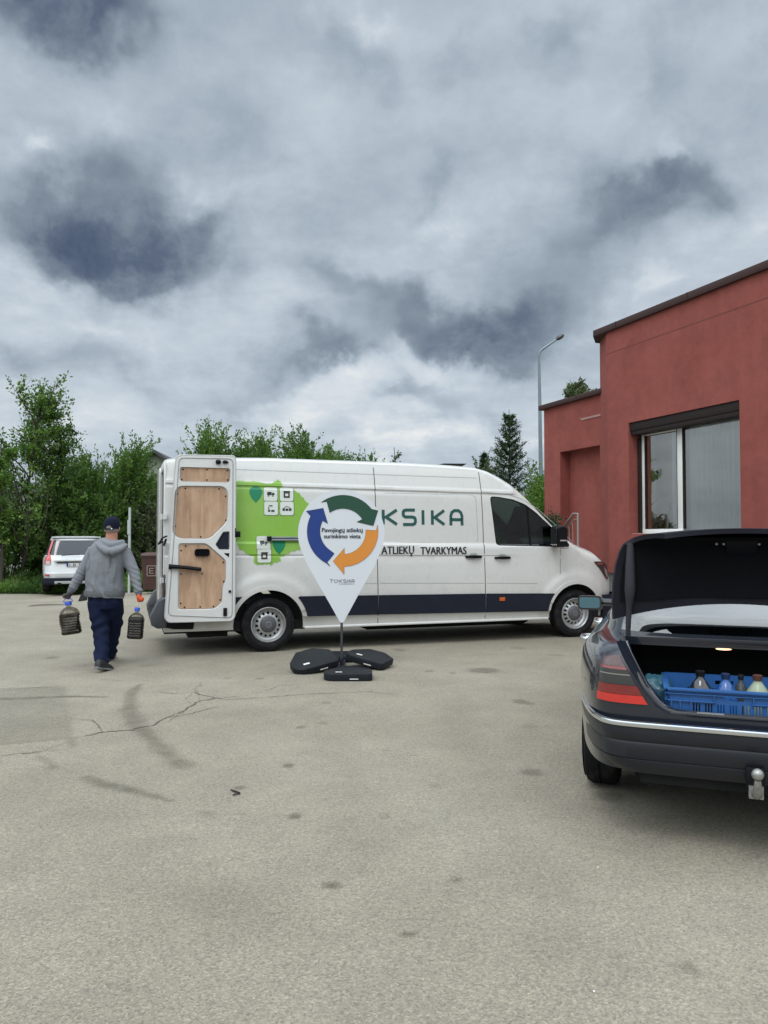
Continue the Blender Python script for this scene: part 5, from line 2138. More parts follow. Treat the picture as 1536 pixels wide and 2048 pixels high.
# tail lamps wrapping the corners
def lamp(rows_, side, nm, mt, off=.006, parent=None, nn=18):
    """rows_: (z, y_inner, x_outer)"""
    g_ = []
    for z, yi, xo in rows_:
        a, b, w = bodyrow(z)
        P = half_outline(a - off, b, w + off, NE)
        s0, s1 = pick_y(P, yi), pick_x(P, xo)
        s1 = max(s1, s0 + .5)
        line = [along(P, s0 + (s1 - s0) * i / nn) for i in range(nn + 1)]
        g_.append([(p.x, side * p.y, z) for p in line])
    mm = MB()
    mm.loft(g_, cap=False, closed=False)
    return obj(nm, mm, mt, parent or car, smooth=50)


RED = mat('red_lens', (.17, .010, .009), .12, var=.2, vscale=60, coat=1.0, bump=.02, bscale=400)
RED2 = mat('bright_red_lens', (.50, .018, .012), .12, var=.1, coat=1.0)
DRED = mat('dark_red_lens', (.050, .008, .010), .12, var=.25, vscale=30, coat=1.0)
SMOK = mat('smoked_lens', (.030, .030, .026), .14, var=.2, coat=1.0)
for s_ in (-1, 1):
    tl_ = empty('tail_lamp', (0, 0, 0))
    tl_.parent = car
    lamp([(.680, .462, -.87), (.700, .474, -.87), (.7195, .486, -.87)], s_, 'lens', RED2, .010, tl_)
    lamp([(.7205, .487, -.87), (.74, .497, -.87), (.765, .512, -.87)], s_, 'lens', RED, .008, tl_)
    lamp([(.766, .513, -.87), (.79, .528, -.87), (.812, .541, -.865)], s_, 'lens', SMOK, .007, tl_)
    lamp([(.8125, .542, -.87), (.818, .546, -.87)], s_, 'lamp_rib', mat('lens_rib', (.22, .20, .17), .25), .010, tl_)
    lamp([(.8185, .546, -.865), (.838, .558, -.86)], s_, 'lens', SMOK, .007, tl_)
    lamp([(.8385, .558, -.865), (.852, .566, -.855)], s_, 'lens', RED, .008, tl_)
    lamp([(.8525, .567, -.855), (.875, .580, -.85), (.892, .588, -.835), (.903, .592, -.87)], s_, 'lens', DRED, .007, tl_, 12)

# greenhouse
GH = [(.945, -.425, 1.86, .735), (.965, -.405, 1.83, .730), (.99, -.386, 1.78, .724), (1.015, -.366, 1.74, .718), (1.035, -.342, 1.70, .713), (1.055, -.308, 1.66, .708), (1.08, -.262, 1.61, .702), (1.16, -.095, 1.45, .678), (1.24, .035, 1.31, .655), (1.31, .155, 1.18, .628), (1.345, .23, 1.10, .600), (1.375, .33, 1.0, .56), (1.395, .45, .88, .48), (1.402, .6, .75, .30)]
NG = 5.0
NV = 112


def gh(z):
    for (z0, a0, b0, w0), (z1, a1, b1, w1) in zip(GH, GH[1:]):
        if z <= z1:
            t = max(0, (z - z0) / (z1 - z0))
            return a0 + (a1 - a0) * t, b0 + (b1 - b0) * t, w0 + (w1 - w0) * t
    return GH[-1][1:]


rings = [[(x, y_, z) for x, y_ in outline(a, b, w, NG, NV)] for z, a, b, w in GH]
solid, panes = MB(), {'rear_window': [], 'windscreen': [], 'side_window': []}
vs = [p for r_ in rings for p in r_]
fs = []
for i in range(len(rings) - 1):
    for j in range(NV):
        a, b = i * NV + j, i * NV + (j + 1) % NV
        f = (a, b, b + NV, a + NV)
        c_ = sum((Vector(vs[q]) for q in f), Vector()) / 4
        x0, x1, w = gh(c_.z)
        rel = (c_.x - x0) / (x1 - x0)
        kind = None
        if 1 <= i <= 9:
            if abs(c_.y) < .84 * w and rel < .3:
                kind = 'rear_window'
            elif abs(c_.y) < .84 * w and rel > .7:
                kind = 'windscreen'
            elif abs(c_.y) > .9 * w and .16 < rel < .86 and not (.45 < rel < .50):
                kind = 'side_window'
        if kind:
            panes[kind].append(f)
        else:
            fs.append(f)
o_ = (len(rings) - 1) * NV
fs.append(tuple(o_ + j for j in range(NV)))
solid.add(vs, fs)
gho = obj('roof', solid, PAINT, car, smooth=35, fix=False)
CARGLASS = glass_mat('car_glass', (.62, .80, .80), .40, .92, kf=3.6)
for kind, fl in panes.items():
    used = sorted({q for f in fl for q in f})
    mp_ = {q: i for i, q in enumerate(used)}
    m = MB()
    m.add([vs[q] for q in used], [tuple(mp_[q] for q in f) for f in fl])
    obj(kind, m, CARGLASS, car, smooth=60, fix=False)
# interior: parcel shelf, seats, head rests
m = MB()
m.box((-.38, -.64, .90), (.16, .64, .925))
obj('parcel_shelf', m, mat('shelf_grey', (.05, .055, .06), .9), car)
for sy in (-.36, .36):
    for sx in (.25, 1.25):
        m = MB()
        m.box((sx, sy - .26, .55), (sx + .15, sy + .26, 1.05))
        m.box((sx, sy - .13, 1.07), (sx + .10, sy + .13, 1.20))
        obj('seat', m, SEAT, car, bevel=.04, bseg=3)
m = MB()
m.box((-.46, -.64, .905), (-.41, .64, .945))
obj('window_ledge', m, PAINT, car, bevel=.008)

# boot lid, swung up
lid = empty('boot_lid', (-.405, 0, 1.035))
lid.parent = car
lid['label'] = 'raised boot lid seen from its dark inner side'
TH = R(90)


def lidp(x, y_, z):
    """closed position relative to the front edge of the lid -> raised"""
    dx, dz = x * .89, z * .80
    return (dx * math.cos(TH) + dz * math.sin(TH), y_, -dx * math.sin(TH) + dz * math.cos(TH))


LR = [(0.0, .660, 0.0), (-.10, .665, .002), (-.22, .660, .001), (-.34, .645, -.003), (-.42, .625, -.010), (-.470, .600, -.022), (-.495, .570, -.045), (-.515, .535, -.09), (-.530, .49, -.16), (-.538, .43, -.24), (-.535, .38, -.30)]
LIDP = PAINT


def bow(x, f):  # plan bow of the lid's front and rear
    return f


m = MB()
rows, rows2 = [], []
ny_ = 24
for k, (x, w, z) in enumerate(LR):
    r1, r2 = [], []
    for j in range(ny_ + 1):
        t = -1 + 2 * j / ny_
        bw = (1 - t * t)
        fr = 1 - smoothstep(0, .25, -x)
        bx_ = -.115 * bw * fr - .03 * bw * (1 - fr)
        r1.append(lidp(x + bx_, w * t, z + .016 * bw * (1 if k < 6 else .3)))
        r2.append(lidp(x + bx_ + .028 * (1 if k > 5 else 0), w * t * .985, z - .030 * (1 if k <= 6 else .2) + .012 * bw))
    rows.append(r1)
    rows2.append(r2)
n_ = ny_ + 1
m.loft(rows, cap=False, closed=False)
a0 = len(m.v)
m.loft(rows2, cap=False, closed=False)
nr = len(rows)
rim = [(0, j) for j in range(n_)] + [(i, n_ - 1) for i in range(1, nr)] + [(nr - 1, j) for j in range(n_ - 2, -1, -1)] + [(i, 0) for i in range(nr - 2, 0, -1)]
for (i, j), (k, l) in zip(rim, rim[1:] + rim[:1]):
    m.f.append((i * n_ + j, k * n_ + l, a0 + k * n_ + l, a0 + i * n_ + j))
    m.mi.append(0)
obj('lid_panel', m, mat('lid_inner_paint', (.007, .008, .014), .5, spec=.2, var=.15), lid, smooth=40)
m = MB()
rows = []
for k, (x, w, z) in enumerate(LR[1:-1]):
    r1 = []
    for j in range(17):
        t = -1 + 2 * j / 16
        bw = 1 - t * t
        fr = 1 - smoothstep(0, .25, -x)
        r1.append(lidp(x - .07 * bw * fr - .01 + (.035 if k > 4 else 0), w * t * .93, z - .045 * (1 if k <= 5 else .3) + .01 * bw - .006 * math.cos(t * 9)))
    rows.append(r1)
m.loft(rows, cap=False, closed=False)
obj('lid_lining', m, LIN, lid, smooth=60)
m = MB()
m.box((-.06, -.075, -.012), (.06, .075, .012), M=Matrix.Translation(Vector(lidp(-.47, 0, -.075))) @ Matrix.Rotation(R(60), 4, 'Y'))
obj('latch', m, BLACK, lid, bevel=.004)
m = MB()
for y_ in (-.085, .085, .12):
    p_ = lidp(-.475, y_, -.085)
    m.sphere(p_, .008, 10, 6)
m.tube([lidp(-.50, -.04, -.10), lidp(-.50, .04, -.10)], .006)
obj('latch_bolt', m, STEEL, lid)
for s_ in (-1, 1):
    m = MB()
    P = [Vector((-.42, s_ * .575, .86)), Vector((-.44, s_ * .575, .98)), Vector((-.45, s_ * .568, 1.10)), Vector((-.462, s_ * .562, 1.20)), Vector((-.462, s_ * .560, 1.33)), Vector((-.455, s_ * .557, 1.46))]
    P2, Q2 = subdiv(P, [(.014, 0), (.014, 0), (.016, 0), (.030, 0), (.026, 0), (.018, 0)], 3)
    m.tube(P2, [q[0] for q in Q2], 8)
    obj('hinge_arm', m, mat('hinge_grey', (.035, .036, .045), .5, spec=.2, var=.15), car, smooth=50)

# boot lamp, wheels, handles, mirror
m = MB()
m.sphere((-.43, .09, .897), (.012, .040, .006), 16, 8)
obj('boot_lamp', m, mat('lit_lamp', (.8, .6, .4), .4, emit=(1.0, .62, .35), estr=2.2), car, smooth=60)
for cx in (0.0, 2.69):
    for s_ in (-1, 1):
        wheel(car, (cx, s_ * .745, .308), .308, .20, s_, rim='alloy', rrim=.195, segs=48)
for s_ in (-1, 1):
    for hx in (.34, 1.34):
        m = MB()
        m.tube([(hx - .10, s_ * .855, .83), (hx - .07, s_ * .900, .835), (hx + .07, s_ * .905, .835), (hx + .10, s_ * .858, .83)], .014, 8)
        m.lathe([(.001, .0), (.02, 0), (.022, -.02)], (hx - .10, s_ * .868, .835), (0, s_, 0), 12)
        obj('door_handle', m, CHROME, car, smooth=50)
    m = MB()
    rg = []
    for x, k in ((1.93, .99), (1.95, 1.0), (2.05, .9), (2.10, .6)):
        rg.append([(x, s_ * (1.005 + (p[0] - 1.005) * k), .925 + (p[1] - .925) * k) for p in rrect(.905, .865, 1.105, .985, .03)])
    m.loft(rg)
    m.tube([(1.98, s_ * .80, .93), (2.0, s_ * .92, .93)], .03)
    mr = obj('door_mirror', m, PAINT, car, smooth=40)
    m = MB()
    m.prism(rrect(.92, .880, 1.09, .972, .022), lambda a, b: (1.926, s_ * a, b), lambda a, b: (1.930, s_ * a, b))
    obj('mirror_glass', m, mat('blue_mirror', (.16, .32, .42), .04, metal=1.0, var=.02), mr, smooth=0)
# flank strip, door gaps
    m = MB()
    m.loft([[(x, s_ * (w + o2), z) for z, o2 in ((.50, -.02), (.505, .014), (.565, .016), (.575, -.02))] for x, w in ((.355, .861), (.38, .863), (1.0, .866), (2.30, .862), (2.34, .86))], closed=False)
    obj('flank_strip', m, mat('bumper_paint', (.024, .027, .034)), car, smooth=30)
    for xg in (.43, 1.42):
        m = MB()
        pr2 = []
        for z in np.linspace(.28, .93, 10):
            a, b, w = bodyrow(z)
            xx = xg - (.12 if xg < 1 and z < .6 else 0) * (1 - (z - .28) / .4)
            pr2.append([(xx, s_ * (w * .9995 + .0012), z), (xx + .008, s_ * (w * .9995 + .0012), z)])
        m.loft(pr2, cap=False, closed=False)
        obj('door_gap', m, SEAM, car, smooth=0)

# ------------------------------------------------------------------ load in the boot: things of their own
CM = Matrix.Translation((2.045, 4.50, 0)) @ Matrix.Rotation(CROT, 4, 'Z')


def carp(x, y_, z):
    return CM @ Vector((x, y_, z))


BLUE = mat('blue_crate_plastic', (.018, .095, .29), .45, var=.12, vscale=8)
cr_o = carp(-.60, .02, .45)
crate = empty('plastic_crate', cr_o, CROT + R(2), label='blue plastic crate with slotted sides standing in the open boot', cat='crate')
cw, cd, ch = .36, .22, .30      # half length (y), half depth (x), height
m = MB()
m.box((-cd, -cw, 0), (cd, cw, .012))
obj('crate_floor', m, BLUE, crate, bevel=.003)


def crate_side(x, y0, y1, axis):
    m = MB()
    t = .005
    f0 = (lambda a, b: (x, a, b)) if axis == 'y' else (lambda a, b: (a, x, b))
    sg = -1 if x < 0 else 1
    f1 = (lambda a, b: (x - sg * t * 2, a, b)) if axis == 'y' else (lambda a, b: (a, x - sg * t * 2, b))
    m.prism(rrect(y0, 0, y1, ch, .006, 2), f0, f1)
    o = obj('crate_side', m, [BLUE, DARKM], crate, smooth=0)
    k = MB()
    n = 0
    a = y0 + .13
    while a < y1 - .12:
        for q in range(3):
            c0_, c1_ = a + q * .013, a + q * .013 + .007
            if axis == 'y':
                k.box((x - .03, c0_, .180), (x + .03, c1_, .230))
            else:
                k.box((c0_, x - .03, .180), (c1_, x + .03, .230))
        a += .055
    mid = (y0 + y1) / 2 + (.06 if axis == 'y' else 0)
    if axis == 'y':
        k.box((x - .03, mid - .045, .250), (x + .03, mid + .045, .272))
    else:
        k.box((mid - .045, x - .03, .250), (mid + .045, x + .03, .272))
    cut(o, k, mi=0)
    rb = MB()
    e = .012 * sg

    def slab(a0, b0, a1, b1, w=e):
        if axis == 'y':
            rb.box((min(x, x + w), a0, b0), (max(x, x + w), a1, b1))
        else:
            rb.box((a0, min(x, x + w), b0), (a1, max(x, x + w), b1))
    slab(y0, ch - .012, y1, ch, .018 * sg)
    slab(y0, ch - .030, y1, ch - .025)
    slab(y0, ch - .064, mid - .08, ch - .058)
    slab(mid + .08, ch - .064, y1, ch - .058)
    slab(y0, .02, y0 + .11, .026)
    slab(y1 - .11, .02, y1, .026)
    for a in (y0 + .02, y0 + .06, y0 + .105, y1 - .11, y1 - .06, y1 - .02):
        slab(a, .026, a + .005, ch - .05)
    for a in (mid - .09, mid + .085):
        slab(a, ch - .064, a + .005, ch - .030)
    obj('ribs', rb, BLUE, o, bevel=.0015)
    return o


crate_side(-cd, -cw, cw, 'y')
crate_side(cd, -cw, cw, 'y')
crate_side(-cw, -cd, cd, 'x')
crate_side(cw, -cd, cd, 'x')


def bottle(x, y_, z, r_, h_, m_, capm, label, sq=1.0, neck_=.28):
    b_ = empty('bottle', carp(x, y_, z), CROT, label=label, cat='bottle')
    m = MB()
    m.lathe([(r_ * .9, 0), (r_, .012), (r_ * .98, h_ * .25), (r_, h_ * .5), (r_ * .97, h_ * .62), (r_ * .80, h_ * .76), (r_ * .45, h_ * .86), (r_ * neck_, h_ * .91), (r_ * neck_, h_ * .97)], (0, 0, 0), (0, 0, 1), 24, cap=True)
    obj('bottle_body', m, m_, b_, smooth=50)
    m = MB()
    m.lathe([(r_ * neck_ * 1.2, h_ * .93), (r_ * neck_ * 1.25, h_ * 1.0), (r_ * neck_, h_ * 1.01)], (0, 0, 0), (0, 0, 1), 18, cap=True)
    obj('bottle_cap', m, capm, b_, smooth=50)
    return b_


bottle(-.66, .215, .465, .066, .345, mat('black_bottle', (.018, .019, .024), .2, var=.2, coat=.8), BLACK, 'black rounded bottle in the blue crate, leftmost in the boot')
bottle(-.64, .095, .465, .062, .335, mat('blue_bottle', (.01, .085, .30), .3, var=.2, coat=.5), mat('dark_blue_cap', (.006, .02, .07), .4), 'bright blue bottle in the crate beside the black bottle')
bottle(-.66, -.05, .465, .066, .34, mat('pale_green_bottle', (.28, .34, .24), .35, var=.15), mat('brown_cap', (.08, .03, .02), .4), 'pale green bottle at the right end of the crate')
bottle(-.58, .02, .465, .04, .325, mat('grey_bottle', (.05, .055, .06), .3, var=.15), BLACK, 'slim grey bottle in the crate behind the blue bottle')
# crumpled teal bag left of the crate
m = MB()
m.sphere((0, 0, .11), (.09, .075, .12), 22, 14)
m.sphere((.08, -.07, .20), (.10, .09, .09), 22, 14)
m.sphere((.02, -.02, .05), (.09, .07, .06), 22, 14)
bag = fused('plastic_bag', [m], mat('teal_bag', (.030, .10, .14), .35, var=.3, vscale=20), None, .012, 2, .05, .05, label='crumpled teal plastic bag left of the blue crate in the boot', cat='bag')
bag.location = carp(-.60, .50, .46)
bag.rotation_euler = (0, 0, CROT)

# ================================================================== WHITE SUV
SUVY = 23.2
sv = at(152, 1186, SUVY)
suv = empty('white_suv', (sv.x + 0, SUVY, sv.z + .0), R(90 + 23), label='white estate SUV parked facing the hedge, seen from behind', cat='car')
SW = mat('suv_white', (.62, .64, .66), .25, var=.03, coat=.8)
SB = [(.30, -.02, 4.4, .86), (.42, -.10, 4.6, .92), (.60, -.12, 4.65, .945), (.62, -.09, 4.65, .945), (.80, -.05, 4.66, .95), (.98, -.02, 4.6, .945), (1.06, .02, 4.5, .93), (1.10, .05, 4.3, .90)]
m = MB()
m.loft([[(x, y_, z) for x, y_ in outline(a, b, w, 7)] for z, a, b, w in SB])
so = obj('body', m, [SW, DARKM], suv, smooth=0)
m = MB()
for cx in (.95, 3.75):
    m.lathe([(.41, 0), (.41, .4)], (cx, .65, .36), (0, 1, 0), 32, cap=True)
    m.lathe([(.41, 0), (.41, .4)], (cx, -1.05, .36), (0, 1, 0), 32, cap=True)
cut(so, m, mi=1)
shade(so.data, 28)
SG = [(1.08, .03, 3.7, .91), (1.14, .05, 3.55, .895), (1.30, .13, 3.2, .85), (1.46, .21, 2.9, .80), (1.58, .28, 2.7, .755), (1.65, .33, 2.55, .72), (1.69, .42, 2.4, .66), (1.71, .7, 2.1, .5)]
NV2 = 96
rings = [[(x, y_, z) for x, y_ in outline(a, b, w, 6, NV2)] for z, a, b, w in SG]
vs = [p for r_ in rings for p in r_]
fs, gl_r, gl_s = [], [], []
for i in range(len(rings) - 1):
    for j in range(NV2):
        a, b = i * NV2 + j, i * NV2 + (j + 1) % NV2
        f = (a, b, b + NV2, a + NV2)
        c_ = sum((Vector(vs[q]) for q in f), Vector()) / 4
        w = SG[i][3]
        if 1 <= i <= 3 and abs(c_.y) < .87 * w and c_.x < 1:
            gl_r.append(f)
        elif 1 <= i <= 3 and (abs(c_.y) >= .87 * w) and c_.x < 2.9:
            gl_s.append(f)
        else:
            fs.append(f)
o_ = (len(rings) - 1) * NV2
fs.append(tuple(o_ + j for j in range(NV2)))
m = MB()
m.add(vs, fs)
obj('roof', m, SW, suv, smooth=35, fix=False)
SGL = mat('dark_window', (.030, .034, .045), .12, var=.1, coat=.5)
for nm_, fl in (('rear_window', gl_r), ('side_window', gl_s)):
    m = MB()
    used = sorted({q for f in fl for q in f})
    mp_ = {q: i for i, q in enumerate(used)}
    m.add([(vs[q][0] + .01, vs[q][1] * .99, vs[q][2]) for q in used], [tuple(mp_[q] for q in f) for f in fl])
    obj(nm_, m, SGL, suv, smooth=60, fix=False)


def suvlamp(rows_, s_, nm, mt, off=.012):
    g_ = []
    tab = SB + SG[1:]
    for z, yi, yo, xo in rows_:
        for (z0, a0, b0, w0), (z1, a1, b1, w1) in zip(tab, tab[1:]):
            if z <= z1:
                break
        t = (z - z0) / (z1 - z0)
        P = half_outline(a0 + (a1 - a0) * t - off, b0 + (b1 - b0) * t, w0 + (w1 - w0) * t + off, 7 if z < 1.1 else 6)
        s0, s1 = pick_y(P, yi), pick_x(P, xo)
        line = [along(P, s0 + (s1 - s0) * i / 10) for i in range(11)]
        g_.append([(p.x, s_ * p.y, z) for p in line])
    mm = MB()
    mm.loft(g_, cap=False, closed=False)
    return obj(nm, mm, mt, suv, smooth=60)


SRED = mat('suv_red', (.45, .02, .012), .15, var=.1, coat=1.0)
for s_ in (-1, 1):
    suvlamp([(.86, .72, 0, .22), (.98, .70, 0, .24), (1.06, .70, 0, .26), (1.12, .72, 0, .24), (1.2, .74, 0, .26), (1.34, .70, 0, .30), (1.50, .655, 0, .36), (1.60, .625, 0, .42)], s_, 'tail_lamp', SRED)
    suvlamp([(.86, .73, 0, .1), (.92, .73, 0, .12), (.97, .73, 0, .12)], s_, 'reversing_lamp', mat('clear_lens', (.5, .45, .42), .2), .018)
    suvlamp([(.52, .74, 0, .08), (.57, .74, 0, .10)], s_, 'reflector', SRED, .018)
    for cx in (.95, 3.75):
        wheel(suv, (cx, s_ * .83, .37), .37, .23, s_, rim='alloy', rrim=.23, segs=32)
m = MB()
m.loft([[(-.10, -.91, .28), (-.13, -.91, .33), (-.135, -.91, .46), (-.06, -.91, .47)], [(-.12, -.8, .26), (-.16, -.8, .32), (-.16, -.8, .46), (-.06, -.8, .47)],
        [(-.12, .8, .26), (-.16, .8, .32), (-.16, .8, .46), (-.06, .8, .47)], [(-.10, .91, .28), (-.13, .91, .33), (-.135, .91, .46), (-.06, .91, .47)]], closed=True)
obj('rear_bumper', m, TRIM, suv, smooth=20)
m = MB()
m.box((-.175, -.60, .29), (-.15, .60, .37))
m.box((-.19, -.15, .66), (-.05, .15, .70)) if False else None
obj('skid_plate', m, STEEL, suv, bevel=.008)
m = MB()
m.box((-.10, -.64, .965), (-.03, .64, 1.0))
obj('tailgate_handle', m, SW, suv, bevel=.008)
m = MB()
m.box((-.075, -.55, .905), (-.05, .55, .935))
obj('tailgate_recess', m, DARKM, suv)
m = MB()
m.box((-.082, -.27, .80), (-.072, .27, .905))
npl = obj('number_plate', m, mat('plate_white', (.55, .56, .56), .4), suv)
m = MB()
m.box((-.086, .225, .80), (-.0805, .272, .905))
obj('blue_band', m, mat('plate_blue', (.01, .03, .25), .4), npl)
for s_, yy, wd in (('L', .19, .03), ('JG', .10, .085), ('74', -.06, .08)):
    tv, tf = text_mesh(s_, .105, wd, .002)
    m = MB()
    m.add([(-.0865, yy - p[0], .816 + p[1]) for p in tv], tf)
    obj('plate_lettering', m, INK, npl, smooth=0)
m = MB()
m.tube([(-.07, .42, 1.13), (-.085, 0, 1.155), (-.06, -.1, 1.16)], .012, 6)
obj('rear_wiper', m, BLACK, suv)
m = MB()
m.box((.28, -.70, 1.655), (.55, .70, 1.69))
obj('roof_spoiler', m, SW, suv, bevel=.012)
m = MB()
m.box((-.2, -.52, .27), (0, -.42, .33))
m.box((-.2, .42, .27), (0, .52, .33))
obj('exhaust_tip', m, DARKM, suv)

# ================================================================== RED BUILDING
BC = Vector((4.35, 15.5, 0))
BROT = math.atan2(-.934, .357)
bld = empty('red_building', BC, BROT, label='red rendered flat-roofed building with a large window, right side of the yard', cat='building')


def render_mat():
    m = bpy.data.materials.new('red_render')
    m.use_nodes = True
    nt = m.node_tree
    nt.nodes.clear()
    h = G(nt)
    p = h.n('ShaderNodeBsdfPrincipled')
    o = h.n('ShaderNodeOutputMaterial')
    h.link(p.outputs[0], o.inputs[0])
    t = h.n('ShaderNodeTexCoord').outputs['Object']
    c = h.ramp(h.noise(t, .7, 5, .6), [(.3, (.238, .066, .054)), (.7, (.280, .084, .070))])
    c = h.mix(1.0, c, h.ramp(h.noise(t, 7, 6, .7), [(.25, (.86, .86, .87)), (.75, (1.12, 1.11, 1.10))]), 'MULTIPLY')
    c = h.mix(1.0, c, h.ramp(h.noise(t, 1.9, 5, .55, dist=.6), [(.32, (.90, .90, .91)), (.62, (1.05, 1.04, 1.03))]), 'MULTIPLY')
    mp = h.n('ShaderNodeMapping')
    mp.inputs['Scale'].default_value = (5, 5, .35)
    h.link(t, mp.inputs[0])
    c = h.mix(1.0, c, h.ramp(h.noise(mp.outputs[0], 1.0, 4, .5), [(.3, (.93, .93, .94)), (.6, (1.0, 1.0, 1.0))]), 'MULTIPLY')
    h.link(c, p.inputs['Base Color'])
    p.inputs['Roughness'].default_value = .92
    p.inputs['Specular IOR Level'].default_value = .25
    bn = h.n('ShaderNodeBump')
    bn.inputs['Strength'].default_value = .6
    bn.inputs['Distance'].default_value = .008
    h.link(h.noise(t, 90, 4, .7), bn.inputs['Height'])
    h.link(bn.outputs[0], p.inputs['Normal'])
    return m


REDW = render_mat()
FASC = mat('brown_flashing', (.045, .022, .020), .55, spec=.25, var=.12, vscale=3)
DBR = mat('dark_brown_frame', (.022, .016, .015), .6, spec=.2, var=.1)
# main block: x along the facade towards the viewer, y inwards
m = MB()
pl_ = [(-.39, .32), (.27, 0.0), (9.0, 0.0), (9.0, 9.0), (-.39, 9.0)]
m.prism(pl_, lambda a, b: (a, b, .78), lambda a, b: (a, b, 5.56))
BEI = mat('room_beige', (.75, .68, .50), .9, var=.05)
wall = obj('main_wall', m, [REDW, DBR, BEI], bld, smooth=0)
k = MB()
k.box((.90, -.5, 1.545), (3.59, .36, 3.66))
cut(wall, k, mi=0)
k = MB()
k.box((1.00, .3, 1.545), (3.55, 3.2, 3.45))
cut(wall, k, mi=2)
k = MB()
k.box((.5, .55, 1.0), (5.5, 3.6, 3.9))
cut(wall, k, mi=2)
m = MB()
m.prism([(-2.55, .34), (.05, .34), (.05, 8.0), (-2.55, 8.0)], lambda a, b: (a, b, .70), lambda a, b: (a, b, 4.46))
low = obj('low_wing', m, REDW, bld, smooth=0, bevel=0)
k = MB()
k.box((-1.90, -.5, .3), (-.44, .60, 3.40))
cut(low, k, mi=0)
m = MB()
m.prism([(-2.49, .40), (0, .40), (0, 7.9), (-2.49, 7.9)], lambda a, b: (a, b, -.5), lambda a, b: (a, b, .70))
m.prism([(-.33, .36), (.31, .06), (8.9, .06), (8.9, 8.9), (-.33, 8.9)], lambda a, b: (a, b, -.5), lambda a, b: (a, b, .78))
obj('plinth', m, mat('grey_plinth', (.20, .20, .195), .9, var=.15), bld, smooth=0)
m = MB()
m.prism([(-.49, .28), (-.085, -.07), (9.2, -.07), (9.2, 9.1), (-.49, 9.1)], lambda a, b: (a, b, 5.55), lambda a, b: (a, b, 5.68))
m.prism([(-2.66, .25), (-.10, .25), (-.10, 8.1), (-2.66, 8.1)], lambda a, b: (a, b, 4.455), lambda a, b: (a, b, 4.565))
fs_ = obj('roof_flashing', m, FASC, bld, smooth=0, bevel=.01)
m = MB()
for t in (.62, 2.55, 4.5):
    m.box((t, -.074, 5.55), (t + .012, -.068, 5.682))
for t in (-1.15,):
    m.box((t, .246, 4.455), (t + .012, .26, 4.567))
obj('flashing_joint', m, DARKM, fs_)
m = MB()
m.box((.25, -.0035, 5.12), (9.0, .002, 5.135))
obj('render_joint', m, mat('joint_red', (.17, .05, .045), .9), bld)
m = MB()
m.box((-1.15, .325, 4.04), (-.38, .345, 4.05))
m.box((-1.09, .328, 4.005), (-.38, .345, 4.04))
obj('vent_slot', m, mat('vent_grey', (.36, .2, .19), .8), bld)
# window: shutter box, guide rails, frames, panes, curtain
wn = empty('window', (0, 0, 0))
wn.parent = bld
m = MB()
m.box((.905, .03, 3.50), (3.585, .33, 3.657))
m.box((.91, .045, 3.42), (3.58, .30, 3.50))
obj('shutter_box', m, DBR, wn, bevel=.006)
m = MB()
m.box((.905, .20, 1.55), (.985, .27, 3.36))
m.box((3.515, .20, 1.55), (3.585, .27, 3.36))
obj('guide_rail', m, DBR, wn, bevel=.004)
FRW = mat('window_white', (.66, .67, .65), .35, var=.03)
m = MB()
m.box((.985, .235, 1.55), (1.06, .31, 3.44))
m.box((1.93, .235, 1.55), (2.06, .31, 3.44))
m.box((.985, .233, 1.55), (2.06, .311, 1.63))
m.box((2.06, .24, 1.55), (3.52, .31, 1.58))
m.box((3.475, .24, 1.58), (3.52, .31, 3.44))
m.box((1.06, .238, 3.40), (1.93, .309, 3.44))
obj('frame', m, FRW, wn, bevel=.006)
m = MB()
for a, b in ((1.06, 1.075), (1.915, 1.93), (2.06, 2.085)):
    m.box((a, .236, 1.63), (b, .30, 3.42))
m.box((1.075, .237, 1.63), (1.915, .30, 1.645))
obj('gasket', m, DBR, wn)
WG = glass_mat('window_glass', (.90, .97, .98), 1.0, 1.0, .01, kf=5.0)
for a, b in ((1.07, 1.92), (2.08, 3.49)):
    m = MB()
    m.add([(a, .262, 1.58), (b, .262, 1.58), (b, .262, 3.40), (a, .262, 3.40)], [(0, 1, 2, 3)])
    obj('pane', m, WG, wn, smooth=0)
m = MB()
m.box((.905, .06, 1.52), (3.585, .25, 1.549))
obj('sill', m, FRW, wn, bevel=.005)
CUR = bpy.data.materials.new('net_curtain')
CUR.use_nodes = True
nt = CUR.node_tree
nt.nodes.clear()
h = G(nt)
d1 = h.n('ShaderNodeBsdfDiffuse')
d1.inputs[0].default_value = (.82, .86, .88, 1)
d2 = h.n('ShaderNodeBsdfTranslucent')
d2.inputs[0].default_value = (.80, .84, .86, 1)
d3 = h.n('ShaderNodeBsdfTransparent')
a1 = h.n('ShaderNodeMixShader')
a1.inputs[0].default_value = .3
h.link(d1.outputs[0], a1.inputs[1])
h.link(d2.outputs[0], a1.inputs[2])
a2 = h.n('ShaderNodeMixShader')
a2.inputs[0].default_value = .12
h.link(a1.outputs[0], a2.inputs[1])
h.link(d3.outputs[0], a2.inputs[2])
oo = h.n('ShaderNodeOutputMaterial')
h.link(a2.outputs[0], oo.inputs[0])
m = MB()
rows = []
for x in np.arange(1.62, 3.56, .012):
    rows.append([(x, .38 + .022 * math.sin(x * 62 + 1.5 * math.sin(x * 9)), z) for z in (1.45, 2.4, 3.5)])
m.loft(rows, cap=False, closed=False)
obj('curtain', m, CUR, wn, smooth=80)
m = MB()
m.box((.6, .95, 1.0), (5.4, 1.0, 3.9))
obj('room_wall', m, mat('room_beige', (.52, .46, .34), .9, var=.05), bld)
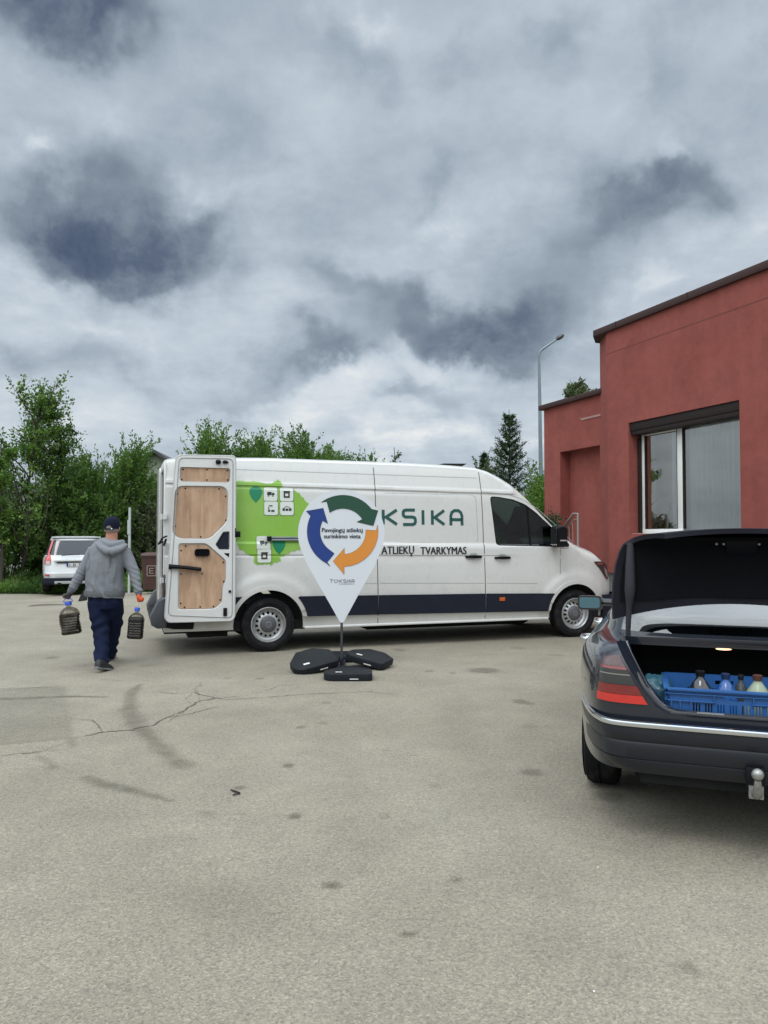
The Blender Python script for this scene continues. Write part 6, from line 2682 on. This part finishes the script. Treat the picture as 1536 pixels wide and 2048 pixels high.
cat_ = empty('desk_lamp', tuple(Matrix.Translation(BC) @ Matrix.Rotation(BROT, 4, 'Z') @ Vector((1.42, .50, 1.6))), 0, label='thin dark stem with a small head standing inside the window', cat='lamp')
m = MB()
m.tube([(0, 0, -.1), (.0, .02, .30), (.04, .03, .52)], .010, 6)
m.tube([(.0, .02, .36), (.07, .05, .42)], .02, 6)
obj('stem', m, BLACK, cat_)

# steps, hand rail and shrub in front of the niche
nb = Matrix.Translation(BC) @ Matrix.Rotation(BROT, 4, 'Z')
st = empty('entrance_steps', nb @ Vector((-.95, -.40, 0)), BROT, label='low concrete entrance landing below the red niche', cat='steps')
m = MB()
for i in range(4):
    m.box((-.45 - .28 * (3 - i), -.55, -.25), (.70, .50, .02 + .17 * i))
obj('tread', m, mat('concrete_step', (.30, .30, .29), .9, var=.1), st, bevel=.01)
hrp = nb @ Vector((-.95, -.80, .53))
RAILM = mat('rail_steel', (.42, .38, .34), .35, metal=.7, var=.1)
hrl = empty('hand_rail', hrp, BROT, label='brushed steel handrail with thin bars at the entrance steps', cat='railing')


def rp(px, py):
    """picture point on the rail's plane -> local"""
    d = ray(px, py)
    e = Vector((math.cos(BROT), math.sin(BROT), 0))
    nn_ = Vector((-e.y, e.x, 0))
    t = (hrp - Vector((0, 0, EYE))).dot(nn_) / d.dot(nn_)
    w_ = Vector((0, 0, EYE)) + d * t - hrp
    return Vector((w_.dot(e), 0, w_.z))


A, B, C_, D = rp(1117, 1068), rp(1147, 1027), rp(1156, 1027), rp(1156, 1085)
m = MB()
m.tube([rp(1095, 1096), A, B, C_, D], .021, 8)
obj('top_rail', m, RAILM, hrl, smooth=50)
m = MB()
m.tube([rp(1100, 1105), rp(1120, 1075), rp(1149, 1039), rp(1154, 1039)], .013, 8)
obj('lower_rail', m, RAILM, hrl, smooth=50)
for px in (1117, 1124, 1131, 1138, 1145):
    m = MB()
    tt = (px - 1120) / 29
    m.tube([rp(px, 1075 - tt * 36), rp(px + 1, 1088)], .008, 6)
    obj('baluster', m, RAILM, hrl, smooth=50)
m = MB()
m.tube([C_, rp(1156, 1120)], .024, 8)
obj('rail_post', m, RAILM, hrl, smooth=50)

# ================================================================== STREET LAMP
lp = at(1081, 1072, 27.0)
lampo = empty('street_lamp', (lp.x, 27.0, -.3), R(0), label='tall slim grey street lamp behind the red building corner', cat='street lamp')


def L(px, py):
    p_ = at(px, py, 27.0)
    return (p_.x - lp.x, 0, p_.z + .3)


LGR = mat('lamp_grey', (.20, .24, .27), .45, metal=.4, var=.1)
m = MB()
m.tube([(0.03, 0, 0), L(1082.5, 1000), L(1079.5, 800), L(1078, 716)], [.085, .075, .058, .045], 10)
obj('pole', m, LGR, lampo, smooth=60)
m = MB()
ps = [L(1078, 716), L(1078.6, 708), L(1082, 701), L(1090, 695), L(1115, 678)]
P, Q = subdiv([Vector(p) for p in ps], [(.042, 0), (.042, 0), (.042, 0), (.038, 0), (.03, 0)], 4)
m.tube(P, [q[0] for q in Q], 8)
obj('arm', m, LGR, lampo, smooth=60)
m = MB()
m.tube([L(1112, 680), L(1116, 676.5), L(1122, 672.5), L(1127.5, 670)], [.03, .09, .10, .05], 8, flat=.9)
obj('lamp_head', m, mat('lamp_dark', (.07, .075, .085), .4), lampo, smooth=40)

# ================================================================== PLANTS
def leaf_mat(name, a, b, trans=.35):
    m = bpy.data.materials.new(name)
    m.use_nodes = True
    nt = m.node_tree
    nt.nodes.clear()
    h = G(nt)
    at_ = h.n('ShaderNodeAttribute', attribute_name='tint')
    c = h.ramp(at_.outputs['Fac'], [(0.0, a), (1.0, b)])
    d1 = h.n('ShaderNodeBsdfPrincipled')
    h.link(c, d1.inputs['Base Color'])
    d1.inputs['Roughness'].default_value = .55
    d1.inputs['Specular IOR Level'].default_value = .3
    d2 = h.n('ShaderNodeBsdfTranslucent')
    h.link(h.mix(1.0, c, (1.1, 1.35, .6, 1), 'MULTIPLY'), d2.inputs[0])
    mx_ = h.n('ShaderNodeMixShader')
    mx_.inputs[0].default_value = trans
    h.link(d1.outputs[0], mx_.inputs[1])
    h.link(d2.outputs[0], mx_.inputs[2])
    o = h.n('ShaderNodeOutputMaterial')
    h.link(mx_.outputs[0], o.inputs[0])
    return m


LEAF1 = leaf_mat('willow_leaf', (.030, .075, .016), (.150, .250, .060))
LEAF2 = leaf_mat('bright_leaf', (.040, .10, .020), (.19, .30, .065))
LEAF3 = leaf_mat('needle_leaf', (.014, .034, .013), (.045, .085, .030), .1)
LEAF4 = leaf_mat('grey_leaf', (.045, .062, .032), (.14, .165, .080))
BARK = mat('bark', (.060, .048, .040), .9, var=.3, vscale=12, bump=.1, bscale=30)


def rot_frame(t):
    a = np.cross(t, np.array([0, 0, 1.0]))
    n = np.linalg.norm(a, axis=1, keepdims=True)
    a = np.where(n < 1e-3, np.array([1.0, 0, 0]), a / np.maximum(n, 1e-6))
    b = np.cross(t, a)
    return a, b


def leaves(name, P, D, tint, ln, wd, mat_, parent, rng, **k):
    """one pointed leaf (a folded quad) per point P growing roughly along D"""
    n = len(P)
    D = D + rng.normal(0, .55, (n, 3))
    D /= np.linalg.norm(D, axis=1, keepdims=True)
    a, b = rot_frame(D)
    ph = rng.uniform(0, 2 * np.pi, (n, 1))
    s_ = a * np.cos(ph) + b * np.sin(ph)
    l_ = ln * rng.uniform(.6, 1.3, (n, 1))
    w_ = wd * rng.uniform(.6, 1.3, (n, 1))
    V_ = np.stack([P, P + D * l_ * .45 + s_ * w_, P + D * l_, P + D * l_ * .45 - s_ * w_], 1).reshape(-1, 3)
    F_ = np.arange(4 * n).reshape(-1, 4)
    tn = np.repeat(np.clip(tint + rng.normal(0, .12, n), 0, 1), 4)
    me_ = np_mesh(name, V_, F_, {'tint': ('POINT', tn)}, mat_)
    o = bpy.data.objects.new(name, me_)
    COL.objects.link(o)
    o.parent = parent
    setp(o, **k)
    return o


def shoots(rng, base, direc, length, droop=0.0, seg=10, wob=.12):
    """returns array (n, seg, 3) of curved shoots"""
    n = len(base)
    d = direc / np.linalg.norm(direc, axis=1, keepdims=True)
    P = [base]
    for i in range(seg - 1):
        d = d + rng.normal(0, wob, (n, 3)) + np.array([0, 0, -droop])
        d /= np.linalg.norm(d, axis=1, keepdims=True)
        P.append(P[-1] + d * (length / (seg - 1))[:, None])
    return np.stack(P, 1)


def twigs_mesh(name, S_, r0, parent, mat_=None):
    """thin three-sided stems for every shoot, one mesh"""
    n, sgm, _ = S_.shape
    V_, F_ = [], []
    ang = np.array([0, 2.1, 4.2])
    T = np.gradient(S_, axis=1).reshape(-1, 3)
    T /= np.linalg.norm(T, axis=1, keepdims=True) + 1e-9
    a, b = rot_frame(T)
    r_ = (r0 * np.linspace(1, .25, sgm))[None, :].repeat(n, 0).reshape(-1, 1)
    Pf = S_.reshape(-1, 3)
    rings = np.stack([Pf + (a * np.cos(t) + b * np.sin(t)) * r_ for t in ang], 1)  # (n*sgm,3,3)
    V_ = rings.reshape(-1, 3)
    base = (np.arange(n)[:, None] * sgm + np.arange(sgm - 1)[None, :]).reshape(-1)
    fl = []
    for q in range(3):
        q2 = (q + 1) % 3
        fl.append(np.stack([base * 3 + q, base * 3 + q2, (base + 1) * 3 + q2, (base + 1) * 3 + q], 1))
    F_ = np.concatenate(fl)
    me_ = np_mesh(name, V_, F_, None, mat_ or BARK)
    o = bpy.data.objects.new(name, me_)
    COL.objects.link(o)
    o.parent = parent
    return o


def bush(name, loc, rx, ry, hgt, n_sh, seed, label, cat='bush', mat_=None, ln=.11, wd=.024, group=None, per=46, up=.9, top=1.0, stems=True, spike=0, fill=1.0, tlo=.15, thi=.85):
    rng = np.random.default_rng(seed)
    root = empty(name, loc, 0, label=label, cat=cat, group=group)
    # shoot bases spread through a dome, denser towards the outside
    u_ = rng.uniform(0, 2 * np.pi, n_sh)
    rr = rng.uniform(.12, 1, n_sh) ** .5
    zz = rng.uniform(0, 1, n_sh) ** .8
    dome = np.sqrt(np.clip(1 - (zz * .92) ** 2.6, .02, 1))
    bx_ = rr * np.cos(u_) * rx * dome
    by_ = rr * np.sin(u_) * ry * dome
    lump = 1 + .22 * np.sin(bx_ * 1.9 + seed) + .12 * np.sin(bx_ * 4.1 + seed * 2)
    bz = zz * hgt * .80 * lump
    B_ = np.stack([bx_, by_, np.maximum(bz, .05)], 1)
    D_ = np.stack([bx_ / rx * .9, by_ / ry * .9, np.full(n_sh, up) + zz * .5], 1) + rng.normal(0, .35, (n_sh, 3))
    Ls = hgt * .16 * rng.uniform(.6, 1.5, n_sh) * (1 + .5 * (zz > .75))
    S_ = shoots(rng, B_, D_, Ls, seg=7)
    clump = np.sin(bx_ * 2.3 + 1.3 * seed) * .5 + np.sin(bz * 2.9 + seed) * .4 + rng.normal(0, .5, n_sh)
    tint = np.clip(.5 + .26 * clump, tlo, thi)
    t = rng.uniform(0, 1, (n_sh, per))
    idx_ = t * (S_.shape[1] - 1.001)
    i0 = idx_.astype(int)
    fr = (idx_ - i0)[..., None]
    ar = np.arange(n_sh)[:, None]
    P_ = (S_[ar, i0] * (1 - fr) + S_[ar, i0 + 1] * fr)
    Dd = (S_[ar, i0 + 1] - S_[ar, i0])
    Dd /= np.linalg.norm(Dd, axis=2, keepdims=True) + 1e-9
    P_ = P_ + rng.normal(0, .035, P_.shape)
    leaves('crown', P_.reshape(-1, 3), Dd.reshape(-1, 3), np.repeat(tint, per), ln, wd, mat_ or LEAF1, root, rng)
    # spiky long shoots breaking the outline
    if spike:
        u_ = rng.uniform(-1, 1, spike)
        B2 = np.stack([u_ * rx * .92, rng.uniform(-.5, .3, spike) * ry, hgt * (.74 + .10 * np.sin(u_ * 5 + seed)) * np.sqrt(np.clip(1.05 - u_ ** 2 * .75, .1, 1))], 1)
        D2 = np.stack([u_ * .5 + rng.normal(0, .28, spike), rng.normal(0, .2, spike), np.ones(spike)], 1)
        S2 = shoots(rng, B2, D2, rng.uniform(.35, 1.0, spike) * hgt * .34, droop=.03, seg=10, wob=.09)
        pr2 = 34
        t = rng.uniform(.0, 1, (spike, pr2)) ** .8
        idx_ = t * (S2.shape[1] - 1.001)
        i0 = idx_.astype(int)
        fr = (idx_ - i0)[..., None]
        ar = np.arange(spike)[:, None]
        P_ = (S2[ar, i0] * (1 - fr) + S2[ar, i0 + 1] * fr) + rng.normal(0, .018, (spike, pr2, 3))
        Dd = S2[ar, i0 + 1] - S2[ar, i0]
        Dd /= np.linalg.norm(Dd, axis=2, keepdims=True) + 1e-9
        leaves('shoots', P_.reshape(-1, 3), Dd.reshape(-1, 3), np.repeat(rng.uniform(.2, .9, spike), pr2), ln * .8, wd * .9, mat_ or LEAF1, root, rng)
        twigs_mesh('twigs', S2, .010, root)
    if stems:
        ns = 14
        a_ = rng.uniform(0, 2 * np.pi, ns)
        B3 = np.stack([np.cos(a_) * .2 * rx, np.sin(a_) * .2 * ry, np.full(ns, -.2)], 1)
        D3 = np.stack([np.cos(a_) * .6, np.sin(a_) * .4, np.ones(ns)], 1)
        S3 = shoots(rng, B3, D3, np.full(ns, hgt * .9), seg=9, wob=.10)
        twigs_mesh('stems', S3, .035, root)
    return root


def hb(px, pyt, Y_, zb):
    """height of a plant whose top shows at picture point"""
    p_ = at(px, pyt, Y_)
    return p_.x, p_.z - zb


GB = 'shrubs of the hedge behind the yard'
hedge = [  # px centre, top py, depth, px half width, seed, shoots, label
    (20, 1010, 26.5, 95, 3, 420, 'dense green shrub at the left picture edge under the tall tree', .8, LEAF1),
    (165, 965, 27.5, 85, 4, 1000, 'dark green shrub directly behind the white SUV', .55, LEAF1),
    (210, 905, 28.5, 84, 5, 1500, 'tall willow-like shrub behind the man, with long upright shoots', .5, LEAF1),
    (350, 975, 28.0, 70, 6, 800, 'brownish-green shrub beside the van rear, under the gabled house', .5, LEAF4),
    (418, 912, 31.0, 128, 7, 2200, 'spiky shrub showing above the rear half of the van roof', .7, LEAF1),
    (540, 922, 32.0, 60, 8, 1000, 'lower shrub above the van roof, left of the gap of sky', .6, LEAF1),
    (640, 908, 31.0, 68, 9, 1300, 'feathery green shrub above the middle of the van roof', .8, LEAF1),
    (735, 918, 32.0, 60, 10, 900, 'sparse darker shrub right of the feathery one above the van', .4, LEAF1),
    (1055, 962, 24.0, 62, 12, 1100, 'bright green bush between the van cab and the red building', .95, LEAF2),
    (955, 962, 33.0, 42, 13, 300, 'thin-twigged shrub left of the young spruce', .3, LEAF4),
]
for px, py, Y_, hwp, sd_, nsh, lab, ht, mt in hedge:
    zb = -.32
    x_, h_ = hb(px, py, Y_, zb)
    bush('shrub', (x_, Y_, zb), hwp * Y_ / FPX * 1.12, 1.6, h_ * .98, nsh, sd_, lab, mat_=mt, group=GB, spike=(60 if px not in (1055, 20) else 18) if h_ > 2 else 30, thi=ht, ln=.13 if px != 1055 else .10, wd=.030,
         tlo=.05)


def tree(name, loc, hgt, spread, seed, label, n_limb=16, n_tw=260, per=26, ln=.11, wd=.035, mat_=None, lean=0.0, low=.25, group=None, upr=1.6, r0=.06):
    rng = np.random.default_rng(seed)
    root = empty(name, loc, 0, label=label, cat='tree', group=group)
    T0 = shoots(rng, np.array([[0, 0, -.2]]), np.array([[lean, 0, 1.0]]), np.array([hgt * .93]), seg=16, wob=.035)[0]
    m = MB()
    m.tube([tuple(p_) for p_ in T0], list(np.linspace(r0, .012, 16)), 8)
    obj('trunk', m, BARK, root, smooth=60)
    k_ = rng.uniform(low, .95, n_limb)
    k_.sort()
    iz = k_ * 15
    i0 = iz.astype(int)
    B_ = T0[i0] * (1 - (iz - i0))[:, None] + T0[np.minimum(i0 + 1, 15)] * (iz - i0)[:, None]
    az = rng.uniform(0, 2 * np.pi, n_limb) + np.arange(n_limb) * 2.4
    D_ = np.stack([np.cos(az), np.sin(az), np.full(n_limb, upr)], 1)
    Ls = spread * (1.25 - k_ * .75) * rng.uniform(.7, 1.15, n_limb)
    L1 = shoots(rng, B_, D_, Ls, seg=9, wob=.10)
    twigs_mesh('limbs', L1, .035, root)
    # second order twigs, leafy sprays
    pk = rng.integers(0, n_limb, n_tw)
    q = rng.uniform(.2, 1, n_tw) * 8
    j0 = np.minimum(q.astype(int), 7)
    B2 = L1[pk, j0] * (1 - (q - j0))[:, None] + L1[pk, j0 + 1] * (q - j0)[:, None]
    az2 = rng.uniform(0, 2 * np.pi, n_tw)
    D2 = np.stack([np.cos(az2), np.sin(az2), rng.uniform(.1, 1.6, n_tw)], 1)
    S2 = shoots(rng, B2, D2, rng.uniform(.35, 1.0, n_tw) * spread * .34, seg=6, wob=.18)
    twigs_mesh('twigs', S2, .010, root)
    t = rng.uniform(.1, 1, (n_tw, per))
    idx_ = t * 4.999
    i1 = idx_.astype(int)
    fr = (idx_ - i1)[..., None]
    ar = np.arange(n_tw)[:, None]
    P_ = S2[ar, i1] * (1 - fr) + S2[ar, i1 + 1] * fr + rng.normal(0, .05, (n_tw, per, 3))
    Dd = S2[ar, i1 + 1] - S2[ar, i1] + rng.normal(0, .04, (n_tw, per, 3))
    Dd /= np.linalg.norm(Dd, axis=2, keepdims=True)
    leaves('crown', P_.reshape(-1, 3), Dd.reshape(-1, 3), np.repeat(np.clip(rng.normal(.42, .25, n_tw), 0, 1), per), ln, wd, mat_ or LEAF1, root, rng)
    return root


GT_ = 'young trees at the left edge of the yard'
x_, h_ = hb(48, 752, 25.5, -.3)
tree('deciduous_tree', (x_, 25.5, -.3), h_, 2.5, 21, 'tallest airy young tree at the left edge, with bare gaps in its crown', 26, 430, 15, group=GT_, low=.12, mat_=LEAF2)
x_, h_ = hb(112, 785, 26.2, -.3)
tree('deciduous_tree', (x_, 26.2, -.3), h_, 1.9, 22, 'second airy young tree, just right of the tallest one', 20, 330, 22, group=GT_, low=.15)
x_, h_ = hb(-40, 770, 26.0, -.3)
tree('deciduous_tree', (x_, 26.0, -.3), h_, 1.9, 23, 'airy young tree cut off by the left picture edge', 20, 260, 20, group=GT_, low=.12)
x_, h_ = hb(5, 850, 24.8, -.3)
tree('deciduous_tree', (x_, 24.8, -.3), h_, 1.2, 24, 'small leafy sapling in front of the tall trees at the left edge', 14, 240, 28, group=GT_, low=.10, mat_=LEAF2)
x_, h_ = hb(1222, 716, 21.5, -.2)
tree('deciduous_tree', (x_, 21.5, -.2), h_, 1.25, 31, 'leafy tree top rising behind the low red roof', 20, 460, 30, mat_=LEAF4, low=.45, ln=.13)
x_, h_ = hb(1094, 855, 25.0, -.2)
tree('deciduous_tree', (x_, 25.0, -.2), h_, .7, 33, 'few leafy sprays peeking out behind the lamp post', 8, 60, 22, mat_=LEAF1, low=.5)
x_, h_ = hb(790, 866, 33.0, -.3)
tree('deciduous_tree', (x_, 33.0, -.3), h_, .75, 34, 'almost bare sapling above the van roof, right of the shrubs', 12, 90, 8, mat_=LEAF4, low=.4)


def spruce(loc, hgt, seed, label, wid=.27):
    rng = np.random.default_rng(seed)
    root = empty('spruce', loc, 0, label=label, cat='tree')
    m = MB()
    m.tube([(0, 0, -.2), (.02, 0, hgt * .5), (0, 0, hgt * .98)], [.07, .04, .010], 8)
    obj('trunk', m, BARK, root, smooth=60)
    B_, D_, L_ = [], [], []
    lv = 22
    for i in range(lv):
        k = i / lv
        z = hgt * (.10 + .86 * k)
        nb_ = 9 if k < .8 else 5
        for j in range(nb_):
            a = 2 * math.pi * j / nb_ + i * 1.1 + rng.normal(0, .2)
            ln_ = hgt * wid * (1 - k) ** .85 * rng.uniform(.6, 1.15) + .10
            B_.append((0, 0, z + rng.normal(0, .03)))
            D_.append((math.cos(a), math.sin(a), .05 + .75 * k))
            L_.append(ln_)
    S_ = shoots(rng, np.array(B_), np.array(D_), np.array(L_), droop=-.03, seg=7, wob=.05)
    twigs_mesh('branches', S_, .014, root)
    n_, sgm, _ = S_.shape
    per = 120
    t = rng.uniform(.12, 1, (n_, per))
    idx_ = t * (sgm - 1.001)
    i0 = idx_.astype(int)
    fr = (idx_ - i0)[..., None]
    ar = np.arange(n_)[:, None]
    ax_ = S_[ar, i0 + 1] - S_[ar, i0]
    ax_ /= np.linalg.norm(ax_, axis=2, keepdims=True) + 1e-9
    P_ = S_[ar, i0] * (1 - fr) + S_[ar, i0 + 1] * fr + rng.normal(0, .045, (n_, per, 3)) * np.array([1, 1, .8])
    leaves('needles', P_.reshape(-1, 3), ax_.reshape(-1, 3), np.repeat(rng.uniform(0, .9, n_), per), .10, .014, LEAF3, root, rng)
    return root


x_, h_ = hb(1018, 812, 29.0, -.3)
spruce((x_, 29.0, -.3), h_, 41, 'young spruce with a thin leader behind the van bonnet', .27)
x_, h_ = hb(968, 895, 34.0, -.3)
spruce((x_, 34.0, -.3), h_, 42, 'thin pointed conifer behind the twiggy shrub', .10)

# dark shrub at the niche
p_ = nb @ Vector((-.34, -1.1, .62))
bush('shrub', tuple(p_), .42, .35, 1.02, 420, 51, 'dark clipped shrub between the handrail and the van bonnet', ln=.05, wd=.014, mat_=LEAF3, stems=False, per=40, spike=0)

# ground cover and verge
m = MB()
vx = [(-60, 24.2), (-14, 24.0), (-11, 23.9), (-9.5, 23.7), (-8, 23.4), (-6.8, 22.9), (-5, 22.9), (0, 23), (30, 23.5), (60, 24)]
rows = []
for x, y_ in vx:
    z0 = float(ground_z(np.array(float(x)), np.array(float(y_))))
    rows.append([(x, y_, z0 + .006), (x, y_ + .25, z0 + .05), (x, y_ + 3, z0 + .10), (x, y_ + 60, z0 + .12)])
m.loft(rows, cap=False, closed=False)
obj('grass_verge', m, mat('verge_soil', (.045, .060, .022), .95, var=.4, vscale=6, col2=(.03, .035, .015), c2scale=2), smooth=60, kind='structure')
rng = np.random.default_rng(77)
n = 46000
xx = rng.uniform(-15, -3, n)
yb = np.interp(xx, [q[0] for q in vx], [q[1] for q in vx])
yy = yb + .05 + rng.exponential(.7, n)
z0 = ground_z(xx, yy) + .03
hgt_ = rng.uniform(0, 1, n) ** 1.5 * (.12 + .25 * np.clip((yy - yb) / 1.0, 0, 1.5))
P_ = np.stack([xx, yy, z0 + hgt_], 1)
D_ = np.stack([rng.normal(0, .3, n), rng.normal(0, .3, n), np.ones(n)], 1)
leaves('weeds', P_, D_, np.clip(.5 + .3 * np.sin(xx * 3) + rng.normal(0, .15, n), 0, 1), .13, .016, LEAF1, None, rng, kind='stuff', label='weeds and grass along the edge of the yard')

# ================================================================== FAR HOUSES
def house(px0, px1, py_eave, py_ridge, Y_, label, wallm, roofm, gable=False, ov=.3):
    a_, b_ = at(px0, py_eave, Y_), at(px1, py_eave, Y_)
    r_ = at((px0 + px1) / 2, py_ridge, Y_)
    w_ = (b_.x - a_.x) / 2
    ht = empty('house', ((a_.x + b_.x) / 2, Y_, -.5), R(4), label=label, cat='house')
    ze, zr = a_.z + .5, r_.z + .5
    m = MB()
    if gable:
        m.prism([(-w_, 0), (w_, 0), (w_, ze), (0, zr), (-w_, ze)], lambda a, b: (a, 0, b), lambda a, b: (a, 8, b))
    else:
        m.box((-w_, 0, 0), (w_, 8, ze))
    obj('wall', m, wallm, ht, smooth=0)
    m = MB()
    if gable:
        for s_ in (-1, 1):
            m.prism([(s_ * (w_ + ov), ze - ov * (zr - ze) / w_), (0, zr), (0, zr + .16), (s_ * (w_ + ov), ze - ov * (zr - ze) / w_ + .16)][::s_], lambda a, b: (a, -.35, b), lambda a, b: (a, 8.3, b))
    else:
        m.prism([(-.4, ze), (8.4, ze), (4, zr)], lambda a, b: (-w_ - .3, a, b), lambda a, b: (w_ + .3, a, b))
    obj('roof', m, roofm, ht, smooth=0)
    m = MB()
    for wx in (-.45, .45):
        m.box((w_ * wx - .5, -.03, ze * .35), (w_ * wx + .5, .02, ze * .62))
    obj('window', m, SGL, ht)
    return ht


HG = mat('house_green', (.26, .29, .22), .9, var=.08)
RF = mat('grey_roof', (.06, .06, .065), .8, var=.2)
house(268, 352, 935, 906, 40.0, 'pale green gabled house behind the shrubs at the van rear', HG, RF, gable=True, ov=.5)
house(-60, 150, 985, 955, 42.0, 'pale low house glimpsed through the trees at the left edge', mat('house_pale', (.42, .44, .44), .9, var=.08), RF)
house(893, 925, 928, 921, 60.0, 'far small house roof just above the van roof', mat('house_tan', (.25, .22, .20), .9, var=.08), RF)


# ------------------------------------------------------------------ one object for every separate piece of these parts
def islands(me_):
    n = len(me_.vertices)
    par = list(range(n))

    def find(a):
        while par[a] != a:
            par[a] = par[par[a]]
            a = par[a]
        return a
    for e in me_.edges:
        a, b = find(e.vertices[0]), find(e.vertices[1])
        if a != b:
            par[a] = b
    groups = {}
    for p_ in me_.polygons:
        groups.setdefault(find(p_.vertices[0]), []).append(p_)
    return list(groups.values())


SPLIT = ('guide_rail', 'door_gap', 'bumper_corner', 'sticker', 'hinge', 'screw', 'latch_bolt', 'panel_fold_shade', 'gasket', 'flashing_joint', 'exhaust_tip', 'latch',
         'cuff', 'ears_and_nose', 'cover_plate', 'window', 'handle_grip', 'roof_flashing', 'low_wing', 'grille', 'sill', 'shutter_box')
for o in list(bpy.data.objects):
    if o.type != 'MESH' or o.name.split('.')[0] not in SPLIT:
        continue
    gs = islands(o.data)
    if len(gs) < 2 or len(gs) > 40:
        continue
    src = o.data
    base_ = o.name.split('.')[0]
    for k, ps in enumerate(gs):
        used = sorted({v_ for p_ in ps for v_ in p_.vertices})
        mp_ = {v_: i for i, v_ in enumerate(used)}
        nm_ = bpy.data.meshes.new(base_)
        nm_.from_pydata([tuple(src.vertices[v_].co) for v_ in used], [], [tuple(mp_[v_] for v_ in p_.vertices) for p_ in ps])
        for m_ in src.materials:
            nm_.materials.append(m_)
        nm_.polygons.foreach_set('material_index', [p_.material_index for p_ in ps])
        nm_.shade_smooth()
        nm_.set_sharp_from_angle(angle=R(35))
        if k == 0:
            o.data = nm_
        else:
            q_ = o.copy()
            q_.data = nm_
            COL.objects.link(q_)
for o in bpy.data.objects:
    if o.name.split('.')[0] == 'ears_and_nose':
        o.name = 'ear'
